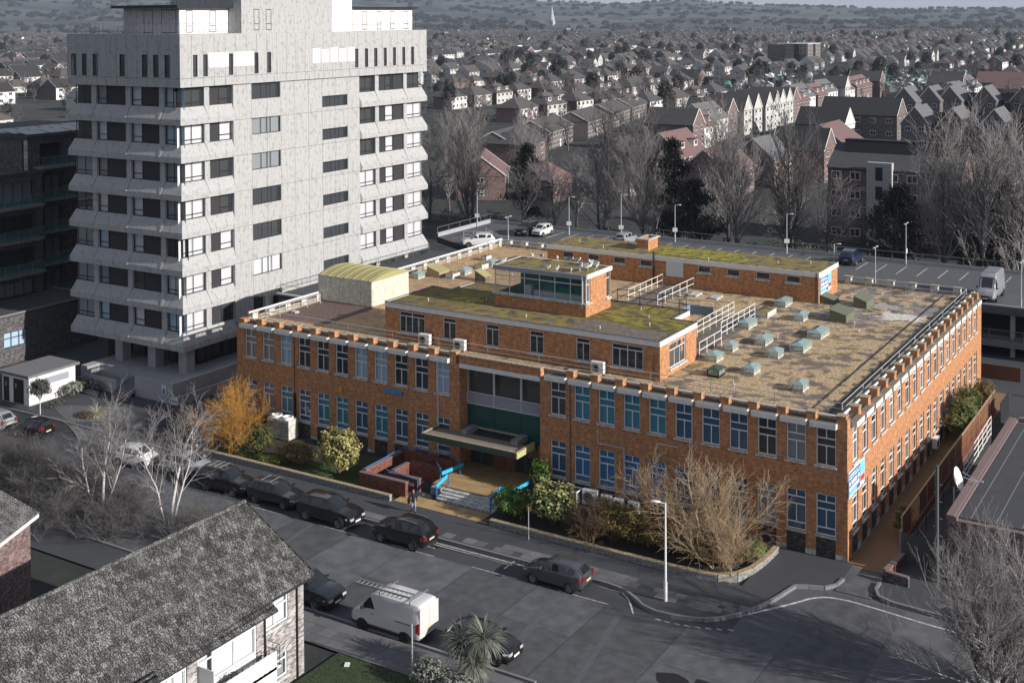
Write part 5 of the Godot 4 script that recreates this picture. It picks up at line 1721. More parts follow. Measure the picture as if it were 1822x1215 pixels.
const HATCH := [[-1.98, 0.36, 0.70, 0.84, 0.66, 0.86, 0.52], [-1.90, 0.30, 0.80, 0.96, 0.78, 1.02, 0.60], [-1.62, 0.22, 0.86, 1.0, 0.83, 1.34, 0.60], [-1.2, 0.20, 0.88, 0.98, 0.86, 1.46, 0.63], [-0.3, 0.20, 0.88, 0.95, 0.87, 1.50, 0.64],
	[0.25, 0.20, 0.88, 0.93, 0.87, 1.46, 0.62], [1.02, 0.21, 0.87, 0.93, 0.84, 0.99, 0.66], [1.55, 0.24, 0.84, 0.84, 0.76, 0.88, 0.60], [1.90, 0.28, 0.78, 0.72, 0.70, 0.76, 0.50], [1.98, 0.32, 0.66, 0.58, 0.62, 0.62, 0.44]]
const SUV := [[-2.05, 0.42, 0.74, 0.95, 0.70, 0.98, 0.56], [-1.97, 0.34, 0.84, 1.06, 0.82, 1.14, 0.62], [-1.66, 0.27, 0.90, 1.10, 0.87, 1.50, 0.62], [-1.2, 0.25, 0.91, 1.08, 0.89, 1.60, 0.66], [-0.3, 0.25, 0.91, 1.05, 0.90, 1.64, 0.67],
	[0.25, 0.25, 0.91, 1.04, 0.89, 1.60, 0.65], [1.0, 0.26, 0.90, 1.04, 0.86, 1.10, 0.70], [1.60, 0.30, 0.87, 0.98, 0.80, 1.02, 0.66], [1.95, 0.34, 0.82, 0.86, 0.76, 0.90, 0.58], [2.04, 0.38, 0.72, 0.70, 0.68, 0.74, 0.50]]
const ESTATE := [[-2.15, 0.36, 0.70, 0.88, 0.66, 0.90, 0.54], [-2.08, 0.30, 0.80, 0.96, 0.79, 1.02, 0.60], [-1.88, 0.22, 0.86, 0.98, 0.83, 1.32, 0.58], [-1.5, 0.20, 0.87, 0.97, 0.85, 1.42, 0.60], [-0.3, 0.20, 0.88, 0.94, 0.86, 1.46, 0.63],
	[0.25, 0.20, 0.88, 0.93, 0.86, 1.42, 0.62], [0.98, 0.21, 0.87, 0.92, 0.83, 0.97, 0.66], [1.65, 0.24, 0.84, 0.84, 0.76, 0.87, 0.60], [2.02, 0.28, 0.78, 0.70, 0.70, 0.74, 0.50], [2.10, 0.32, 0.68, 0.58, 0.62, 0.62, 0.44]]
const SMALL := [[-1.62, 0.36, 0.66, 0.84, 0.62, 0.88, 0.5], [-1.56, 0.30, 0.74, 0.94, 0.73, 1.04, 0.56], [-1.36, 0.22, 0.78, 0.98, 0.76, 1.36, 0.56], [-0.9, 0.20, 0.79, 0.96, 0.77, 1.47, 0.58], [-0.1, 0.20, 0.79, 0.92, 0.78, 1.49, 0.59],
	[0.4, 0.20, 0.79, 0.91, 0.78, 1.42, 0.57], [0.98, 0.21, 0.79, 0.91, 0.75, 0.98, 0.60], [1.35, 0.24, 0.76, 0.82, 0.70, 0.86, 0.54], [1.56, 0.28, 0.70, 0.70, 0.64, 0.74, 0.46], [1.62, 0.32, 0.60, 0.56, 0.56, 0.60, 0.40]]
const VAN := [[-2.36, 0.42, 0.86, 1.20, 0.88, 2.00, 0.76], [-2.33, 0.34, 0.90, 1.20, 0.92, 2.10, 0.79], [-2.0, 0.30, 0.91, 1.20, 0.93, 2.14, 0.80], [0.0, 0.30, 0.91, 1.20, 0.93, 2.16, 0.80], [0.75, 0.30, 0.91, 1.18, 0.92, 2.12, 0.77],
	[1.0, 0.30, 0.91, 1.17, 0.91, 2.02, 0.74], [1.62, 0.30, 0.91, 1.15, 0.88, 1.26, 0.74], [2.05, 0.33, 0.87, 1.02, 0.82, 1.06, 0.66], [2.28, 0.36, 0.80, 0.82, 0.76, 0.88, 0.56], [2.33, 0.40, 0.68, 0.66, 0.66, 0.70, 0.46]]
const TALLVAN := [[-2.75, 0.45, 0.86, 1.25, 0.88, 2.46, 0.76], [-2.72, 0.36, 0.90, 1.25, 0.92, 2.60, 0.78], [-2.3, 0.32, 0.91, 1.25, 0.93, 2.64, 0.79], [0.6, 0.32, 0.91, 1.25, 0.93, 2.64, 0.79], [1.1, 0.32, 0.91, 1.25, 0.92, 2.56, 0.76],
	[1.4, 0.32, 0.91, 1.22, 0.91, 2.30, 0.74], [2.05, 0.32, 0.90, 1.18, 0.88, 1.30, 0.74], [2.45, 0.35, 0.87, 1.06, 0.82, 1.10, 0.66], [2.66, 0.38, 0.80, 0.86, 0.76, 0.92, 0.56], [2.72, 0.42, 0.68, 0.66, 0.66, 0.70, 0.46]]

func make_cars() -> void:
	var cg := mat("car_glass", lin(0.012, 0.014, 0.016), 0.04)
	cg.metallic_specular = 0.7
	mat("tyre", lin(0.012, 0.012, 0.013), 0.85)
	mat("alloy", lin(0.42, 0.43, 0.45), 0.35, 0.6)
	mat("dark_rim", lin(0.05, 0.05, 0.055), 0.4, 0.5)
	mat("trim_black", lin(0.010, 0.010, 0.011), 0.55)
	mat("lamp_clear", lin(0.50, 0.52, 0.55), 0.12, 0.2)
	mat("lamp_red", lin(0.20, 0.012, 0.012), 0.15)
	mat("plate_yellow2", lin(0.55, 0.50, 0.34), 0.5)
	var black := car_paint("paint_black", 0.009, 0.009, 0.011)
	var ink := car_paint("paint_ink", 0.011, 0.015, 0.022)
	var grey := car_paint("paint_grey", 0.062, 0.066, 0.078)
	var silver := car_paint("paint_silver", 0.32, 0.34, 0.37, 0.3)
	var white := car_paint("paint_car_white", 0.72, 0.72, 0.72)
	var navy := car_paint("paint_navy", 0.014, 0.030, 0.085)
	var hs := [[0.05, 0.86, 0.30], [-0.85, 0.0, 0.0], [-1.45, -0.92, -0.25]]
	var W := PI
	var hatch := {"st": HATCH, "paint": grey, "side": hs, "screen": [0.30, 0.97], "rear": [-1.88, -1.58], "axles": [-1.22, 1.22], "r": 0.315, "spokes": 8, "mirror": 0.72, "handles": [-0.05, -0.75], "tail_h": 0.16}
	park(make_car("parked_car", "dark grey hatchback parked at the kerb near the street lamp", "car", hatch), -13.7, 11.15, W)
	var suv := {"st": SUV, "paint": black, "side": [[0.05, 0.84, 0.30], [-0.85, 0.0, 0.0], [-1.5, -0.92, -0.3]], "screen": [0.30, 0.95], "rear": [-1.95, -1.63], "axles": [-1.22, 1.25], "r": 0.34, "spokes": 5, "mirror": 0.70, "handles": [-0.05, -0.75], "bars": [-1.3, 0.1]}
	var s1 := make_car("parked_car", "black crossover facing left, parked below the walking person", "car", suv)
	park(s1, -24.8, 11.2, W)
	var suv2 := suv.duplicate()
	suv2.erase("bars")
	suv2.spokes = 10
	suv2.st = SUV.map(func(q): return [q[0] * 1.12, q[1], q[2] * 1.03, q[3], q[4] * 1.03, q[5], q[6]])
	suv2.axles = [-1.36, 1.40]
	suv2.r = 0.37
	suv2.screen = [0.34, 1.08]
	suv2.rear = [-2.18, -1.84]
	suv2.side = [[0.05, 0.95, 0.34], [-0.95, 0.0, 0.0], [-1.7, -1.02, -0.35]]
	park(make_car("parked_car", "large black sports utility car with many-spoked wheels, front of the parked row", "car", suv2), -31.05, 11.0, 0)
	var est := {"st": ESTATE, "paint": ink, "side": [[0.05, 0.84, 0.30], [-0.85, 0.0, 0.0], [-1.72, -0.92, -0.2]], "screen": [0.30, 0.93], "rear": [-2.06, -1.86], "axles": [-1.25, 1.28], "r": 0.315, "mirror": 0.70, "handles": [-0.05, -0.8], "bars": [-1.7, 0.1], "cross": [-1.0, -0.2]}
	park(make_car("parked_car", "dark blue-black estate car with silver roof bars and cross bars", "car", est), -36.1, 10.6, 0.02)
	var e2 := est.duplicate()
	e2.paint = black
	e2.cross = [-1.2, -0.7, -0.2]
	e2.st = ESTATE.map(func(q): return [q[0] * 1.05, q[1], q[2], q[3] * 1.08, q[4], q[5] * 1.10, q[6]])
	park(make_car("parked_car", "black estate with a full roof rack, behind the birch twigs", "car", e2), -40.7, 10.7, 0.05)
	var sv := hatch.duplicate()
	sv.paint = silver
	park(make_car("parked_car", "silver hatchback half hidden by birch branches beside the litter bin", "car", sv), -45.4, 9.9, 0.12)
	var mini := {"st": SMALL, "paint": white, "side": [[0.1, 0.86, 0.22], [-0.75, 0.05, 0.0], [-1.22, -0.8, -0.2]], "screen": [0.45, 0.94], "rear": [-1.54, -1.34], "axles": [-1.05, 1.08], "r": 0.30, "mirror": 0.75, "handles": [-0.1], "spokes": 7}
	var roofed := mini.duplicate()
	var mn := make_car("parked_car", "small white car with rounded nose behind the left birch tree", "car", roofed)
	park(mn, -50.0, 10.6, 0.15)
	var cit := mini.duplicate()
	cit.paint = black
	cit.tail_y = 0.95
	park(make_car("parked_car", "small black car seen from behind on the road before the white hut", "car", cit), -62.0, 10.5, PI + 0.1)
	var sv2 := hatch.duplicate()
	sv2.paint = silver
	park(make_car("parked_car", "silver car cut off by the left edge, ahead of the small black car", "car", sv2), -66.6, 10.8, PI)
	var bk := hatch.duplicate()
	bk.paint = black
	park(make_car("parked_car", "black hatchback behind the railings of the tower drive", "car", bk), -52.6, 3.2, 2.4)
	var s3 := suv.duplicate()
	s3.paint = ink
	park(make_car("parked_car", "dark car parked beside the office's left end behind bent pickets", "car", s3), -53.0, -2.5, 1.2)
	var s4 := suv2.duplicate()
	s4.paint = ink
	s4.spokes = 6
	park(make_car("parked_car", "dark blue family car with broad grille, nose to the white van", "car", s4), -25.0, 20.3, 0.0)
	var pk := hatch.duplicate()
	pk.paint = black
	park(make_car("parked_car", "black hatchback half hidden by the spiky palm", "car", pk), -13.1, 20.1, 0.0)
	# the white panel van with ladders on its roof rack
	var van := {"st": VAN, "paint": white, "side": [[0.60, 1.50, 0.35]], "screen": [1.02, 1.60], "axles": [-1.42, 1.42], "r": 0.33, "spokes": 9, "rim": "dark_rim", "mirror": 1.38, "mirror_paint": M.trim_black, "handles": [0.75], "handle_paint": M.trim_black, "tail_y": 1.0, "tail_h": 0.3, "rear_plate_y": 0.75}
	var v := make_car("white_van", "white panel van with ladders on its roof rack, parked on the near kerb", "van", van)
	park(v, -18.6, 20.6, PI)
	for side in [-1.0, 1.0]:
		for x in [[-1.9, -0.85], [-0.78, 0.35]]:
			var pn := MB.new()
			patch(pn, VAN, x[0], x[1], 4.15, 4.85, side, 0.014)
			part(v, "side_panel", pn, white)
		var sl := MB.new()
		sl.box(Vector3(-2.1, 1.08, side * 0.945 - 0.01), Vector3(-0.8, 1.11, side * 0.945 + 0.012))
		sl.box(Vector3(-2.0, 0.42, side * 0.94 - 0.01), Vector3(1.9, 0.47, side * 0.94 + 0.01))
		part(v, "rubbing_strip", sl, M.trim_black)
	var rd := MB.new()
	for s in [[-0.84, -0.01], [0.01, 0.84]]: rd.box(Vector3(-2.385, 0.55, s[0]), Vector3(-2.36, 2.0, s[1]))
	part(v, "rear_door", rd, white)
	var rk := MB.new()
	for x in [-1.7, 0.3]:
		rk.bar(Vector3(x, 2.30, -0.85), Vector3(x, 2.30, 0.85), 0.06, 0.05)
		for z in [-0.8, 0.8]: rk.bar(Vector3(x, 2.12, z), Vector3(x, 2.31, z), 0.05, 0.05)
	part(v, "roof_rack", rk, M.grey_metal)
	var ld := thing("ladder", "aluminium ladder tied on the white van's roof rack", "ladder", v.position + Vector3(0, 2.36, 0.45), 0.02)
	for r in [[-0.24, 0.0], [0.2, 0.0]]:
		var l := MB.new()
		l.bar(Vector3(-2.1, 0.02, r[0]), Vector3(1.6, 0.02, r[0]), 0.04, 0.09)
		part(ld, "stile", l, M.alloy)
	for k in 13:
		var rg := MB.new()
		rg.bar(Vector3(-2.0 + k * 0.29, 0.02, -0.24), Vector3(-2.0 + k * 0.29, 0.02, 0.2), 0.035, 0.035)
		part(ld, "rung", rg, M.alloy)
	# cars on the raised car park
	var DY := 5.02
	var dk := suv.duplicate()
	park(make_car("deck_car", "black off-roader beside the small white car on the car park deck", "car", dk), -60.4, -63.2, -PI / 2, DY)
	var sm := mini.duplicate()
	park(make_car("deck_car", "small white city car parked on the car park deck behind the office", "car", sm), -58.3, -63.5, -PI / 2, DY)
	var w3 := suv.duplicate()
	w3.paint = white
	park(make_car("deck_car", "white car driving up the car park deck beside the tower", "car", w3), -61.3, -53.0, -2.45, DY)
	var nv := suv.duplicate()
	nv.paint = navy
	park(make_car("deck_car", "navy blue people carrier seen from behind beside the deck railing", "car", nv), -18.9, -65.6, PI / 2, DY)
	var gc := hatch.duplicate()
	gc.paint = silver
	park(make_car("deck_car", "silver car roof showing behind the brick vent stack", "car", gc), -46.3, -63.5, PI / 2, DY)
	var tv := {"st": TALLVAN, "paint": silver, "side": [[1.15, 1.85, 0.2]], "screen": [1.42, 2.02], "axles": [-1.6, 1.65], "r": 0.35, "rim": "dark_rim", "mirror": 1.8, "mirror_paint": M.trim_black, "handles": [1.2], "tail_y": 1.1, "tail_h": 0.3}
	var tall := make_car("white_van", "tall white high-roof van facing us on the car park deck", "van", tv)
	park(tall, -2.0, -55.4, -PI / 2, DY)
	var rbm := MB.new()
	for k in 7: rbm.bar(Vector3(-2.4, 2.68, -0.54 + k * 0.18), Vector3(0.9, 2.68, -0.54 + k * 0.18), 0.06, 0.03)
	part(tall, "roof_rib", rbm, silver)
	for q in [["red", 0.30, 0.02, 0.03, -49.0, "red car showing between the rear parapet piers, leftmost of its row"], ["cobalt", 0.02, 0.10, 0.36, -45.4, "blue car showing between rear parapet piers, beside the red car"], ["azure", 0.02, 0.16, 0.50, -42.2, "bright blue car behind the rear parapet, nearest the rear roof block"], ["turquoise", 0.01, 0.34, 0.38, -6.2, "turquoise car behind the parapet at the right rear roof corner"]]:
		var d := hatch.duplicate()
		d.paint = car_paint("paint_" + q[0], q[1], q[2], q[3])
		park(make_car("deck_car", q[5], "car", d), q[4], -48.6, PI / 2 + (0.2 if q[0] == "turquoise" else 0.0), DY)

# ---------------------------------------------------------------- trees and shrubs
# st: n (children per level), len (length ratio), spread, rise, wobble, sides
func grow(tb: MB, cb: MB, p: Vector3, d: Vector3, len_: float, r: float, level: int, st: Dictionary, g: RandomNumberGenerator) -> void:
	var segs: int = st.segs[level]
	var top: int = st.segs.size() - 1
	var b: MB = tb if level == 0 else cb
	var pts := [p]
	var dirs := [d]
	var cur := p
	var dir := d
	for k in segs:
		dir = (dir + Vector3(g.randf() - 0.5, g.randf() - 0.5, g.randf() - 0.5) * float(st.wobble[level]) + Vector3.UP * float(st.rise[level])).normalized()
		cur += dir * len_ / segs
		pts.append(cur)
		dirs.append(dir)
	var sides: int = [7, 5, 4, 3, 3][level]
	for k in segs:
		var f0 := 1.0 - 0.8 * k / segs
		var f1 := 1.0 - 0.8 * (k + 1) / segs
		b.tube(pts[k], pts[k + 1], maxf(r * f0, st.thin), maxf(r * f1, st.thin * 0.7), sides)
	if level == top: return
	var n: int = st.n[level]
	for k in n:
		var t: float = lerpf(st.from[level], 1.0, (k + g.randf()) / n)
		var i: int = mini(int(t * segs), segs - 1)
		var at: Vector3 = pts[i].lerp(pts[i + 1], t * segs - i)
		var ax: Vector3 = dirs[i + 1]
		var side := ax.cross(Vector3(g.randf() - 0.5, g.randf() - 0.5, g.randf() - 0.5)).normalized()
		var sp: float = st.spread[level] * (0.7 + 0.6 * g.randf())
		var nd := (ax * cos(sp) + side * sin(sp)).normalized()
		var l: float = len_ * float(st.ratio[level]) * (0.65 + 0.6 * g.randf()) * (1.0 - 0.45 * t if level == 0 else 1.0)
		grow(tb, cb, at, nd, l, r * 0.55 * (1.0 - 0.5 * t), level + 1, st, g)

func bare_tree(called: String, label: String, st: Dictionary, h: float, r: float, bark: Material, twig: Material, seed_: int, group := "") -> Node3D:
	var g := RandomNumberGenerator.new()
	g.seed = seed_
	var tb := MB.new()
	var cb := MB.new()
	for s in st.get("stems", 1):
		var d := Vector3(g.randf() - 0.5, 3.0 / maxf(st.get("lean", 0.3), 0.05), g.randf() - 0.5).normalized() if s == 0 else Vector3(g.randf() - 0.5, 1.0 / st.get("lean", 0.5), g.randf() - 0.5).normalized()
		grow(tb, cb, Vector3((g.randf() - 0.5) * 0.4 * s, -0.1, (g.randf() - 0.5) * 0.4 * s), d, h * st.get("trunk", 0.9) * (1.0 if s == 0 else 0.6 + 0.4 * g.randf()), r * (1.0 if s == 0 else 0.7), 0, st, g)
	var o := thing(called, label, "tree" if h > 5.0 else "bush", Vector3.ZERO, 0.0, group)
	part(o, "trunk", tb, bark)
	part(o, "twigs", cb, twig)
	return o

const POPLAR := {"segs": [9, 5, 4, 2], "n": [23, 11, 7], "from": [0.10, 0.12, 0.1], "spread": [0.55, 0.5, 0.5], "rise": [0.12, 0.16, 0.14, 0.10], "wobble": [0.12, 0.3, 0.4, 0.4], "ratio": [0.55, 0.46, 0.48], "thin": 0.020, "lean": 0.2}
const BROAD := {"segs": [7, 6, 4, 3], "n": [16, 9, 7], "from": [0.18, 0.15, 0.1], "spread": [0.85, 0.7, 0.6], "rise": [0.05, 0.07, 0.06, 0.03], "wobble": [0.25, 0.4, 0.5, 0.5], "ratio": [0.62, 0.5, 0.45], "thin": 0.016, "lean": 0.3, "trunk": 0.75}
const BIRCH := {"segs": [8, 6, 4, 2], "n": [11, 7, 5], "from": [0.25, 0.2, 0.2], "spread": [0.6, 0.6, 0.6], "rise": [0.05, 0.10, 0.02, -0.02], "wobble": [0.3, 0.4, 0.5, 0.5], "ratio": [0.55, 0.5, 0.45], "thin": 0.009, "stems": 3, "lean": 0.5, "trunk": 0.85}
const BRUSH := {"segs": [5, 4, 3, 2], "n": [9, 6, 5], "from": [0.05, 0.1, 0.1], "spread": [0.6, 0.6, 0.6], "rise": [0.06, 0.08, 0.06, 0.04], "wobble": [0.4, 0.5, 0.5, 0.5], "ratio": [0.7, 0.55, 0.5], "thin": 0.008, "stems": 11, "lean": 0.95, "trunk": 0.75}
const SHOOTS := {"segs": [7, 6, 5, 3], "n": [15, 11, 7], "from": [0.10, 0.1, 0.1], "spread": [0.85, 0.65, 0.5], "rise": [0.05, 0.13, 0.14, 0.1], "wobble": [0.3, 0.35, 0.3, 0.3], "ratio": [0.62, 0.50, 0.5], "thin": 0.007, "stems": 8, "lean": 0.9, "trunk": 0.68}

func leaf_cloud(g: RandomNumberGenerator, c: Vector3, rad: Vector3, n: int, size: float, up := 0.3, shell := 0.55) -> MB:
	var b := MB.new()
	for k in n:
		var d := Vector3(g.randfn(), g.randfn(), g.randfn()).normalized()
		if d.y < -0.5: d.y = -d.y
		var lump := 0.80 + 0.14 * sin(d.x * 7.0 + d.y * 5.0) + 0.12 * sin(d.z * 9.0 - d.y * 6.0 + 1.0) + 0.08 * sin(d.x * 17.0 + d.z * 13.0)
		var q := c + d * rad * lump * lerpf(shell, 1.0, sqrt(g.randf()))
		var a := (d + Vector3(g.randf() - 0.5, g.randf() - 0.5 + up, g.randf() - 0.5) * 1.8).normalized()
		var s := a.cross(Vector3(g.randf() - 0.5, g.randf() - 0.5, g.randf() - 0.5)).normalized()
		var l := size * (0.7 + 0.6 * g.randf())
		b.quad(q, q + s.cross(a) * l * 0.32 + s * l * 0.5, q + s * l, q - s.cross(a) * l * 0.32 + s * l * 0.5)
	return b

func leafy_bush(called: String, label: String, at: Vector3, rad: Vector3, n: int, size: float, m: Material, m2: Material, seed_: int, cat := "bush") -> Node3D:
	var g := RandomNumberGenerator.new()
	g.seed = seed_
	var o := thing(called, label, cat, at)
	var sb := MB.new()
	for k in 9:
		var d := Vector3(g.randf() - 0.5, 0.9, g.randf() - 0.5).normalized()
		sb.tube(Vector3.ZERO, d * rad.y * 1.3, 0.05, 0.015, 4)
	part(o, "stems", sb, M.twig_brown)
	part(o, "foliage", leaf_cloud(g, Vector3(0, rad.y * 0.95, 0), rad, n, size), m)
	part(o, "pale_foliage", leaf_cloud(g, Vector3(0, rad.y * 1.0, 0), rad * 1.03, n / 2, size, 0.5, 0.85), m2)
	return o

func conifer(called: String, label: String, h: float, w: float, seed_: int, layered: bool) -> Node3D:
	var g := RandomNumberGenerator.new()
	g.seed = seed_
	var o := thing(called, label, "tree", Vector3.ZERO, 0.0, "dark evergreens along the car park")
	var tb := MB.new()
	tb.tube(Vector3.ZERO, Vector3(0.1, h * 0.97, 0), 0.32, 0.05, 7)
	var cb := MB.new()
	var n := 46
	for k in n:
		var t := lerpf(0.14, 0.97, float(k) / n)
		var reach: float = w * (pow(1.0 - t, 0.65) * 0.9 + 0.10) * (0.65 + 0.6 * g.randf())
		if layered: reach *= 0.75 + 0.45 * sin(t * 19.0)
		var a := g.randf() * TAU
		var tip := Vector3(cos(a) * reach, h * t + reach * (0.12 if layered else 0.4), sin(a) * reach)
		tb.tube(Vector3(0, h * t, 0), tip, 0.06, 0.015, 4)
		var cl := 6
		for j in cl:
			var c := Vector3(0, h * t, 0).lerp(tip, 0.35 + 0.65 * j / (cl - 1.0)) + Vector3(g.randf() - 0.5, g.randf() - 0.3, g.randf() - 0.5) * 0.7
			for q in 16:
				var p := c + Vector3(g.randfn() * 0.42, g.randfn() * 0.20, g.randfn() * 0.42)
				var d := Vector3(g.randf() - 0.5, 0.25 + g.randf() * 0.5, g.randf() - 0.5).normalized()
				var s := d.cross(Vector3(g.randf() - 0.5, g.randf() - 0.5, g.randf() - 0.5)).normalized() * (0.07 + 0.06 * g.randf())
				cb.quad(p - s, p + s, p + s * 0.4 + d * 0.42, p - s * 0.4 + d * 0.42)
	part(o, "trunk", tb, M.bark)
	part(o, "crown", cb, M.needles)
	return o

func sword_plant(parent: Node3D, at: Vector3, n: int, len_: float, w: float, droop: float, m: Material, seed_: int) -> void:
	var g := RandomNumberGenerator.new()
	g.seed = seed_
	var b := MB.new()
	for k in n:
		var a := g.randf() * TAU
		var e := asin(clampf(-0.35 + 1.3 * g.randf(), -0.6, 0.98))
		var d := Vector3(cos(a) * cos(e), sin(e), sin(a) * cos(e))
		var side := d.cross(Vector3.UP).normalized()
		var p := at
		var l := len_ * (0.75 + 0.4 * g.randf())
		var prev := p
		var pw := w
		for s in 4:
			d = (d + Vector3.DOWN * droop * (s + 0.4)).normalized()
			var q := prev + d * l / 4.0
			var nw: float = w * [1.0, 0.85, 0.55, 0.06][s]
			b.quad(prev - side * pw, prev + side * pw, q + side * nw, q - side * nw)
			prev = q
			pw = nw
	part(parent, "leaf_head", b, m)

func make_plant_materials() -> void:
	mat("bark", lin(0.10, 0.092, 0.09), 0.9)
	mat("twig_grey", lin(0.27, 0.25, 0.25), 0.9)
	mat("twig_dark", lin(0.12, 0.112, 0.114), 0.9)
	mat("twig_brown", lin(0.16, 0.105, 0.06), 0.9)
	mat("twig_orange", lin(0.46, 0.24, 0.05), 0.8)
	mat("twig_tan", lin(0.42, 0.31, 0.20), 0.9)
	mat("birch_bark", lin(0.52, 0.50, 0.50), 0.8)
	for e in [["needles", 0.020, 0.022, 0.021], ["leaf_dark", 0.030, 0.062, 0.012], ["leaf_green", 0.095, 0.20, 0.022], ["leaf_cream", 0.42, 0.40, 0.16], ["leaf_olive", 0.12, 0.105, 0.022], ["leaf_brown", 0.14, 0.070, 0.022], ["leaf_grey", 0.06, 0.065, 0.055], ["leaf_pale_grey", 0.26, 0.27, 0.23], ["sword", 0.17, 0.18, 0.15], ["leaf_straw", 0.46, 0.41, 0.27]]:
		var m := mat(e[0], lin(e[1], e[2], e[3]), 0.7)
		m.backlight_enabled = true
		m.backlight = lin(e[1] * 0.7, e[2] * 0.7, e[3] * 0.7)

func make_plants() -> void:
	# the row of bare trees between car park and houses
	var protos := []
	for k in 5:
		protos.append(bare_tree("bare_tree", "", POPLAR if k < 3 else BROAD, 15.5 if k < 3 else 13.0, 0.24, M.bark, M.twig_grey if k != 1 else M.twig_dark, 400 + k * 17, "bare trees behind the car park"))
	rng.seed = 12
	var kept := []
	var row := [[-88, -92], [-83.5, -84], [-80, -95], [-76, -88], [-71, -96], [-66.5, -82], [-63, -90], [-60.5, -84], [-57, -95], [-54.5, -86], [-52, -80], [-42.5, -88], [-39, -82], [-35.5, -94], [-32, -81], [-28.5, -87], [-12.5, -82], [-10.3, -88], [-7.5, -80], [-5.2, -86], [-3.0, -79], [-1, -90], [2, -84], [-95, -90], [-98, -100]]
	for k in row.size():
		var p: Node3D = protos[k] if k < 5 else copy(protos[[0, 1, 2, 0, 2, 3, 1, 4][k % 8]])
		p.position = Vector3(row[k][0], 0, row[k][1])
		p.rotation.y = rng.randf() * TAU
		var s := 0.88 + rng.randf() * 0.3
		p.scale = Vector3(s * 1.05, s, s * 1.05)
		kept.append(p)
	kept.sort_custom(func(a, b): return sees(a.position.x, a.position.z).x < sees(b.position.x, b.position.z).x)
	for k in kept.size(): kept[k].set_meta("label", "tall bare tree, number %d from the left in the row behind the car park" % (k + 1))
	# dark evergreens
	var cl := "dark evergreen behind the car park, %s"
	for e in [[-77.0, -91, 13.5, 4.3, 1, "left of the red-roofed house"], [-50.2, -86, 16.0, 3.9, 2, "tallest one, behind the walkway railings"], [-45.6, -82, 10.5, 4.0, 3, "short and broad, near the flat rear roof"], [-17.4, -80, 12.0, 4.4, 4, "before the grey stair bay of the brick flats"], [-6.2, -83, 13.0, 3.4, 5, "at the right end, above the white van"], [-10.6, -86, 11.0, 2.6, 6, "narrow one among the bare right-hand trees"]]:
		var c := conifer("evergreen_tree", cl % e[5], e[2], e[3], 500 + int(e[4]), e[4] in [1, 2])
		c.position = Vector3(e[0], 0, e[1])
	# undergrowth below the tree row
	var g := RandomNumberGenerator.new()
	g.seed = 8
	var ub := MB.new()
	for k in 60:
		var c := Vector3(-100 + g.randf() * 112, 0.9, -74.5 - g.randf() * 20)
		ub.v.append_array([])
		var lc := leaf_cloud(g, c, Vector3(2.2, 1.6, 1.8), 170, 0.34)
		ub.v.append_array(lc.v)
		ub.n.append_array(lc.n)
	var uo := part(self, "undergrowth", ub, M.leaf_grey)
	tag(uo, "dark undergrowth below the bare tree row", "undergrowth", "", "stuff")
	# garden of the office, left of the ramp
	var og := bare_tree("orange_shrub", "glowing orange-twigged shrub beside the office's left end", BRUSH, 4.4, 0.05, M.twig_orange, M.twig_orange, 610)
	og.position = Vector3(-46.6, 0.2, 4.6)
	og.scale = Vector3(1.25, 0.92, 1.1)
	var o2 := copy(og, "pale orange upright shrub against the office's left corner", Vector3(-48.0, 0.2, 2.6), 1.3, Vector3(0.75, 1.15, 0.75))
	o2.get_child(1).material_override = null
	leafy_bush("green_shrub", "small dark green shrub right of the orange shrub", Vector3(-43.2, 0.2, 4.9), Vector3(1.3, 1.25, 1.1), 1500, 0.16, M.leaf_dark, M.leaf_olive, 21)
	leafy_bush("brown_shrub", "low brown-leaved shrub below the office's left windows", Vector3(-39.6, 0.2, 4.9), Vector3(1.9, 0.85, 1.2), 1700, 0.15, M.leaf_brown, M.leaf_olive, 22)
	leafy_bush("variegated_shrub", "round cream-variegated shrub left of the ramp walls", Vector3(-35.4, 0.2, 4.9), Vector3(1.75, 1.75, 1.5), 3000, 0.19, M.leaf_olive, M.leaf_cream, 23)
	leafy_bush("green_shrub", "low bright green shrub at the foot of the orange shrub", Vector3(-41.4, 0.15, 6.0), Vector3(1.5, 0.4, 0.5), 700, 0.13, M.leaf_green, M.leaf_olive, 24)
	# right of the steps
	leafy_bush("green_shrub", "bright green shrub right beside the entrance steps", Vector3(-20.7, 0.1, 4.7), Vector3(1.6, 1.05, 1.5), 2300, 0.17, M.leaf_green, M.leaf_dark, 25)
	leafy_bush("variegated_shrub", "dark green shrub with pale leaf edges before the white air units", Vector3(-17.8, 0.1, 4.6), Vector3(1.75, 1.55, 1.5), 2600, 0.20, M.leaf_dark, M.leaf_cream, 26)
	leafy_bush("green_shrub", "ivy-green climber in the corner right of the canopy", Vector3(-20.9, 0.3, 1.0), Vector3(0.9, 1.3, 0.6), 1100, 0.15, M.leaf_dark, M.leaf_green, 27)
	var hb := bare_tree("brown_hedge", "brown bare twiggy hedge between variegated shrub and street lamp", BRUSH, 2.9, 0.04, M.twig_brown, M.twig_brown, 620)
	hb.position = Vector3(-14.6, 0.1, 4.7)
	hb.scale = Vector3(1.3, 1.0, 1.0)
	leafy_bush("brown_shrub", "dull brown shrub at the garden wall left of the street lamp", Vector3(-13.2, 0.1, 4.9), Vector3(2.5, 1.35, 1.2), 3200, 0.15, M.leaf_brown, M.leaf_olive, 28)
	leafy_bush("olive_shrub", "olive green shrub behind the street lamp", Vector3(-10.2, 0.1, 4.5), Vector3(1.9, 1.25, 1.6), 2600, 0.15, M.leaf_olive, M.leaf_brown, 29)
	leafy_bush("olive_shrub", "straw and olive undergrowth below the large bare shrub", Vector3(-6.9, 0.1, 4.5), Vector3(2.3, 1.05, 1.6), 2600, 0.14, M.leaf_olive, M.leaf_brown, 30)
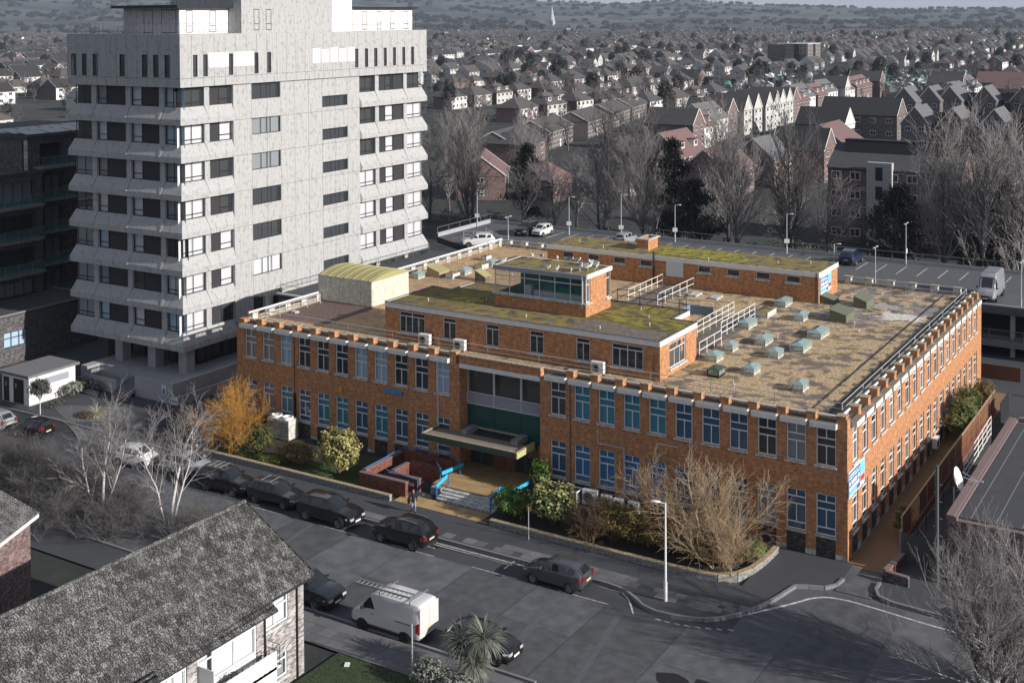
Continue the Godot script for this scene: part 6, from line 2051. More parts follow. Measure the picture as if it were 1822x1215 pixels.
	leafy_bush("green_shrub", "fresh green low shrub at the corner pier of the office", Vector3(-4.9, 0.1, 2.3), Vector3(0.7, 0.5, 1.2), 700, 0.14, M.leaf_green, M.leaf_olive, 31)
	var big := bare_tree("bare_shrub", "large sunlit bare tan shrub before the office's right windows", BRUSH, 6.0, 0.075, M.twig_tan, M.twig_tan, 631)
	big.position = Vector3(-7.4, 0.1, 4.0)
	big.scale = Vector3(1.3, 1.05, 1.1)
	var big2 := copy(big, "smaller bare brown shrub leaning over the curved garden wall", Vector3(-5.9, 0.1, 4.5), 2.0, Vector3(0.75, 0.6, 0.75))
	big2.set_meta("category", "bush")
	# beside the alley
	leafy_bush("green_shrub", "mixed green shrub filling the far end of the alley", Vector3(1.2, 0.0, -27.5), Vector3(1.0, 1.9, 4.2), 3200, 0.22, M.leaf_dark, M.leaf_olive, 32)
	leafy_bush("green_shrub", "straggly shrub behind the near end of the alley fence", Vector3(1.75, 0.0, -6.4), Vector3(0.5, 0.9, 1.6), 700, 0.17, M.leaf_dark, M.leaf_olive, 33)
	leafy_bush("olive_shrub", "brown shrub behind the yard fence at the alley's end", Vector3(1.4, 0.0, -33.5), Vector3(1.0, 1.5, 1.6), 1200, 0.2, M.leaf_olive, M.leaf_brown, 34)
	# left: hut, beds, brush and birches
	var lt := leafy_bush("standard_tree", "small clipped round-headed tree on a thin stem before the hut", Vector3(-66.3, 0, 6.6), Vector3(1.0, 0.95, 1.0), 2000, 0.15, M.leaf_grey, M.leaf_grey, 41, "tree")
	for k in lt.get_child_count(): lt.get_child(k).position.y = 1.15
	var stm := MB.new()
	stm.tube(Vector3(0, 0, 0), Vector3(0, 1.7, 0), 0.045, 0.04, 6)
	stm.tube(Vector3(0.25, 0, 0.2), Vector3(0.25, 1.9, 0.2), 0.04, 0.04, 5, true)
	part(lt, "stem", stm, M.birch_bark)
	leafy_bush("grey_shrub", "grey-leaved shrub along the right wall of the white hut", Vector3(-68.2, 0, 1.6), Vector3(0.75, 0.6, 1.7), 1200, 0.2, M.leaf_grey, M.leaf_pale_grey, 42)
	leafy_bush("grey_shrub", "low dark shrub in the bed between hut and pavement", Vector3(-66.9, 0, 4.6), Vector3(0.6, 0.3, 1.4), 500, 0.16, M.leaf_grey, M.leaf_grey, 43)
	leafy_bush("grey_shrub", "dark shrubs in the planting bed below the terrace", Vector3(-68.6, 0, -0.1), Vector3(2.2, 0.5, 0.5), 900, 0.17, M.leaf_grey, M.leaf_pale_grey, 44)
	var yu := thing("spiky_plant", "pale spiky yucca beside the drive", "plant", Vector3(-61.7, 0, 4.6))
	sword_plant(yu, Vector3(0, 0.15, 0), 90, 1.25, 0.03, 0.16, M.leaf_straw, 45)
	leafy_bush("grey_shrub", "low brown ground plants around the spiky yucca", Vector3(-62.3, 0, 5.2), Vector3(1.0, 0.2, 0.7), 350, 0.15, M.leaf_grey, M.leaf_brown, 46)
	for e in [[-44.6, 18.3, 7.6, 651, "white-stemmed birch on the left, forked low above the brush"], [-39.4, 17.0, 8.2, 652, "white-stemmed birch on the right, nearer the parked cars"]]:
		var bt := bare_tree("birch_tree", e[4], BIRCH, e[2], 0.12, M.birch_bark, M.twig_grey, e[3])
		bt.position = Vector3(e[0], 0, e[1])
	var br := bare_tree("bare_brush", "", BRUSH, 5.0, 0.05, M.twig_dark, M.twig_dark, 661)
	br.set_meta("group", "dark brush left of the tiled roof")
	var bl := [[-57.0, 16.0, 0.9], [-53.5, 16.6, 0.9], [-50.4, 16.6, 0.75], [-47.6, 17.4, 0.9], [-44.0, 17.0, 0.7], [-41.6, 18.4, 0.85], [-37.5, 16.6, 0.6], [-36.2, 18.8, 0.8], [-54.6, 19.0, 1.0], [-49.6, 19.6, 0.95], [-46.0, 21.0, 0.9], [-41.2, 21.0, 0.8], [-60.6, 16.4, 1.0], [-58.0, 20.4, 1.0]]
	for k in bl.size():
		var p: Node3D = br if k == 0 else copy(br)
		p.position = Vector3(bl[k][0], 0, bl[k][1])
		p.rotation.y = k * 1.7
		p.scale = Vector3(1.15, 0.62, 1.15) * bl[k][2]
		p.set_meta("label", "dark leafless brush in the left thicket, %s" % ["beside the small black car", "before the yucca bed", "under the left birch's tips", "behind the left birch", "between both birches", "under the right birch", "nearest the black estate with roof rack", "at the ridge end of the tiled roof", "along the near pavement, left part", "along the near pavement, middle part", "at the brick house's corner", "below the tiled ridge", "at the left picture edge, upper", "at the left picture edge, lower"][k])
	# near right: the large bare tree
	var rt := bare_tree("bare_tree", "wide bare tree with dense upright grey shoots in the lower right corner", SHOOTS, 9.6, 0.16, M.bark, M.twig_grey, 671)
	rt.position = Vector3(11.2, 0, 10.6)
	rt.scale = Vector3(1.15, 0.98, 1.15)
	# near pavement: cordyline and hedge
	var cp := thing("spiky_palm", "grey-green cordyline palm with two spiky heads before the parked black car", "plant", Vector3(-12.0, 0, 22.6))
	var tb := MB.new()
	tb.tube(Vector3(0, 0, 0), Vector3(-0.35, 1.7, 0), 0.14, 0.10, 7)
	tb.tube(Vector3(0, 0, 0), Vector3(0.5, 2.0, 0.1), 0.14, 0.10, 7)
	part(cp, "trunk", tb, M.bark)
	sword_plant(cp, Vector3(-0.55, 1.75, 0.2), 260, 1.35, 0.035, 0.12, M.sword, 51)
	sword_plant(cp, Vector3(0.55, 2.25, 0.0), 260, 1.35, 0.035, 0.12, M.sword, 52)
	sword_plant(cp, Vector3(0.25, 1.1, 0.5), 160, 1.2, 0.035, 0.14, M.sword, 53)
	leafy_bush("grey_shrub", "clipped dark shrub at the lawn edge left of the palm", Vector3(-13.6, 0, 24.3), Vector3(1.0, 0.75, 0.9), 1500, 0.13, M.leaf_grey, M.leaf_pale_grey, 54)
	leafy_bush("grey_shrub", "low shrub below the palm at the bottom edge", Vector3(-11.6, 0, 24.6), Vector3(1.1, 0.7, 0.9), 1200, 0.14, M.leaf_grey, M.leaf_pale_grey, 55)
	# tufts on the lawns
	var tf := MB.new()
	for k in 2600:
		var p := Vector3(-19.4 + g.randf() * 10.2, 0.10, 24.2 + g.randf() * 4.0)
		var w := Vector3(g.randf() - 0.5, 0, g.randf() - 0.5).normalized() * 0.02
		var l := Vector3((g.randf() - 0.5) * 0.08, 0.06 + g.randf() * 0.07, (g.randf() - 0.5) * 0.08)
		tf.tri(p - w, p + w, p + l)
	var to := part(self, "grass", tf, M.lawn_grey)
	tag(to, "grass blades of the dark lawn by the near pavement", "grass", "", "stuff")

# ---------------------------------------------------------------- near houses, yards, car park, small things
func make_near_houses() -> void:
	rng.seed = 61
	var la := noise_bytes(512, 512, 301, 0.085, 3)
	var lb := noise_bytes(512, 512, 302, 0.008, 3)
	var ld := PackedByteArray()
	ld.resize(512 * 512 * 3)
	for k in 512 * 512:
		var f: float = clampf((la[k] / 255.0 + (lb[k] / 255.0 - 0.5) * 0.35 - 0.44) * 5.0, 0, 1)
		var c := lin(0.040, 0.039, 0.040).lerp(lin(0.29, 0.285, 0.28), f)
		ld[k * 3] = int(c.r * 255)
		ld[k * 3 + 1] = int(c.g * 255)
		ld[k * 3 + 2] = int(c.b * 255)
	var lich := image_tex(512, 512, ld)
	for k in 4:
		var q: float = [0.78, 0.62, 0.50, 0.92][k]
		var lm := tex(mat("lichen_tile%d" % k, lin(q, q, q), 0.95), lich, 4.0)
		lm.uv1_offset = Vector3(0.23, 0.37, 0.61) * k
	M.lichen_tile = M.lichen_tile0
	var lt := tex(mat("lichen_field", Color.WHITE, 0.95), lich, 4.0)
	lt.vertex_color_use_as_albedo = true
	var o := thing("tiled_house", "brick house with long lichen-covered tiled roof and white bay windows in the foreground", "house", Vector3(-19.85, 0, 26.4))
	# walls: x 0 is the sunlit side, the house runs towards +z
	var b := MB.new()
	b.wall(Vector3(0, 0, 3.5), Vector3(0, 0, -1), Vector3.UP, 3.5, 5.0, [Rect2(0.6, 3.25, 1.75, 1.42), Rect2(0.85, 0.55, 1.4, 1.2)], 0.12)
	b.box(Vector3(-8.6, 0, 0), Vector3(-0.01, 5.0, 0.2))
	b.box(Vector3(-8.6, 0, 0.2), Vector3(-8.4, 5.0, 24))
	b.box(Vector3(0.0, 0, 3.5), Vector3(0.42, 4.75, 3.85))
	b.box(Vector3(0.0, 0, 7.65), Vector3(0.42, 4.75, 8.25))
	b.box(Vector3(0.0, 0, 11.6), Vector3(0.42, 4.75, 12.2))
	b.quad(Vector3(0.2, 0, 24), Vector3(0.2, 0, 3.8), Vector3(0.2, 4.75, 3.8), Vector3(0.2, 4.75, 24))
	b.tri(Vector3(0, 5.0, 0.1), Vector3(-8.6, 5.0, 0.1), Vector3(-4.3, 7.7, 0.1))
	part(o, "wall", b, M.grey_brick)
	var N := Vector3(0, 0, -1)
	window(o, Vector3(0, 3.25, 2.9), N, 1.75, 1.42, [[0.0, 0.66, 2], [0.66, 1.0, 2]], "white_blind", true, true, "white", 0.06)
	window(o, Vector3(0, 0.55, 2.65), N, 1.4, 1.2, [[0.0, 0.7, 2], [0.7, 1.0, 2]], "grey_blind", true, true, "white", 0.06)
	for s in [[7.6, 0.95, 2.2, 2.35], [6.62, 2.75, 2.85, 1.7], [11.5, 1.0, 2.2, 2.35], [10.45, 2.15, 2.85, 1.7], [16.0, 3.6, 2.85, 1.7]]:
		window(o, Vector3(0.40, s[2], s[0]), N, s[1], s[3], [[0.0, 0.74, 1 if s[1] < 1.2 else 2], [0.74, 1.0, 1 if s[1] < 1.2 else 3]], "white_blind", false, true, "white", 0.0)
		if s[1] > 1.2:
			var wp := MB.new()
			wp.box(Vector3(0.25, 2.0, s[0] - s[1]), Vector3(0.40, 2.85, s[0]))
			part(o, "white_panel", wp, M.white)
	for s in [[8.1, 3.0], [8.9, 0.6], [9.6, 0.6]]:
		var cu := MB.new()
		cu.box(Vector3(0.2, 3.4, s[0] - 0.1), Vector3(0.38, 4.6, s[0] + 0.1))
		part(o, "window_post", cu, M.white)
	# balcony
	var sl := MB.new()
	sl.box(Vector3(0.2, 2.0, 3.0), Vector3(1.2, 2.14, 7.3))
	part(o, "balcony_slab", sl, M.white_worn)
	var bp := MB.new()
	bp.box(Vector3(1.12, 1.25, 3.3), Vector3(1.2, 2.9, 7.3))
	part(o, "balcony_panel", bp, M.white)
	railing(o, "balcony_railing", [Vector3(0.3, 2.14, 3.05), Vector3(1.16, 2.14, 3.05), Vector3(1.16, 2.14, 7.3)], 0.95, [0.3, 0.65, 1.0], 0.35, M.dark_metal, 0.015)
	var sc := MB.new()
	sc.box(Vector3(0.4, 2.1, 7.55), Vector3(1.4, 3.9, 7.6))
	part(o, "privacy_screen", sc, M.off_white)
	var pt := MB.new()
	pt.box(Vector3(0.75, 2.14, 5.2), Vector3(1.05, 2.4, 6.6))
	part(o, "planter", pt, M.wood_grey)
	var g := RandomNumberGenerator.new()
	g.seed = 2
	part(o, "planter_plants", leaf_cloud(g, Vector3(0.9, 2.6, 5.9), Vector3(0.3, 0.35, 0.75), 420, 0.12), M.leaf_grey)
	# roof boards and gutter under the tiles
	var rise := 2.72
	var run := 4.75
	var slope := atan(rise / run)
	var len_ := sqrt(rise * rise + run * run)
	var rb := MB.new()
	rb.quad(Vector3(0.45, 5.0, 24), Vector3(0.45, 5.0, -0.35), Vector3(0.45 - run, 5.0 + rise, -0.35), Vector3(0.45 - run, 5.0 + rise, 24))
	rb.quad(Vector3(0.45 - 2 * run, 5.0, -0.35), Vector3(0.45 - 2 * run, 5.0, 24), Vector3(0.45 - run, 5.0 + rise, 24), Vector3(0.45 - run, 5.0 + rise, -0.35))
	rb.box(Vector3(0.3, 4.86, -0.3), Vector3(0.45, 4.99, 24))
	part(o, "roof_board", rb, M.felt)
	var ex := MB.new()
	ex.quad(Vector3(0.95, 4.70, 24), Vector3(0.95, 4.70, 3.0), Vector3(0.40, 5.03, 3.0), Vector3(0.40, 5.03, 24))
	part(o, "lower_roof", ex, M.lichen_tile)
	var gt := MB.new()
	gt.tube(Vector3(0.50, 4.93, -0.3), Vector3(0.50, 4.93, 3.1), 0.06, 0.06, 6, true)
	gt.tube(Vector3(1.0, 4.66, 3.0), Vector3(1.0, 4.66, 24), 0.06, 0.06, 6, true)
	gt.tube(Vector3(0.06, 0, 0.55), Vector3(0.06, 4.9, 0.55), 0.05, 0.05, 6)
	gt.tube(Vector3(0.5, 0, 3.35), Vector3(0.5, 4.6, 3.35), 0.06, 0.06, 6)
	part(o, "gutter", gt, M.black)
	var vg := MB.new()
	vg.bar(Vector3(0.5, 4.96, -0.36), Vector3(0.45 - run, 5.0 + rise - 0.03, -0.36), 0.04, 0.18)
	part(o, "verge_board", vg, M.black)
	# tiles one by one: the nearest are parts, the rest one field
	var tile := MB.new()
	tile.box(Vector3(-0.119, -0.016, -0.17), Vector3(0.119, 0.016, 0.17))
	var tms := []
	for k in 4: tms.append(mesh_of([tile, M["lichen_tile%d" % k]]))
	var tm := mesh_of([tile, M.lichen_field])
	var tones := []
	for k in 97:
		var q: float = [0.78, 0.62, 0.50, 0.92, 0.70, 0.40][rng.randi_range(0, 5)]
		tones.append(Color(q, q, q))
	var near := []
	var rest := []
	var rows := int(len_ / 0.265)
	var right := Vector3(0, 0, -1)
	var upv := Vector3(-cos(slope), sin(slope), 0)
	var nrm := Vector3(sin(slope), cos(slope), 0)
	for r in rows:
		for k in 92:
			var z := -0.22 + k * 0.265 + (0.13 if r & 1 else 0.0)
			var at := Vector3(0.42, 5.03, z) + upv * (0.08 + r * 0.265) + nrm * (0.020 + rng.randf() * 0.014)
			var x := Transform3D(Basis(right, nrm, right.cross(nrm)).rotated(right, 0.10 + (rng.randf() - 0.5) * 0.06).rotated(nrm, (rng.randf() - 0.5) * 0.07), at)
			if z > 9.0 and z < 13.2 and near.size() < 298 and r > 2: near.append(x)
			else: rest.append(x)
	for r in 3:
		for k in 78:
			var at := Vector3(0.97, 4.71, 3.1 + k * 0.265) + Vector3(-0.86, 0.51, 0).normalized() * (0.1 + r * 0.22) + Vector3(0.51, 0.86, 0) * 0.03
			rest.append(Transform3D(Basis(right, Vector3(0.51, 0.86, 0), right.cross(Vector3(0.51, 0.86, 0))), at))
	for x in near: inst(o, "tile", tms[rng.randi_range(0, 3)], x)
	many(o, "tiles", tm, rest, "", "", tones)
	for k in 60:
		var rt := MB.new()
		rt.tube(Vector3(0.45 - run, 5.0 + rise + 0.02, -0.36 + k * 0.4), Vector3(0.45 - run, 5.0 + rise + 0.02, 0.02 + k * 0.4), 0.125, 0.115, 8, true)
		part(o, "ridge_tile", rt, M.lichen_tile)
	# brick house at the left edge
	var h := thing("brick_house", "dark brick house with white eaves board at the left edge, below the brush", "house", Vector3(-38.3, 0, 28.6), 0.42)
	var hb := MB.new()
	hb.box(Vector3(-9, 0, 0), Vector3(0, 4.7, 12))
	part(h, "wall", hb, M.far_red_brick)
	var hf := MB.new()
	hf.box(Vector3(-9.3, 4.7, -0.35), Vector3(0.35, 4.95, 12.3))
	part(h, "eaves_board", hf, M.paint_white)
	var hr := MB.new()
	hr.quad(Vector3(0.4, 4.95, 12.3), Vector3(0.4, 4.95, -0.4), Vector3(-4.5, 7.4, -0.4), Vector3(-4.5, 7.4, 12.3))
	hr.quad(Vector3(-9.4, 4.95, -0.4), Vector3(-9.4, 4.95, 12.3), Vector3(-4.5, 7.4, 12.3), Vector3(-4.5, 7.4, -0.4))
	hr.tri(Vector3(0.4, 4.95, -0.4), Vector3(-9.4, 4.95, -0.4), Vector3(-4.5, 7.4, -0.4))
	part(h, "roof", hr, M.lichen_tile)

func air_unit(label: String, at: Vector3, turn: float, w: float, h: float, top_fan := false, group := "") -> void:
	var o := thing("air_unit", label, "air unit", at, turn, group)
	var b := MB.new()
	var d := 0.36 if not top_fan else w
	b.box(Vector3(-w / 2, 0.08, -d / 2), Vector3(w / 2, h, d / 2))
	part(o, "casing", b, M.white_worn if top_fan else M.white)
	var f := MB.new()
	if top_fan:
		f.lathe(Transform3D(Basis(), Vector3(0, h, 0)), [Vector2(w * 0.40, 0), Vector2(w * 0.42, 0.16), Vector2(w * 0.36, 0.18), Vector2(w * 0.34, 0.04), Vector2(0, 0.04)], 16)
		part(o, "fan_collar", f, M.white)
		var g := MB.new()
		for k in 6: g.box(Vector3(-w / 2 + 0.1, 0.3 + k * 0.2, d / 2), Vector3(w / 2 - 0.1, 0.38 + k * 0.2, d / 2 + 0.01))
		part(o, "louvres", g, M.grey_metal)
	else:
		f.lathe(Transform3D(Basis(Vector3.RIGHT, PI / 2), Vector3(-w * 0.12, h * 0.53, d / 2)), [Vector2(h * 0.36, 0.0), Vector2(h * 0.36, 0.02), Vector2(h * 0.31, 0.025), Vector2(h * 0.30, 0.005), Vector2(0, 0.005)], 16)
		part(o, "fan_ring", f, M.grey_metal)
		var g := MB.new()
		for k in 6: g.bar(Vector3(-w * 0.12, h * 0.53, d / 2 + 0.015), Vector3(-w * 0.12 + cos(k * TAU / 6) * h * 0.3, h * 0.53 + sin(k * TAU / 6) * h * 0.3, d / 2 + 0.015), 0.02, 0.02)
		part(o, "fan_guard", g, M.dark_metal)
		var l := MB.new()
		l.box(Vector3(-w * 0.4, 0, -d * 0.4), Vector3(-w * 0.3, 0.08, d * 0.4))
		l.box(Vector3(w * 0.3, 0, -d * 0.4), Vector3(w * 0.4, 0.08, d * 0.4))
		part(o, "feet", l, M.dark_metal)

func lamp_post(label: String, x: float, z: float, y: float, h: float, heads: int, turn: float, group := "", r := 0.06, m: Material = null) -> Node3D:
	var o := thing("lamp_post" if y > 1 else "street_lamp", label, "lamp post" if y > 1 else "street lamp", Vector3(x, y, z), turn, group)
	var mm: Material = m if m else M.rail
	var b := MB.new()
	b.tube(Vector3.ZERO, Vector3(0, h * 0.2, 0), r * 1.5, r * 1.5, 8)
	b.tube(Vector3(0, h * 0.2, 0), Vector3(0, h, 0), r, r * 0.7, 8)
	part(o, "pole", b, mm)
	for k in heads:
		var s := 1.0 if k == 0 else -1.0
		var a := MB.new()
		a.tube(Vector3(0, h - 0.05, 0), Vector3(s * 0.4, h, 0), r * 0.5, r * 0.5, 5)
		var c := MB.new()
		c.lathe(Transform3D(Basis(Vector3(0, 0, 1), -PI / 2 * s).scaled(Vector3(1, 0.55, 1)), Vector3(s * 0.25, h + 0.02, 0)), [Vector2(0.0, 0.0), Vector2(0.10, 0.06), Vector2(0.14, 0.25), Vector2(0.12, 0.48), Vector2(0.0, 0.58)], 10)
		part(o, "arm", a, mm)
		part(o, "lamp_head", c, mm)
	return o

func make_yards() -> void:
	# raised car park
	var DY := 5.0
	var o := thing("car_park", "raised concrete car park deck with marked bays behind the office", "car park", Vector3(0, DY, 0))
	var P := V([-69.6, -68.7, 16, -68.7, 16, -52.0, -8.0, -52.0, -8.0, -46.5, -50.0, -46.5, -50.0, -49.5, -58.0, -49.5, -69.6, -56])
	part(o, "deck", poly_sheet(P, 0.0, -0.75), M.asphalt_pale)
	part(o, "lower_deck", poly_sheet(V([-8, -68, 16, -68, 16, -52.3, -8, -52.3]), -3.3, -4.0), M.kerb)
	var cols := MB.new()
	for k in 9:
		var c := MB.new()
		c.box(Vector3(-7.5 + k * 2.6, -5, -53.2), Vector3(-7.1 + k * 2.6, -0.7, -52.8))
		if k % 3 == 0: part(o, "column", c, M.concrete_darker)
	var bk := MB.new()
	bk.box(Vector3(-50, -5, -68.5), Vector3(16, -0.7, -68.2))
	part(o, "rear_wall", bk, M.black_brick)
	var ln := MB.new()
	for k in 28:
		var x := -17.4 - (k - 9) * 2.2
		if x < -67: continue
		ln = MB.new()
		ln.bar(Vector3(x, 0.004, -62.2), Vector3(x, 0.004, -66.9), 0.10, 0.012)
		part(o, "bay_line", ln, M.white_worn)
	ln = MB.new()
	ln.bar(Vector3(-64, 0.004, -60.9), Vector3(-61.5, 0.004, -60.4), 0.10, 0.012)
	ln.bar(Vector3(-67.5, 0.004, -56.5), Vector3(-66.0, 0.004, -57.6), 0.12, 0.012)
	part(o, "arrow_line", ln, M.white_worn)
	var kb := MB.new()
	kb.box(Vector3(-69.6, 0, -68.75), Vector3(16, 0.35, -68.5))
	kb.box(Vector3(-69.7, 0, -68.5), Vector3(-69.4, 0.5, -56))
	kb.box(Vector3(-50, 0, -46.7), Vector3(-8, 0.22, -46.4))
	kb.box(Vector3(-8, 0, -52.25), Vector3(16, 0.12, -52.0))
	part(o, "deck_kerb", kb, M.concrete_darker)
	var pw := MB.new()
	pw.box(Vector3(-58.2, -0.7, -49.8), Vector3(-50, 1.0, -49.5))
	part(o, "parapet_wall", pw, M.black_brick)
	railing(o, "deck_railing", [Vector3(-69.5, 0.35, -56), Vector3(-69.5, 0.35, -68.6), Vector3(-28, 0.35, -68.6)], 0.85, [0.1, 1.0], 2.6, M.grey_metal, 0.035)
	railing(o, "deck_railing", [Vector3(-28, 0.35, -68.6), Vector3(16, 0.35, -68.6)], 0.85, [0.1, 1.0], 2.6, M.grey_metal, 0.035)
	railing(o, "deck_railing", [Vector3(-65, 0.0, -60.5), Vector3(-62.5, 0.0, -58.2), Vector3(-66, 0.0, -56.8)], 0.9, [0.5, 1.0], 1.4, M.rail, 0.035)
	railing(o, "deck_railing", [Vector3(-7.8, -3.3, -52.2), Vector3(1.6, -3.3, -52.2)], 0.95, [0.35, 1.0], 3.0, M.grey_metal, 0.035)
	railing(o, "deck_railing", [Vector3(2.2, -3.3, -52.2), Vector3(15, -3.3, -52.2)], 0.95, [0.35, 1.0], 3.0, M.grey_metal, 0.035)
	# spiral of the ramp mirror stand and bollard by the tower
	var lbl := "slender %s lamp post on the car park deck, %s"
	for e in [[-60.8, -59.2, 2.8, 2, "grey", "beside the black off-roader"], [-13.2, -54.7, 4.1, 2, "pale", "between rear roof block and turquoise car"], [1.3, -52.6, 4.4, 2, "pale", "right of the tall white van"], [-69.3, -65.0, 4.6, 1, "pale", "at the far left corner railing"],
			[-48.4, -66.4, 5.6, 1, "grey", "behind the brick vent stack, left one"], [-41.7, -68.0, 4.6, 1, "grey", "before the tallest evergreen"], [-27.1, -67.5, 4.7, 1, "grey", "behind the yellow mossy roof"], [-13.4, -68.1, 4.6, 2, "grey", "with notice, beside the evergreen"], [-20.4, -64.1, 2.3, 1, "short", "left of the navy people carrier"], [-55.5, -65.6, 4.9, 1, "grey", "right of the small white city car"]]:
		var lp := lamp_post(lbl % [e[4], e[5]], e[0], e[1], DY, e[2], e[3], PI / 2 if e[3] == 2 else 0.4, "lamp posts of the car park")
		if e[2] > 4.5:
			var n := MB.new()
			n.box(Vector3(-0.3, 1.25, 0.07), Vector3(0.3, 1.75, 0.1))
			part(lp, "notice", n, M.off_white)
	lamp_post("tall white street lamp on the kerb build-out before the brown shrubs", -7.3, 10.2, 0.11, 5.6, 1, PI + 0.3, "", 0.07, M.paint_white)
	# garden walls
	low_wall("low grey garden wall with pale coping left of the entrance", V([-50.0, 6.75, -40, 6.65, -29.4, 6.65]), 0.48, 0.26, M.wall_render, M.wall_top)
	low_wall("low weathered garden wall curving round the corner by the bare shrub", curve(V([-21.4, 6.5, -12, 6.6, -7.0, 6.55, -5.3, 6.1, -4.4, 4.6, -4.15, 2.6, -4.1, 0.9]), 0.6), 0.46, 0.26, M.wall_render, M.wall_top)
	# air units
	air_unit("white cabinet air unit with round top fan, left one below the office windows", Vector3(-44.9, 0.2, 1.0), 0.0, 1.05, 1.6, true, "twin white cabinet air units")
	air_unit("white cabinet air unit with round top fan, right one below the office windows", Vector3(-43.75, 0.2, 1.0), 0.0, 1.05, 1.6, true, "twin white cabinet air units")
	for e in [[-17.2, 0.55, 1.2, 0.95, "largest white air unit right of the white-framed cages"], [-16.0, 0.5, 0.85, 0.80, "white air unit with dark fan, third from the right below the blue windows"], [-15.1, 0.5, 0.75, 0.75, "small white air unit between two others below the blue windows"], [-14.0, 0.5, 0.85, 0.75, "rusty white air unit at the right end of its row"]]:
		air_unit(e[4], Vector3(e[0], 0.25, e[1]), 0.1, e[2] * 0.9, e[3] + 0.1, false, "air units at the foot of the front")
	for e in [[-19.9, "left"], [-18.5, "right"]]:
		var cg := thing("unit_cage", "%s white-framed wire cage around an air unit beside the variegated shrub" % e[1], "cage", Vector3(e[0], 0.2, 0.8))
		var cb := MB.new()
		for k in 4: cb.box(Vector3(-0.6 if k & 1 else 0.55, 0, -0.45 if k & 2 else 0.4), Vector3(-0.55 if k & 1 else 0.6, 0.95, -0.4 if k & 2 else 0.45))
		cb.box(Vector3(-0.6, 0.93, 0.4), Vector3(0.6, 1.0, 0.46))
		cb.box(Vector3(-0.6, 0.93, -0.46), Vector3(0.6, 1.0, -0.4))
		cb.box(Vector3(0.54, 0.93, -0.4), Vector3(0.6, 1.0, 0.4))
		part(cg, "frame", cb, M.white)
		var ci := MB.new()
		ci.box(Vector3(-0.5, 0.1, -0.3), Vector3(0.5, 0.85, 0.3))
		part(cg, "enclosed_unit", ci, M.grey_metal)
	for e in [[-33.0, "left one on the roof edge before the penthouse"], [-29.8, "second one on the roof edge, lower and wider"], [-18.2, "right one on the roof edge below the penthouse window"]]:
		air_unit("white rooftop air unit, " + e[1], Vector3(e[0], DECK, -2.45), 0.05, 0.95, 0.85, false, "air units on the roof edge")
	air_unit("white air unit fixed low on the sunlit side wall", Vector3(0.3, 0.5, -21.8), PI / 2, 0.9, 0.85)
	# litter bin, railings, pickets on the left
	var bn := thing("litter_bin", "black litter bin against the garden wall beside the silver car", "bin", Vector3(-46.8, 0.1, 7.5))
	var bb := MB.new()
	bb.lathe(Transform3D(), [Vector2(0.27, 0.0), Vector2(0.30, 0.85), Vector2(0.32, 0.86), Vector2(0.32, 0.92)], 14)
	part(bn, "body", bb, M.black)
	var bt := MB.new()
	bt.lathe(Transform3D(), [Vector2(0.32, 0.92), Vector2(0.26, 1.08), Vector2(0.0, 1.14)], 14)
	part(bn, "hood", bt, M.dark_metal)
	var bl := MB.new()
	bl.box(Vector3(-0.12, 0.98, 0.1), Vector3(0.12, 1.10, 0.30))
	part(bn, "label_plate", bl, M.off_white)
	var fr := thing("iron_railing", "black iron railing along the tower drive beside the orange shrub", "railing", Vector3(-52.2, 0, 2.4))
	railing(fr, "railing", [Vector3(-3.6, 0, 1.9), Vector3(-0.2, 0, -0.6), Vector3(1.8, 0, -4.5)], 1.5, [0.08, 0.96], 0.22, M.black, 0.02)
	var pf := thing("picket_fence", "row of pale leaning pickets between parked car and orange shrub", "fence", Vector3(-51.3, 0, 2.6))
	for k in 12:
		var p := MB.new()
		p.obox(Transform3D(Basis(Vector3(0, 0, 1), 0.05 * sin(k * 1.3)), Vector3(k * 0.16, 0.62, k * 0.06)), Vector3(0.09, 1.2, 0.025))
		part(pf, "picket", p, M.white_worn)
	# right: fences, gate of planks, low walls, flat-roofed building, pole, dish
	var fn := thing("alley_fence", "long brown-panelled fence with pale top rail along the alley", "fence", Vector3(2.25, 0, -4.0))
	for k in 14:
		var p := MB.new()
		p.box(Vector3(-0.02, 0.55, -k * 2.15 - 2.08), Vector3(0.02, 1.88, -k * 2.15 - 0.04))
		if k != 1: part(fn, "fence_panel", p, M.rust_panel)
		var q := MB.new()
		q.box(Vector3(-0.05, 0, -k * 2.15 - 0.05), Vector3(0.05, 2.0, -k * 2.15 + 0.05))
		part(fn, "post", q, M.wall_top)
	var tr := MB.new()
	tr.bar(Vector3(0, 1.96, 0.2), Vector3(0, 1.96, -30.3), 0.09, 0.07)
	part(fn, "top_rail", tr, M.wall_top)
	var rw := MB.new()
	rw.box(Vector3(-0.1, 0, -30.2), Vector3(0.1, 0.5, 0))
	part(fn, "kicker_wall", rw, M.ramp_brick)
	var f2 := thing("mesh_fence", "dark wire mesh fence with thin posts beyond the brown panels", "fence", Vector3(2.95, 0, -2.6))
	railing(f2, "railing", [Vector3(0, 0, 0), Vector3(0, 0, -14.4)], 1.5, [0.3, 0.65, 1.0], 2.4, M.dark_metal, 0.022)
	var f3 := thing("white_trellis", "white-painted trellis fence beside the gravel strip", "fence", Vector3(3.2, 0, -17.5))
	railing(f3, "railing", [Vector3(0, 0, 0), Vector3(-0.2, 0, -11)], 1.5, [0.1, 0.4, 0.7, 1.0], 2.0, M.white, 0.035)
	var wf := thing("plank_fence", "grey weathered plank fence across the yard right of the alley", "fence", Vector3(2.75, 0, -2.0))
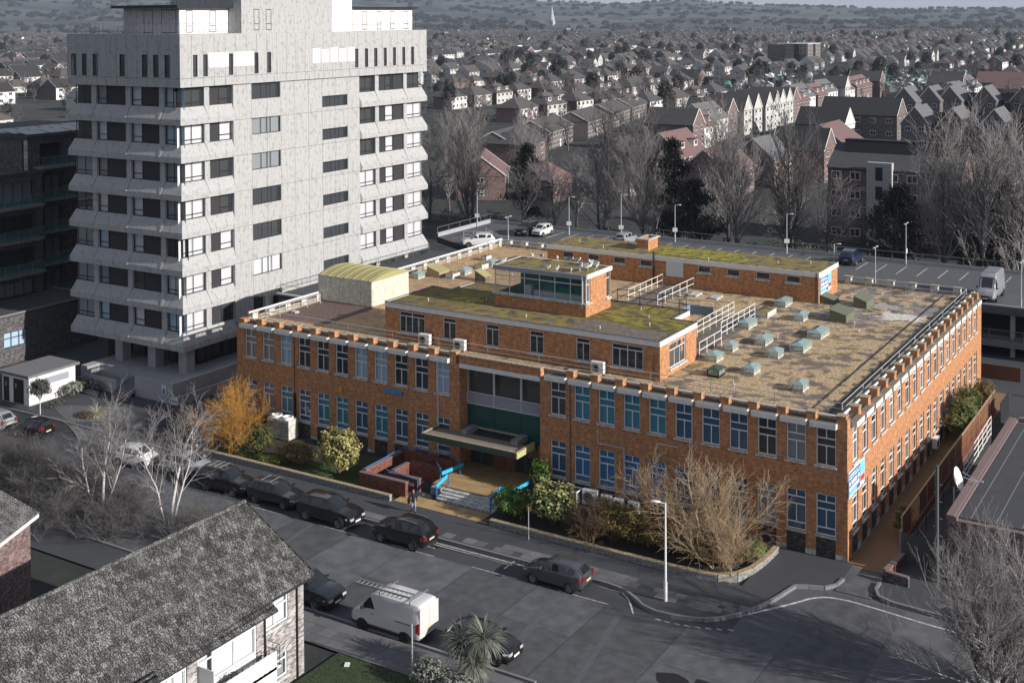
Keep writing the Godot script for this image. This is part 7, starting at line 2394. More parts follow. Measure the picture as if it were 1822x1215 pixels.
	for k in 20:
		var p := MB.new()
		p.box(Vector3(k * 0.135, 0.02, -0.02 - k * 0.028), Vector3(k * 0.135 + 0.125, 1.72 + 0.05 * sin(k * 2.1), 0.015 - k * 0.028))
		part(wf, "plank", p, M.wood_grey)
	var wpost := MB.new()
	wpost.box(Vector3(-0.16, 0, -0.1), Vector3(-0.02, 1.9, 0.06))
	part(wf, "post", wpost, M.kerb)
	var wn := MB.new()
	wn.box(Vector3(2.15, 1.2, -0.03), Vector3(2.4, 1.5, -0.02))
	part(wf, "notice", wn, M.off_white)
	low_wall("low dark brick wall facing the street right of the alley", V([2.6, 1.15, 4.0, 1.4]), 0.62, 0.2, M.black_brick, M.coping_pink)
	low_wall("low pinkish wall running back from the alley mouth to the plank fence", V([2.55, 0.9, 2.85, -1.9]), 0.55, 0.25, M.ramp_brick, M.coping_pink)
	struct("side_yard", rect_sheet(2.5, -40, 5.6, 1.4, 0.02), M.asphalt)
	var gs := struct("gravel_strip", rect_sheet(3.4, -26, 5.2, -16, 0.03), M.canopy_gravel)
	gs.set_meta("label", "pale gravel strip beside the white trellis")
	var fb := thing("flat_roof_building", "low building with dark flat roof and wide pinkish coping at the right edge", "building", Vector3(5.65, 0, -0.6))
	var w := MB.new()
	w.box(Vector3(0.05, 0, -20.4), Vector3(18, 3.7, -0.05))
	part(fb, "wall", w, M.far_red_brick)
	var r := MB.new()
	r.box(Vector3(0.6, 3.7, -20.0), Vector3(18, 3.78, -0.5))
	part(fb, "roof", r, M.asphalt)
	for k in 14:
		var c := MB.new()
		c.box(Vector3(-0.02, 3.7, -1.46 * k - 1.45), Vector3(0.42, 3.98, -1.46 * k))
		c.box(Vector3(0.42, 3.7, -1.46 * k - 1.45), Vector3(0.56, 3.92, -1.46 * k))
		part(fb, "coping_stone", c, M.coping_pink)
		var c2 := MB.new()
		c2.box(Vector3(0.6 + 1.3 * k, 3.7, -20.9), Vector3(1.88 + 1.3 * k, 3.98, -20.45))
		part(fb, "coping_stone", c2, M.coping_pink)
	for k in 12:
		var fx := MB.new()
		fx.box(Vector3(1.2 + k * 1.4, 3.781, -20), Vector3(1.26 + k * 1.4, 3.79, -0.6))
		part(fb, "felt_seam", fx, M.kerb)
	var fy := thing("yard_fence", "dark close-boarded fence behind the flat-roofed building", "fence", Vector3(3.4, 0, -26.5))
	for k in 22:
		var p := MB.new()
		p.box(Vector3(k * 0.15, 0.02, -0.02), Vector3(k * 0.15 + 0.14, 1.75, 0.02))
		part(fy, "plank", p, M.dark_metal)
	var fz := thing("yard_fence", "dark solid fence panel running back beside the far end of the alley", "fence", Vector3(3.2, 0, -31.5))
	for k in 26:
		var p := MB.new()
		p.box(Vector3(-0.02, 0.02, -k * 0.15), Vector3(0.02, 1.8, -k * 0.15 + 0.14))
		part(fz, "plank", p, M.dark_metal)
	var bf := thing("board_fence", "brown board fence under the car park edge behind the office corner", "fence", Vector3(-1.0, 0, -44.5))
	for k in 24:
		var p := MB.new()
		p.box(Vector3(k * 0.15, 0.02, -0.02), Vector3(k * 0.15 + 0.14, 1.3, 0.02))
		part(bf, "plank", p, M.rust_panel)
	var po := thing("utility_pole", "grey wooden utility pole with step irons beside the plank fence", "pole", Vector3(5.2, 0, -0.2))
	var pb := MB.new()
	pb.tube(Vector3.ZERO, Vector3(0, 6.9, 0), 0.13, 0.10, 8, true)
	part(po, "pole", pb, M.wood_grey)
	var st := MB.new()
	for k in 9: st.tube(Vector3(0, 2.3 + k * 0.5, 0), Vector3(0.32 if k & 1 else -0.2, 2.32 + k * 0.5, 0.05), 0.018, 0.018, 4)
	part(po, "step_irons", st, M.rail)
	var ds := thing("satellite_dish", "large white satellite dish on a post, aimed over the flat roof", "satellite dish", Vector3(4.9, 0, -6.2))
	var dp := MB.new()
	dp.tube(Vector3.ZERO, Vector3(0, 3.6, 0), 0.05, 0.05, 6)
	part(ds, "post", dp, M.rail)
	var dd := MB.new()
	dd.lathe(Transform3D(Basis(Vector3(0, 0, 1), -1.25), Vector3(0.1, 4.1, 0)), [Vector2(0.0, 0.0), Vector2(0.3, 0.03), Vector2(0.55, 0.10), Vector2(0.75, 0.2), Vector2(0.76, 0.18), Vector2(0.5, 0.05), Vector2(0.0, -0.03)], 20)
	part(ds, "dish", dd, M.paint_white)
	var da := MB.new()
	for a in [Vector3(0.15, 3.4, 0), Vector3(0.4, 4.5, 0.45), Vector3(0.4, 4.5, -0.45)]: da.tube(a, Vector3(1.5, 4.2, 0), 0.018, 0.018, 4)
	da.tube(Vector3(1.42, 4.18, 0), Vector3(1.72, 4.26, 0), 0.06, 0.07, 8, true)
	part(ds, "feed_arm", da, M.rail)
	# posts by the pavements
	var sp := thing("sign_post", "thin grey post with small weathered plate at the garden wall", "sign post", Vector3(-18.1, 0.11, 7.2))
	var sb := MB.new()
	sb.tube(Vector3.ZERO, Vector3(0, 2.1, 0), 0.03, 0.03, 6, true)
	part(sp, "post", sb, M.rail)
	var sq := MB.new()
	sq.box(Vector3(-0.16, 1.85, -0.03), Vector3(0.16, 2.15, 0.0))
	part(sp, "plate", sq, mat("plate_rust", lin(0.35, 0.16, 0.03), 0.7))
	var s2 := thing("sign_post", "tall thin pale post on the near pavement beside the lawn", "sign post", Vector3(-15.0, 0.1, 23.8))
	var sc := MB.new()
	sc.tube(Vector3.ZERO, Vector3(0, 2.5, 0), 0.045, 0.045, 6, true)
	part(s2, "post", sc, M.rail)
	var litter := MB.new()
	litter.obox(Transform3D(Basis(Vector3.UP, 0.5), Vector3(-18.3, 0.15, 24.9)), Vector3(0.25, 0.06, 0.35))
	single("paper_scrap", "white scrap of paper lying on the dark lawn", "litter", litter, M.white)

# ---------------------------------------------------------------- person and gulls
func sdf_body(bones: Array, lo: Vector3, hi: Vector3, cell: float, k: float) -> MB:
	# bones: [a, b, ra, rb, colour]; surface nets over the smooth union
	var nx := int((hi.x - lo.x) / cell) + 1
	var ny := int((hi.y - lo.y) / cell) + 1
	var nz := int((hi.z - lo.z) / cell) + 1
	var f := PackedFloat32Array()
	f.resize(nx * ny * nz)
	f.fill(1.0)
	for bone in bones:
		var a: Vector3 = bone[0]
		var ab: Vector3 = bone[1] - a
		var l2: float = maxf(ab.length_squared(), 1e-8)
		var m: float = maxf(bone[2], bone[3]) + 0.10
		var c0 := ((Vector3(minf(a.x, bone[1].x), minf(a.y, bone[1].y), minf(a.z, bone[1].z)) - Vector3.ONE * m - lo) / cell).floor()
		var c1 := ((Vector3(maxf(a.x, bone[1].x), maxf(a.y, bone[1].y), maxf(a.z, bone[1].z)) + Vector3.ONE * m - lo) / cell).ceil()
		for z in range(maxi(0, int(c0.z)), mini(nz, int(c1.z))):
			for y in range(maxi(0, int(c0.y)), mini(ny, int(c1.y))):
				for x in range(maxi(0, int(c0.x)), mini(nx, int(c1.x))):
					var p := lo + Vector3(x, y, z) * cell
					var t := clampf((p - a).dot(ab) / l2, 0, 1)
					var d: float = (p - a - ab * t).length() - lerpf(bone[2], bone[3], t)
					var i := (z * ny + y) * nx + x
					var h := clampf(0.5 + 0.5 * (f[i] - d) / k, 0, 1)
					f[i] = lerpf(f[i], d, h) - k * h * (1 - h)
	var idx := {}
	var pos := PackedVector3Array()
	var st := [1, nx, nx * ny]
	for z in nz - 1: for y in ny - 1: for x in nx - 1:
		var i := (z * ny + y) * nx + x
		var s := Vector3.ZERO
		var n := 0
		for e in 12:
			var ax := e / 4
			var o1 := [Vector3i(0, e & 1, (e >> 1) & 1), Vector3i(e & 1, 0, (e >> 1) & 1), Vector3i(e & 1, (e >> 1) & 1, 0)]
			var c: Vector3i = o1[ax]
			var j := i + c.x + c.y * nx + c.z * nx * ny
			var a := f[j]
			var b := f[j + int(st[ax])]
			if (a < 0) == (b < 0): continue
			var p := Vector3(c)
			p[ax] = a / (a - b)
			s += p
			n += 1
		if n:
			idx[i] = pos.size()
			pos.append(lo + (Vector3(x, y, z) + s / n) * cell)
	var nor := PackedVector3Array()
	nor.resize(pos.size())
	var tr := PackedInt32Array()
	for z in range(1, nz - 1): for y in range(1, ny - 1): for x in range(1, nx - 1):
		var i := (z * ny + y) * nx + x
		for ax in 3:
			var a := f[i]
			var b := f[i + int(st[ax])]
			if (a < 0) == (b < 0): continue
			var u: int = st[(ax + 1) % 3]
			var v: int = st[(ax + 2) % 3]
			var q := [idx.get(i - u - v, -1), idx.get(i - v, -1), idx.get(i, -1), idx.get(i - u, -1)]
			if q.min() < 0: continue
			if a > 0: q.reverse()
			tr.append_array([q[0], q[1], q[2], q[0], q[2], q[3]])
	for k2 in range(0, tr.size(), 3):
		var w := (pos[tr[k2 + 1]] - pos[tr[k2]]).cross(pos[tr[k2 + 2]] - pos[tr[k2]])
		for e in 3: nor[tr[k2 + e]] += w
	var m := MB.new()
	for k2 in range(0, tr.size(), 3):
		for e in [0, 2, 1]:
			var p := pos[tr[k2 + e]]
			m.v.append(p)
			m.n.append(nor[tr[k2 + e]].normalized())
			var best := 1e9
			var col := Color.WHITE
			for bone in bones:
				var ab: Vector3 = bone[1] - bone[0]
				var t := clampf((p - bone[0]).dot(ab) / maxf(ab.length_squared(), 1e-8), 0, 1)
				var d: float = (p - bone[0] - ab * t).length() - lerpf(bone[2], bone[3], t)
				if d < best:
					best = d
					col = bone[4]
			m.c.append(col)
	return m

func make_life() -> void:
	var skin := Color(0.42, 0.22, 0.15)
	var coat := Color(0.016, 0.016, 0.019)
	var jean := Color(0.24, 0.29, 0.37)
	var shoe := Color(0.02, 0.02, 0.02)
	var pm := mat("person_cloth", Color.WHITE, 0.85)
	pm.vertex_color_use_as_albedo = true
	var p := thing("person", "person with long auburn hair, black coat and pale jeans walking with a black bag", "person", Vector3(-26.9, 0.12, 7.45), 0.7)
	p.scale = Vector3(0.92, 0.92, 0.92)
	var B := [
		[Vector3(0.10, 0.86, 0), Vector3(0.13, 0.47, 0.10), 0.085, 0.058, jean], [Vector3(0.13, 0.47, 0.10), Vector3(0.13, 0.09, -0.02), 0.056, 0.040, jean], [Vector3(0.13, 0.05, -0.05), Vector3(0.14, 0.035, 0.14), 0.042, 0.034, shoe],
		[Vector3(-0.10, 0.86, 0), Vector3(-0.11, 0.47, 0.02), 0.085, 0.058, jean], [Vector3(-0.11, 0.47, 0.02), Vector3(-0.11, 0.12, -0.22), 0.056, 0.040, jean], [Vector3(-0.11, 0.09, -0.25), Vector3(-0.12, 0.035, -0.08), 0.042, 0.034, shoe],
		[Vector3(0, 0.84, 0), Vector3(0, 1.05, 0.0), 0.145, 0.125, coat], [Vector3(0, 1.05, 0), Vector3(0, 1.28, -0.01), 0.125, 0.135, coat], [Vector3(-0.15, 1.32, -0.01), Vector3(0.15, 1.32, -0.01), 0.07, 0.07, coat],
		[Vector3(0.19, 1.31, 0), Vector3(0.25, 1.05, -0.08), 0.058, 0.048, coat], [Vector3(0.25, 1.05, -0.08), Vector3(0.25, 0.84, 0.06), 0.046, 0.036, coat], [Vector3(0.25, 0.83, 0.065), Vector3(0.25, 0.76, 0.085), 0.028, 0.024, skin],
		[Vector3(-0.19, 1.31, 0), Vector3(-0.25, 1.05, 0.04), 0.058, 0.048, coat], [Vector3(-0.25, 1.05, 0.04), Vector3(-0.22, 0.93, 0.22), 0.046, 0.036, coat], [Vector3(-0.22, 0.925, 0.23), Vector3(-0.21, 0.90, 0.29), 0.028, 0.024, skin],
		[Vector3(0, 1.36, 0), Vector3(0, 1.45, 0.01), 0.048, 0.046, skin], [Vector3(0, 1.53, 0.005), Vector3(0, 1.58, -0.005), 0.078, 0.086, skin], [Vector3(0, 1.49, 0.03), Vector3(0, 1.47, 0.045), 0.052, 0.04, skin], [Vector3(0, 1.54, 0.088), Vector3(0, 1.52, 0.10), 0.012, 0.014, skin]]
	for h in 2:
		var w: Vector3 = Vector3(0.25, 0.755, 0.088) if h == 0 else Vector3(-0.21, 0.895, 0.295)
		var d: Vector3 = Vector3(0, -1, 0.25).normalized() if h == 0 else Vector3(0.1, -0.5, 0.8).normalized()
		for k in 4:
			var s := Vector3((k - 1.5) * 0.016, 0, 0)
			var l: float = [0.05, 0.06, 0.056, 0.045][k]
			B.append([w + s, w + s * 1.2 + d * l, 0.010, 0.008, skin])
		B.append([w + Vector3(-0.02, 0.03, 0.01), w + Vector3(-0.03, 0.03, 0.02) + d * 0.045, 0.011, 0.009, skin])
	part(p, "body", sdf_body(B, Vector3(-0.42, -0.04, -0.42), Vector3(0.42, 1.76, 0.46), 0.0165, 0.028), pm)
	var hm := mat("hair_auburn", lin(0.12, 0.035, 0.015), 0.6)
	var hb := sdf_body([[Vector3(0, 1.60, -0.03), Vector3(0, 1.56, -0.05), 0.092, 0.095, Color.WHITE], [Vector3(0, 1.55, -0.06), Vector3(0, 1.28, -0.13), 0.085, 0.055, Color.WHITE], [Vector3(0.07, 1.55, 0.0), Vector3(0.09, 1.30, 0.02), 0.035, 0.02, Color.WHITE], [Vector3(-0.07, 1.55, 0.0), Vector3(-0.09, 1.30, 0.02), 0.035, 0.02, Color.WHITE]], Vector3(-0.25, 1.15, -0.32), Vector3(0.25, 1.76, 0.14), 0.018, 0.03)
	hb.c.clear()
	part(p, "hair", hb, hm)
	var bg := thing("shoulder_bag", "large black shoulder bag carried by the walking person", "bag", Vector3(-27.16, 0.95, 7.58), 0.7)
	var bb := MB.new()
	bb.lathe(Transform3D(Basis().scaled(Vector3(0.6, 1, 1.1))), [Vector2(0.0, -0.20), Vector2(0.17, -0.18), Vector2(0.20, 0.0), Vector2(0.15, 0.16), Vector2(0, 0.18)], 12)
	part(bg, "pouch", bb, M.black)
	var bs := MB.new()
	bs.path([Vector3(0, 0.15, -0.15), Vector3(0.12, 0.36, -0.03), Vector3(0, 0.15, 0.15)], 0.014, 5)
	part(bg, "strap", bs, M.black)
	# gulls on the lantern roof
	mat("gull_white", lin(0.70, 0.70, 0.68), 0.8)
	mat("gull_grey", lin(0.24, 0.25, 0.27), 0.8)
	mat("gull_bill", lin(0.50, 0.32, 0.04), 0.6)
	var g0 := thing("gull", "", "gull")
	var gb := MB.new()
	gb.lathe(Transform3D(Basis(Vector3.RIGHT, 1.25), Vector3(0, 0.16, -0.22)), [Vector2(0.0, 0.0), Vector2(0.035, 0.05), Vector2(0.075, 0.16), Vector2(0.085, 0.27), Vector2(0.06, 0.37), Vector2(0.04, 0.43)], 10)
	gb.lathe(Transform3D(Basis(Vector3.RIGHT, 0.35), Vector3(0, 0.27, 0.14)), [Vector2(0.05, -0.02), Vector2(0.042, 0.06), Vector2(0.05, 0.12), Vector2(0.035, 0.165), Vector2(0.0, 0.18)], 10)
	for s in [-0.03, 0.03]: gb.tube(Vector3(s, 0.0, 0.02), Vector3(s, 0.16, 0.0), 0.008, 0.01, 4)
	part(g0, "body", gb, M.gull_white)
	for s in [-1.0, 1.0]:
		var w := MB.new()
		w.lathe(Transform3D(Basis(Vector3.RIGHT, 1.35).scaled(Vector3(0.35, 1, 1)), Vector3(0.07 * s, 0.24, -0.34)), [Vector2(0.0, 0.0), Vector2(0.035, 0.08), Vector2(0.07, 0.25), Vector2(0.055, 0.40), Vector2(0.0, 0.46)], 8)
		part(g0, "wing", w, M.gull_grey)
	var bi := MB.new()
	bi.tube(Vector3(0, 0.40, 0.22), Vector3(0, 0.385, 0.29), 0.014, 0.004, 5)
	part(g0, "bill", bi, M.gull_bill)
	var spots := [[-22.4, -7.6, 1.0, 1.7], [-21.9, -7.9, 2.2, 1.7], [-25.8, -10.2, 0.4, 1.1], [-24.6, -10.25, 1.4, 1.1], [-24.0, -10.2, 2.0, 1.1], [-23.6, -10.0, 4.0, 1.1], [-22.9, -10.2, 0.0, 1.1], [-22.3, -9.9, 5.0, 1.1], [-21.8, -9.2, 3.0, 1.1], [-21.6, -8.5, 1.0, 1.1], [-28.9, -7.2, 2.4, 1.1], [-28.0, -10.1, 0.2, 1.1], [-27.2, -10.2, 1.1, 1.1], [-24.7, -6.8, 2.0, 1.0], [-23.9, -6.8, 3.0, 1.0], [-22.7, -6.8, 0.5, 1.0]]
	for k in spots.size():
		var q: Node3D = g0 if k == 0 else copy(g0)
		q.position = Vector3(spots[k][0], 14.04, spots[k][1])
		q.rotation.y = spots[k][2]
		q.scale = Vector3.ONE * spots[k][3]
		q.set_meta("group", "gulls on the lantern roof")
		q.set_meta("label", ["larger white gull standing on the lantern roof, left of its neighbour", "larger white gull standing on the lantern roof, nearer the sunlit edge"][k] if k < 2 else "small gull perched on the edge of the glazed lantern's flat roof")

# ---------------------------------------------------------------- the suburb and the hills
# ridge along local z, sunlit front at +x; opt: L, D, E (eaves), R (rise), hip, wall, roof, front, cols, storeys, gable_cols, dormers, bays, chimneys, verge
func house(called: String, label: String, opt: Dictionary, category := "house", group := "") -> Node3D:
	var o := thing(called, label, category, Vector3.ZERO, 0.0, group)
	var L: float = opt.L / 2
	var D: float = opt.D / 2
	var E: float = opt.E
	var R: float = opt.R
	var hip: bool = opt.get("hip", false)
	var b := MB.new()
	b.box(Vector3(-D, 0, -L), Vector3(D, E, L))
	if not hip:
		b.tri(Vector3(-D, E, L), Vector3(D, E, L), Vector3(0, E + R, L))
		b.tri(Vector3(D, E, -L), Vector3(-D, E, -L), Vector3(0, E + R, -L))
	part(o, "wall", b, M[opt.wall])
	if opt.has("front"):
		var f := MB.new()
		f.box(Vector3(D, 0.05, -L), Vector3(D + 0.06, E, L))
		part(o, "front_wall", f, M[opt.front])
	var r := MB.new()
	var e := 0.35
	var k: float = R / D
	var y0: float = E - e * k + 0.12
	var yr: float = E + R + 0.12
	var li: float = maxf(L - D * 0.9, 0.3) if hip else L + 0.12
	var lo: float = L + (e if hip else 0.12)
	var q := [Vector3(D + e, y0, lo), Vector3(D + e, y0, -lo), Vector3(-D - e, y0, -lo), Vector3(-D - e, y0, lo), Vector3(0, yr, li), Vector3(0, yr, -li)]
	r.quad(q[0], q[1], q[5], q[4])
	r.quad(q[2], q[3], q[4], q[5])
	if hip:
		r.tri(q[3], q[0], q[4])
		r.tri(q[1], q[2], q[5])
	for i in 4: r.quad(q[i] + Vector3.DOWN * 0.14, q[(i + 1) % 4] + Vector3.DOWN * 0.14, q[(i + 1) % 4], q[i])
	var ro := part(o, "roof", r, M[opt.roof])
	if opt.get("verge", not hip):
		for s in [1.0, -1.0]:
			var v := MB.new()
			for x in [1.0, -1.0]: v.bar(Vector3(x * (D + e), y0 - 0.05, s * (L + 0.12)), Vector3(0, yr - 0.05, s * (L + 0.12)), 0.06, 0.22)
			part(ro, "verge_board", v, M.paint_white)
	for i in opt.get("chimneys", 0):
		var c := MB.new()
		var z: float = lerpf(-li, li, (i + 0.5) / opt.chimneys) if opt.chimneys > 1 else 0.0
		c.box(Vector3(-0.7, E + R * 0.55, z - 0.4), Vector3(-0.1, E + R + 0.9, z + 0.4))
		c.tube(Vector3(-0.4, E + R + 0.9, z - 0.15), Vector3(-0.4, E + R + 1.2, z - 0.15), 0.11, 0.10, 6, true)
		part(ro, "chimney", c, M.far_red_brick)
	var st: int = opt.get("storeys", 2)
	var cols: int = opt.get("cols", 4)
	var fh := E / st
	var wm := cached("farwin", func():
		var f := MB.new()
		f.box(Vector3(-0.02, -0.6, -0.75), Vector3(0.05, 0.6, 0.75))
		var g := MB.new()
		for s in [[-0.66, -0.04], [0.04, 0.66]]: g.quad(Vector3(0.056, -0.5, s[1]), Vector3(0.056, -0.5, s[0]), Vector3(0.056, 0.5, s[0]), Vector3(0.056, 0.5, s[1]))
		return mesh_of([f, M.white, g, M.far_glass]))
	for s in st:
		for i in cols:
			var z := lerpf(-L, L, (i + 0.5) / cols)
			inst(o, "window", wm, Transform3D(Basis().scaled(Vector3(1, opt.get("win_h", 1.0), opt.get("win_w", 1.0))), Vector3(D + 0.07, fh * (s + 0.56), z)))
	for g in [1, 0] if opt.get("gable_cols", 0) else []:
		for s in st + (1 if opt.get("gable_top", false) else 0):
			for i in opt.gable_cols if s < st else 1:
				var n: float = opt.gable_cols if s < st else 1
				inst(o, "window", wm, Transform3D(Basis(Vector3.UP, -PI / 2 if g else PI / 2).scaled(Vector3.ONE * 0.9), Vector3(lerpf(-D, D, (i + 0.5) / n), fh * (s + 0.56), (L if g else -L))))
	if opt.get("door", true):
		var d := MB.new()
		d.box(Vector3(D + 0.06, 0, L * 0.12 - 0.45), Vector3(D + 0.13, 2.0, L * 0.12 + 0.45))
		part(o, "door", d, M.white)
	for i in opt.get("bays", 0):
		var z := lerpf(-L, L, (i + 0.5) / opt.bays)
		var y := MB.new()
		y.prism(V([D, z - 1.3, D + 0.7, z - 0.8, D + 0.7, z + 0.8, D, z + 1.3]), 0.0, E * 0.88)
		var bn := part(o, "bay_front", y, M.white)
		for s in 2: inst(bn, "window", wm, Transform3D(Basis(), Vector3(D + 0.70, fh * (s + 0.5), z)))
	for i in opt.get("dormers", 0):
		var z := lerpf(-L, L, (i + 0.5) / opt.dormers)
		var y := MB.new()
		y.box(Vector3(D * 0.25, E + R * 0.25, z - 0.9), Vector3(D * 0.80, E + R * 0.25 + 1.35, z + 0.9))
		var dn := part(o, "dormer", y, M[opt.get("dormer_wall", "paint_white")])
		inst(dn, "window", wm, Transform3D(Basis().scaled(Vector3.ONE * 0.85), Vector3(D * 0.80 + 0.02, E + R * 0.25 + 0.7, z)))
		var t := MB.new()
		t.box(Vector3(D * 0.1, E + R * 0.25 + 1.35, z - 1.05), Vector3(D * 0.9, E + R * 0.25 + 1.5, z + 1.05))
		part(dn, "dormer_roof", t, M[opt.roof])
	return o

func rows_of(proto: Node3D, spots: Array, group: String) -> void:      # [x, z, turn, scale, label]
	for k in spots.size():
		var s: Array = spots[k]
		var h: Node3D = proto if k == 0 else copy(proto)
		h.position = Vector3(s[0], 0, s[1])
		h.rotation.y = s[2]
		h.scale = Vector3.ONE * s[3]
		h.set_meta("label", s[4])
		h.set_meta("group", group)

func sees(x: float, z: float, y := 3.0) -> Vector2:      # where the lens puts a point, in the photograph's pixels
	var d := Basis.from_euler(Vector3(deg_to_rad(-1.587), deg_to_rad(31.656), 0)).inverse() * (Vector3(x, y, z) - Vector3(21.478, 33, 73.08))
	if d.z > -1: return Vector2(-9999, 0)
	return Vector2(911 + 2193.5 * d.x / -d.z, 93.2 - 2193.5 * d.y / -d.z)

const ORD := ["first", "second", "third", "fourth", "fifth", "sixth", "seventh", "eighth", "ninth", "tenth", "eleventh", "twelfth"]

func make_suburb() -> void:
	mat("far_glass", lin(0.03, 0.033, 0.038), 0.1)
	var tilem := mottle(331, 256, 0.02, 0.3, lin(0.7, 0.7, 0.7), lin(1, 1, 1), 0.5)
	for e in [["roof_brown", 0.095, 0.086, 0.086], ["roof_grey", 0.085, 0.085, 0.092], ["roof_slate", 0.150, 0.152, 0.165], ["roof_red", 0.20, 0.120, 0.120], ["roof_dark", 0.040, 0.040, 0.044], ["roof_dull", 0.115, 0.098, 0.096]]:
		tex(mat(e[0], lin(e[1], e[2], e[3]), 0.9), tilem, 2.5, false)
	mat("far_render", lin(0.40, 0.40, 0.42), 0.9)
	mat("far_cream", lin(0.50, 0.50, 0.49), 0.9)
	rng.seed = 700
	# three-storey townhouses along the curved street
	var T := {
		"gb": {"L": 13.0, "D": 7.0, "E": 7.0, "R": 3.6, "wall": "far_red_brick", "roof": "roof_brown", "cols": 0, "storeys": 3, "gable_cols": 2, "door": false},
		"gc": {"L": 13.0, "D": 6.4, "E": 7.2, "R": 3.8, "wall": "far_cream", "roof": "roof_brown", "cols": 0, "storeys": 3, "gable_cols": 2, "door": false},
		"dw": {"L": 11.5, "D": 8.5, "E": 5.6, "R": 3.6, "wall": "far_red_brick", "front": "paint_white", "roof": "roof_red", "cols": 4, "dormers": 2, "win_w": 0.7},
		"ds": {"L": 14.0, "D": 9.0, "E": 6.2, "R": 4.0, "wall": "far_render", "front": "paint_white", "roof": "roof_slate", "cols": 4, "dormers": 2, "win_w": 0.7},
		"dr": {"L": 11.0, "D": 8.5, "E": 6.0, "R": 3.6, "wall": "far_red_brick", "roof": "roof_red", "cols": 4, "storeys": 2, "dormers": 2, "win_w": 0.7}}
	var says := {"gb": "tall red-brick townhouse with brown roof, its gable facing the street", "gc": "tall cream townhouse with pointed gable to the street", "dw": "white-fronted townhouse with red roof and two dormers", "ds": "white-fronted townhouse with pale slate roof and dormers", "dr": "red-brick townhouse with red roof and dormers"}
	var protos := {}
	var count := {}
	for e in [[-104.5, -208, "gb"], [-104, -218.5, "dw"], [-108, -234, "ds"], [-111, -247, "gb"], [-110, -256, "gc"], [-110, -264, "gc"], [-109.5, -272, "gc"], [-110, -280, "gc"], [-111, -288, "gc"], [-112, -297, "gc"], [-113, -306, "gb"], [-112, -318, "dr"], [-116, -334, "ds"], [-116, -350, "dr"], [-118, -366, "ds"], [-118, -379, "gc"], [-118, -390, "dw"], [-118, -404, "dr"], [-119, -418, "dr"], [-120, -434, "gb"], [-78, -420, "ds"], [-82, -404, "gb"], [-77, -388, "dw"], [-72, -372, "ds"], [-92, -452, "dr"], [-88, -436, "gc"]]:
		var kind: String = e[2]
		var gable := kind in ["gb", "gc"]
		count[kind] = count.get(kind, 0) + 1
		var h: Node3D
		if not protos.has(kind):
			protos[kind] = house("townhouse", "", T[kind], "house", "townhouses on the curved street")
			h = protos[kind]
		else: h = copy(protos[kind])
		h.position = Vector3(e[0], 0, e[1])
		h.rotation.y = PI / 2 if gable else 0.0
		h.set_meta("label", "%s, %s from the front" % [says[kind], ORD[mini(count[kind] - 1, 11)]])
	# houses standing just behind the bare trees
	var nears := [["house", "red-roofed house with pale verge boards behind the left bare trees", -103.5, -119, 0.5, {"L": 12.0, "D": 9.0, "E": 4.6, "R": 3.4, "wall": "far_red_brick", "roof": "roof_red", "cols": 3, "gable_cols": 1}],
		["house", "small red-roofed house with porch beside the layered evergreen", -91.5, -121, PI / 2, {"L": 8.0, "D": 7.0, "E": 4.2, "R": 2.6, "hip": true, "wall": "far_red_brick", "roof": "roof_red", "cols": 2}],
		["house", "pale grey gabled house between bare trees, steep slate roof", -83, -136, 0.0, {"L": 10.0, "D": 8.0, "E": 6.2, "R": 4.2, "wall": "far_render", "front": "far_cream", "roof": "roof_grey", "cols": 3, "gable_cols": 1, "dormers": 1}],
		["house", "red-roofed house with white dormers, behind the tallest evergreen", -82, -157, 0.0, {"L": 13.0, "D": 9.0, "E": 5.8, "R": 4.2, "wall": "far_red_brick", "roof": "roof_red", "cols": 4, "gable_cols": 2, "dormers": 2}],
		["house", "long red roof with white eaves behind the short evergreen", -66.5, -143, 0.0, {"L": 14.0, "D": 9.0, "E": 5.0, "R": 3.8, "wall": "far_red_brick", "roof": "roof_red", "cols": 4, "gable_cols": 1}],
		["house", "slate-roofed house beside the long red roof", -64, -160, 0.0, {"L": 11.0, "D": 8.5, "E": 5.6, "R": 3.8, "wall": "far_red_brick", "roof": "roof_slate", "cols": 3, "gable_cols": 1}],
		["house", "red-brick gabled house with dark roof above the middle bare trees", -59, -170, PI / 2, {"L": 11.0, "D": 8.0, "E": 6.6, "R": 4.0, "wall": "far_red_brick", "roof": "roof_dark", "cols": 2, "storeys": 3, "gable_cols": 2}],
		["house", "broad red-roofed house with skylight before the dark brick flats", -63, -200, 0.0, {"L": 14.0, "D": 11.0, "E": 5.2, "R": 4.0, "wall": "far_grey_brick", "roof": "roof_red", "cols": 4, "gable_cols": 2}],
		["house", "house with wide slate roof behind the left end of the tree row", -126, -168, 0.1, {"L": 12.0, "D": 9.0, "E": 4.8, "R": 3.0, "hip": true, "wall": "far_red_brick", "roof": "roof_grey", "cols": 3}],
		["house", "grey rendered gabled house at the right edge behind bare trees", -6.5, -106, 0.2, {"L": 12.0, "D": 9.0, "E": 8.4, "R": 4.0, "wall": "far_render", "roof": "roof_slate", "cols": 3, "storeys": 3, "gable_cols": 1}]]
	for e in nears:
		var h := house(e[0], e[1], e[5])
		h.position = Vector3(e[2], 0, e[3])
		h.rotation.y = e[4]
	# brick flats with pale stair bay behind the trees
	var fl := house("brick_flats", "dark red-brick flats with pale rendered stair bay behind the bare trees", {"L": 19.0, "D": 10.0, "E": 11.0, "R": 3.0, "wall": "far_red_brick", "roof": "roof_grey", "cols": 7, "storeys": 4, "gable_cols": 2, "verge": false, "door": false}, "building")
	fl.position = Vector3(-24.5, 0, -110.5)
	fl.rotation.y = -PI / 2
	var bay := MB.new()
	bay.box(Vector3(5.0, 0, -0.1), Vector3(6.1, 12.0, 3.5))
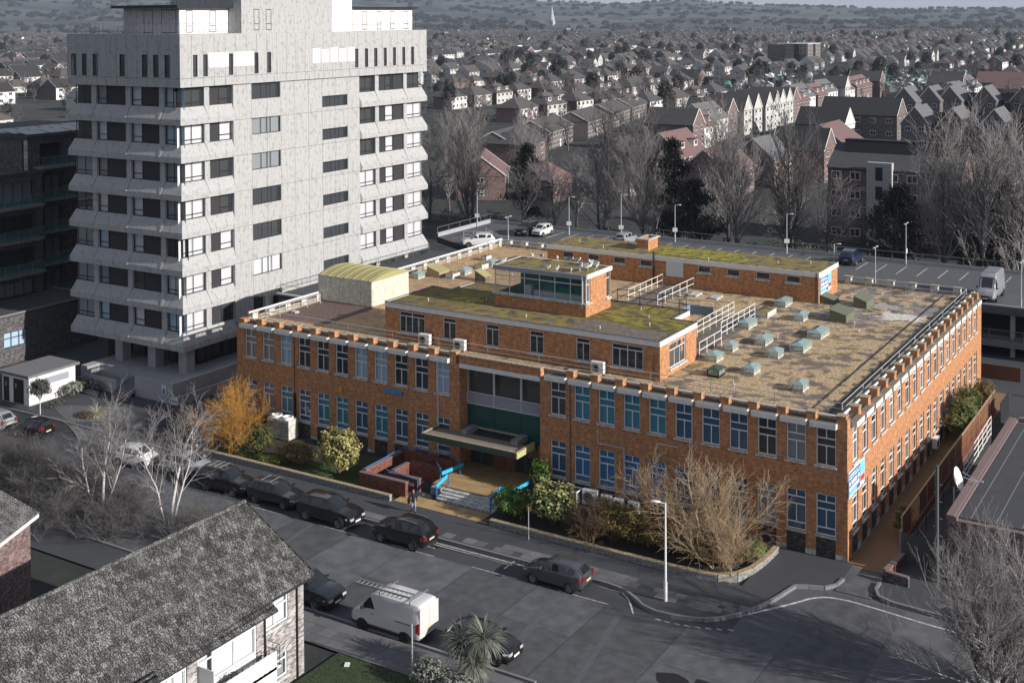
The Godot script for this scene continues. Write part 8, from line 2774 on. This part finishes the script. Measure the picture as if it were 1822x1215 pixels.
	part(fl, "stair_bay", bay, M.far_render)
	for s in 4:
		var w := MB.new()
		w.box(Vector3(6.1, 1.2 + s * 2.75, 1.2), Vector3(6.16, 3.1 + s * 2.75, 2.2))
		part(fl, "stair_window", w, M.far_glass)
	var mono := MB.new()
	mono.quad(Vector3(2.2, 12.6, 8.0), Vector3(2.2, 12.6, -9.3), Vector3(1.2, 14.6, -9.3), Vector3(1.2, 14.6, 8.0))
	mono.box(Vector3(-0.5, 14.6, -9.4), Vector3(1.3, 14.75, 8.1))
	part(fl, "clerestory_strip", mono, M.black)
	# dark brick flats with rows of gables
	var fd := house("brick_flats", "long grey-brick flats with dark plain roof before the gabled flats", {"L": 21.0, "D": 10.0, "E": 6.8, "R": 4.2, "wall": "far_grey_brick", "roof": "roof_dark", "front": "far_grey_brick", "cols": 5, "storeys": 2, "gable_cols": 2, "door": false}, "building")
	fd.position = Vector3(-73, 0, -262)
	fd.rotation.y = -PI / 2
	var fe := house("brick_flats", "grey-brick flats with sunlit white gable end at the curved street", {"L": 13.0, "D": 9.0, "E": 5.4, "R": 4.0, "wall": "far_grey_brick", "front": "far_grey_brick", "roof": "roof_dark", "cols": 0, "gable_cols": 0, "door": false}, "building")
	fe.position = Vector3(-77.5, 0, -243)
	fe.rotation.y = -PI / 2
	var wg := MB.new()
	wg.box(Vector3(-4.5, 0, -6.56), Vector3(4.5, 5.4, -6.5))
	wg.tri(Vector3(4.5, 5.4, -6.56), Vector3(-4.5, 5.4, -6.56), Vector3(0, 9.3, -6.56))
	part(fe, "white_gable", wg, M.paint_white)
	var gp := house("gabled_flats", "", {"L": 12.0, "D": 6.6, "E": 6.6, "R": 4.0, "wall": "far_grey_brick", "roof": "roof_slate", "cols": 0, "storeys": 2, "gable_cols": 2, "door": false}, "building")
	var gsp := []
	for k in 4: gsp.append([[-53.4, -44.4, -34.8, -24.0][k], -244.0, 0.0, 1.0, "grey-brick gabled flats block in the nearer row, %s from the left" % ORD[k]])
	for k in 6: gsp.append([[-74.4, -68.8, -63.4, -54.0, -43.5, -34.0][k], [-318, -326, -330, -334, -338, -318][k] + 0.0, 0.0, 1.05, "grey-brick gabled flats block in the farther row, %s from the left" % ORD[k]])
	rows_of(gp, gsp, "grey-brick gabled flats")
	var lp := house("link_flats", "", {"L": 10.0, "D": 9.0, "E": 4.6, "R": 4.0, "wall": "far_grey_brick", "front": "far_grey_brick", "roof": "roof_dark", "cols": 2, "storeys": 2, "dormers": 1, "dormer_wall": "far_render", "verge": false, "door": false}, "building")
	var lsp := []
	for k in 3: lsp.append([[-48.9, -39.6, -29.4][k], -249.0, -PI / 2, 1.0, "lower dark-roofed link between gabled blocks in the nearer row, %s" % ORD[k]])
	for k in 5: lsp.append([[-71.6, -66.0, -58.7, -48.7, -38.7][k], [-326, -333, -337, -341, -330][k] + 0.0, -PI / 2, 1.0, "lower dark-roofed link between gabled blocks in the farther row, %s" % ORD[k]])
	rows_of(lp, lsp, "links between the gabled flats")
	var rr := house("red_roof_block", "", {"L": 26.0, "D": 14.0, "E": 5.5, "R": 4.2, "wall": "far_red_brick", "roof": "roof_red", "cols": 6, "gable_cols": 2, "door": false, "verge": false}, "building")
	rows_of(rr, [[-70, -470, -PI / 2, 1.0, "wide red-roofed block at the right edge above the gabled flats"], [-62, -446, -PI / 2, 0.8, "lower red-roofed block before the wide one at the right edge"], [-100, -476, 0.0, 0.7, "red-roofed brick house left of the wide red-roofed block"]], "red-roofed blocks at the right")
	# gabled terraces with lit white windows
	var r1 := house("gabled_terrace", "", {"L": 22.0, "D": 10.0, "E": 4.6, "R": 2.6, "wall": "far_grey_brick", "roof": "roof_brown", "cols": 8, "gable_cols": 1, "win_w": 1.1}, "terrace")
	var tsp := []
	for k in 5: tsp.append([[-139.4, -145.0, -152.0, -159.0, -131.5][k], [-203, -234, -263, -290, -173][k] + 0.0, 0.23, 1.0, "long gabled terrace with brown roof and white windows, %s along the street" % ORD[k]])
	rows_of(r1, tsp, "gabled terraces before the semi-detached rows")
	# semi-detached rows
	var semi := []
	semi.append(house("semi_detached_house", "", {"L": 13.0, "D": 8.5, "E": 4.8, "R": 3.0, "hip": true, "wall": "far_red_brick", "roof": "roof_brown", "cols": 4, "bays": 2, "chimneys": 2, "door": false}))
	semi.append(house("semi_detached_house", "", {"L": 12.0, "D": 8.5, "E": 4.6, "R": 3.2, "hip": true, "wall": "far_red_brick", "roof": "roof_dull", "front": "far_cream", "cols": 4, "dormers": 2, "chimneys": 1, "door": false}))
	semi.append(house("semi_detached_house", "", {"L": 11.0, "D": 8.0, "E": 4.8, "R": 2.8, "hip": true, "wall": "far_red_brick", "roof": "roof_grey", "front": "paint_white", "cols": 4, "chimneys": 2}))
	var ss := [[], [], []]
	var nr := 0
	for row in [[-184, -264, -352, "nearest"], [-160, -292, -372, "second"], [-210, -330, -400, "middle"], [-206, -390, -452, "third"], [-257, -396, -478, "fourth"], [-236, -300, -380, "left"], [-284, -420, -520, "fifth"]]:
		var z: float = row[1]
		var k := 0
		while z > row[2]:
			var kind := (k + nr) % 3
			var look: String = ["brown hipped roof and white bays", "cream front and roof dormers", "grey hipped roof and white front"][kind]
			ss[kind].append([row[0] + rng.randf() * 3 - 1.5, z, rng.randf() * 0.1 - 0.05, 0.95 + rng.randf() * 0.12, "semi-detached house with %s, %s in the %s row" % [look, ORD[mini(k, 11)], row[3]]])
			z -= 15.5 + rng.randf() * 3.5
			k += 1
		nr += 1
	for k in 3: rows_of(semi[k], ss[k], "semi-detached houses in rows")
	# six-storey block of flats, church with spire
	var t7 := thing("flats_tower", "seven-storey brown-brick block of flats with dark centre strip, far off", "building", Vector3(-244, 0, -704))
	var tb := MB.new()
	tb.box(Vector3(0, 0, -13), Vector3(15, 15.6, 13))
	tb.box(Vector3(-17, 0, -18), Vector3(0, 15, -2))
	part(t7, "wall", tb, M.far_grey_brick)
	var tc := MB.new()
	tc.box(Vector3(14.9, 0.2, -1.8), Vector3(15.3, 15.8, 1.8))
	tc.box(Vector3(6.2, 0.2, 12.9), Vector3(9.4, 15.8, 13.3))
	part(t7, "stair_strip", tc, M.black)
	var tr := MB.new()
	tr.box(Vector3(-0.4, 15.6, -13.4), Vector3(15.4, 16.0, 13.4))
	part(t7, "roof", tr, M.off_white)
	for s in 6:
		for k in 4:
			for f in 2:
				inst(t7, "window", win_cache["farwin"], Transform3D(Basis(Vector3.UP, 0.0 if f == 0 else -PI / 2).scaled(Vector3.ONE * 1.35), Vector3(15.05, 1.6 + s * 2.5, [-11.0, -5.5, 5.5, 11.0][k]) if f == 0 else Vector3([1.8, 4.6, 10.8, 13.4][k], 1.6 + s * 2.5, 13.05)))
	var ch := thing("church", "distant flint church with tall pointed spire among dark trees", "church", Vector3(-1262, 0, -2169))
	var cb := MB.new()
	cb.box(Vector3(-5, 0, -5), Vector3(5, 28, 5))
	cb.box(Vector3(5, 0, -8), Vector3(40, 12, 8))
	part(ch, "wall", cb, M.far_render)
	var cs := MB.new()
	cs.lathe(Transform3D(Basis(Vector3.UP, PI / 4), Vector3(0, 28, 0)), [Vector2(6.5, 0), Vector2(3.0, 16), Vector2(0.1, 32)], 8)
	part(ch, "spire", cs, M.far_render)
	var cr := MB.new()
	cr.quad(Vector3(5, 12, 9), Vector3(41, 12, 9), Vector3(41, 20, 0), Vector3(5, 20, 0))
	cr.quad(Vector3(41, 12, -9), Vector3(5, 12, -9), Vector3(5, 20, 0), Vector3(41, 20, 0))
	part(ch, "roof", cr, M.roof_slate)
	# the farther streets: the nearest are houses of their own, the rest one mass
	var far := []
	for e in [["terraced_house", {"L": 15.0, "D": 9.0, "E": 4.8, "R": 3.0, "wall": "far_red_brick", "roof": "roof_dark", "front": "paint_white", "cols": 4}], ["bungalow", {"L": 11.0, "D": 9.0, "E": 3.0, "R": 2.8, "hip": true, "wall": "far_red_brick", "roof": "roof_dull", "front": "far_cream", "cols": 3, "storeys": 1}],
			["gabled_house", {"L": 10.0, "D": 8.5, "E": 4.6, "R": 3.2, "wall": "far_cream", "roof": "roof_brown", "cols": 3, "gable_cols": 1}], ["hipped_house", {"L": 12.0, "D": 9.0, "E": 4.8, "R": 3.2, "hip": true, "wall": "far_red_brick", "roof": "roof_brown", "front": "far_cream", "cols": 4, "chimneys": 2}]]:
		var h := house(e[0], "small far-off %s with %s among the streets beyond the semi-detached rows" % [String(e[0]).replace("_", " "), ["dark gabled roof", "dull hipped roof", "cream gable", "brown hipped roof"][far.size()]], e[1], "house", "far %ss of the suburb" % String(e[0]).replace("_", " "))
		far.append(h)
	var placed := [[], [], [], []]
	var x := 40.0
	var zone := 0
	while x > -2300:
		zone += 1
		var z := -150.0 - rng.randf() * 20
		var kind := rng.randi_range(0, 3)
		while z > -2600:
			var p := sees(x, z)
			var seen := p.x > -40 and p.x < 1870 and not (p.x > 190 and p.x < 690)
			var free := z < -470 or x < -300 or p.x < 200
			if p.x < 200 and (p.y > 215 or x > -250): free = false
			if Vector2(x + 150, (z + 560) * 0.5).length() < 62 or (x > -260 and x < -215 and z > -740 and z < -680): free = false
			if x > -120 and z > -500: free = false
			if seen and free and rng.randf() < 0.86: placed[kind if rng.randf() < 0.75 else rng.randi_range(0, 3)].append(Transform3D(Basis(Vector3.UP, (0.0 if zone & 1 else PI) * (1.0 if rng.randf() < 0.1 else 0.0) + (PI / 2 if rng.randf() < 0.15 else 0.0) + rng.randf() * 0.2 - 0.1).scaled(Vector3.ONE * (0.9 + rng.randf() * 0.25)), Vector3(x + rng.randf() * 6 - 3, 0, z)))
			z -= 15.0 + rng.randf() * 8 + (16 if rng.randf() < 0.1 else 0)
		x -= 27.0 + rng.randf() * 8
	var eye := Vector3(21, 0, 73)
	for k in 4:
		placed[k].sort_custom(func(a, b): return a.origin.distance_squared_to(eye) < b.origin.distance_squared_to(eye))
		var lim := mini(110, placed[k].size())
		for i in lim:
			var h: Node3D = far[k] if i == 0 else copy(far[k])
			h.transform = placed[k][i]
		var mw := MB.new()
		var mr := MB.new()
		var mf := MB.new()
		var hip: bool = k == 1 or k == 3
		mw.box(Vector3(-4.4, 0, -6), Vector3(4.4, 4.6, 6))
		mf.box(Vector3(4.4, 0, -6), Vector3(4.5, 4.6, 6))
		if not hip:
			mf.tri(Vector3(-4.4, 4.6, 6.01), Vector3(4.4, 4.6, 6.01), Vector3(0, 7.8, 6.01))
		mr.quad(Vector3(4.9, 4.5, 6.3), Vector3(4.9, 4.5, -6.3), Vector3(0, 7.9, -3 if hip else -6.3), Vector3(0, 7.9, 3 if hip else 6.3))
		mr.quad(Vector3(-4.9, 4.5, -6.3), Vector3(-4.9, 4.5, 6.3), Vector3(0, 7.9, 3 if hip else 6.3), Vector3(0, 7.9, -3 if hip else -6.3))
		if hip:
			mr.tri(Vector3(-4.9, 4.5, 6.3), Vector3(4.9, 4.5, 6.3), Vector3(0, 7.9, 3))
		mr.box(Vector3(-0.5, 7, -0.4), Vector3(0.1, 8.9, 0.4))
		many(self, "far_houses", mesh_of([mw, M.far_red_brick, mr, M[["roof_dark", "roof_dull", "roof_brown", "roof_grey"][k]], mf, M[["paint_white", "far_cream", "far_cream", "far_cream"][k]]]), placed[k].slice(lim), "mass of tiny %s houses towards the hills" % ["white-fronted", "low brown", "cream-gabled", "hipped"][k], "houses")
	# trees among the houses: bare and evergreen
	var bt := bare_tree("garden_tree", "", {"segs": [5, 4, 3], "n": [14, 8], "from": [0.2, 0.15], "spread": [0.8, 0.7], "rise": [0.05, 0.08, 0.05], "wobble": [0.25, 0.4, 0.5], "ratio": [0.6, 0.5], "thin": 0.05, "lean": 0.3, "trunk": 0.75}, 8.0, 0.2, M.twig_dark, M.twig_dark, 801, "trees among the suburb's houses")
	var gr := RandomNumberGenerator.new()
	gr.seed = 55
	var et := thing("garden_evergreen", "", "tree", Vector3.ZERO, 0.0, "trees among the suburb's houses")
	var tk := MB.new()
	tk.tube(Vector3.ZERO, Vector3(0, 4, 0), 0.3, 0.15, 5)
	part(et, "trunk", tk, M.bark)
	part(et, "crown", leaf_cloud(gr, Vector3(0, 5.2, 0), Vector3(2.6, 3.6, 2.5), 900, 0.7, 0.2, 0.4), M.needles)
	var tb2 := []
	var te := []
	for k in 2600:
		var d := 190.0 * pow(16.0, rng.randf())
		var a := deg_to_rad(8.0 + rng.randf() * 47.5)
		var p := Vector3(21.5 - sin(a) * d, 0, 73 - cos(a) * d)
		var s := sees(p.x, p.z)
		if s.x > 190 and s.x < 700: continue
		if p.z > -175 and p.x > -140: continue
		if d < 480 and (p.x > -125 or rng.randf() < 0.7): continue
		var xf := Transform3D(Basis(Vector3.UP, rng.randf() * TAU).scaled(Vector3.ONE * (0.6 + rng.randf() * 0.7) * (1.0 + d / 4000.0)), p)
		if rng.randf() < 0.74 or d < 420: tb2.append(xf)
		else: te.append(xf)
	for w in [[tb2, bt, "bare garden tree standing between the far suburb houses", "bare_trees"], [te, et, "dark evergreen tree standing between the far suburb houses", "evergreen_trees"]]:
		var l: Array = w[0]
		l.sort_custom(func(a, b): return a.origin.distance_squared_to(eye) < b.origin.distance_squared_to(eye))
		for i in 140:
			var q: Node3D = w[1] if i == 0 else copy(w[1])
			q.transform = l[i]
			q.set_meta("label", w[2])
		var parts_ := []
		for c in w[1].get_children(): parts_.append_array([c.mesh])
		for m in parts_: many(self, w[3], m, l.slice(140), "far off %s seen as one mass" % String(w[3]).replace("_", " "), "trees")
	# low sheds, greenhouses and plots of the allotments
	rng.seed = 66
	var sh := [[], [], []]
	for k in 420:
		var a := rng.randf() * TAU
		var r := sqrt(rng.randf())
		var p := Vector3(-150 + cos(a) * r * 60 + (rng.randf() - 0.5) * 20, 0, -560 + sin(a) * r * 118)
		sh[rng.randi_range(0, 2)].append(Transform3D(Basis(Vector3.UP, rng.randf() * 0.4).scaled(Vector3(0.7 + rng.randf(), 0.6 + rng.randf() * 0.7, 0.7 + rng.randf() * 1.2)), p))
	var sb := MB.new()
	sb.box(Vector3(-1.1, 0, -1.4), Vector3(1.1, 1.7, 1.4))
	sb.quad(Vector3(1.25, 1.65, 1.5), Vector3(1.25, 1.65, -1.5), Vector3(0, 2.4, -1.5), Vector3(0, 2.4, 1.5))
	sb.quad(Vector3(-1.25, 1.65, -1.5), Vector3(-1.25, 1.65, 1.5), Vector3(0, 2.4, 1.5), Vector3(0, 2.4, -1.5))
	sb.tri(Vector3(-1.1, 1.7, 1.4), Vector3(1.1, 1.7, 1.4), Vector3(0, 2.35, 1.4))
	for k in 3: many(self, ["garden_sheds", "greenhouses", "green_sheds"][k], mesh_of([sb, [M.wood_grey, M.off_white, mat("shed_green", lin(0.10, 0.22, 0.19), 0.8)][k]]), sh[k], "%s of the allotment gardens beyond the semi-detached rows" % ["small grey sheds", "pale greenhouses", "green sheds"][k], "sheds")

func make_hills() -> void:
	var ft := noise_bytes(512, 512, 901, 0.010, 2, FastNoiseLite.TYPE_CELLULAR)
	var fn := noise_bytes(512, 512, 902, 0.02, 4)
	var d := PackedByteArray()
	d.resize(512 * 512 * 3)
	for k in 512 * 512:
		var f: float = ft[k] / 255.0
		var wood: float = clampf((fn[k] / 255.0 - 0.49) * 9.0, 0, 1)
		var c := lin(0.050, 0.056, 0.058).lerp(lin(0.095, 0.103, 0.104), clampf(f * 1.8 - 0.3, 0, 1)).lerp(lin(0.022, 0.026, 0.029), wood)
		d[k * 3] = int(c.r * 255)
		d[k * 3 + 1] = int(c.g * 255)
		d[k * 3 + 2] = int(c.b * 255)
	tex(mat("downs", Color.WHITE, 1.0), image_tex(512, 512, d), 2600.0)
	# azimuth from north towards west, elevation of the skyline above the camera's level
	var sky_az := [-20.0, 0.0, 9.1, 14.2, 17.85, 19.93, 21.6, 22.87, 24.14, 25.43, 26.46, 27.76, 29.32, 31.93, 35.6, 43.0, 51.2, 54.2, 62.0, 80.0]
	var sky_el := [0.25, 0.28, 0.30, 0.32, 0.44, 0.53, 0.62, 0.70, 0.77, 0.70, 0.60, 0.67, 0.72, 0.86, 1.02, 1.10, 1.19, 1.40, 1.5, 1.2]
	var n := FastNoiseLite.new()
	n.seed = 5
	n.frequency = 0.0012
	n.fractal_octaves = 4
	var rows := []
	for i in 34:
		var r := 2500.0 + 5200.0 * i / 33.0
		var row := []
		for j in 161:
			var az := -20.0 + 100.0 * j / 160.0
			var k := 0
			while k < sky_az.size() - 2 and az > sky_az[k + 1]: k += 1
			var el: float = lerpf(sky_el[k], sky_el[k + 1], (az - sky_az[k]) / (sky_az[k + 1] - sky_az[k]))
			var crest := 5600.0
			var peak: float = 33.0 + tan(deg_to_rad(el)) * crest
			var f := clampf((r - 2500.0) / (crest - 2500.0), 0, 1)
			var a := deg_to_rad(az)
			var p := Vector3(21.5 - sin(a) * r, 0, 73 - cos(a) * r)
			var up := peak * f * f * (3 - 2 * f) * (1.0 + 0.16 * n.get_noise_2d(p.x, p.z) * (1 - f)) + n.get_noise_2d(p.x * 2, p.z * 2) * 14.0 * f * (1 - f)
			if r > crest: up = peak - (r - crest) * 0.03
			row.append(Vector3(p.x, up - 0.6, p.z))
		rows.append(row)
	var b := MB.new()
	b.grid(rows)
	var hills := struct("hills", b, M.downs)
	hills.set_meta("label", "low downland hills with fields and woods on the skyline")
	var g := RandomNumberGenerator.new()
	g.seed = 31
	var clump := leaf_cloud(g, Vector3(0, 3.5, 0), Vector3(9, 4.0, 9), 200, 3.4, 0.2, 0.4)
	var xs := []
	for k in 5200:
		var i := g.randi_range(1, 24)
		var j := g.randi_range(40, 125)
		var p: Vector3 = rows[i][j].lerp(rows[i + 1][j + 1], g.randf())
		if n.get_noise_2d(p.x * 1.4 + 900, p.z * 1.4) < 0.08 and k % 9: continue
		xs.append(Transform3D(Basis(Vector3.UP, g.randf() * TAU).scaled(Vector3.ONE * (0.7 + g.randf() * 0.8)), p))
	many(self, "hill_woods", mesh_of([clump, M.needles]), xs, "dark woods and hedgerows on the lower slopes of the hills", "woods")

func _ready() -> void:
	make_light()
	make_materials()
	make_plant_materials()
	make_ground()
	make_office()
	make_tower()
	make_left()
	make_hills()
	make_suburb()
	make_near_houses()
	make_yards()
	make_cars()
	make_plants()
	make_life()
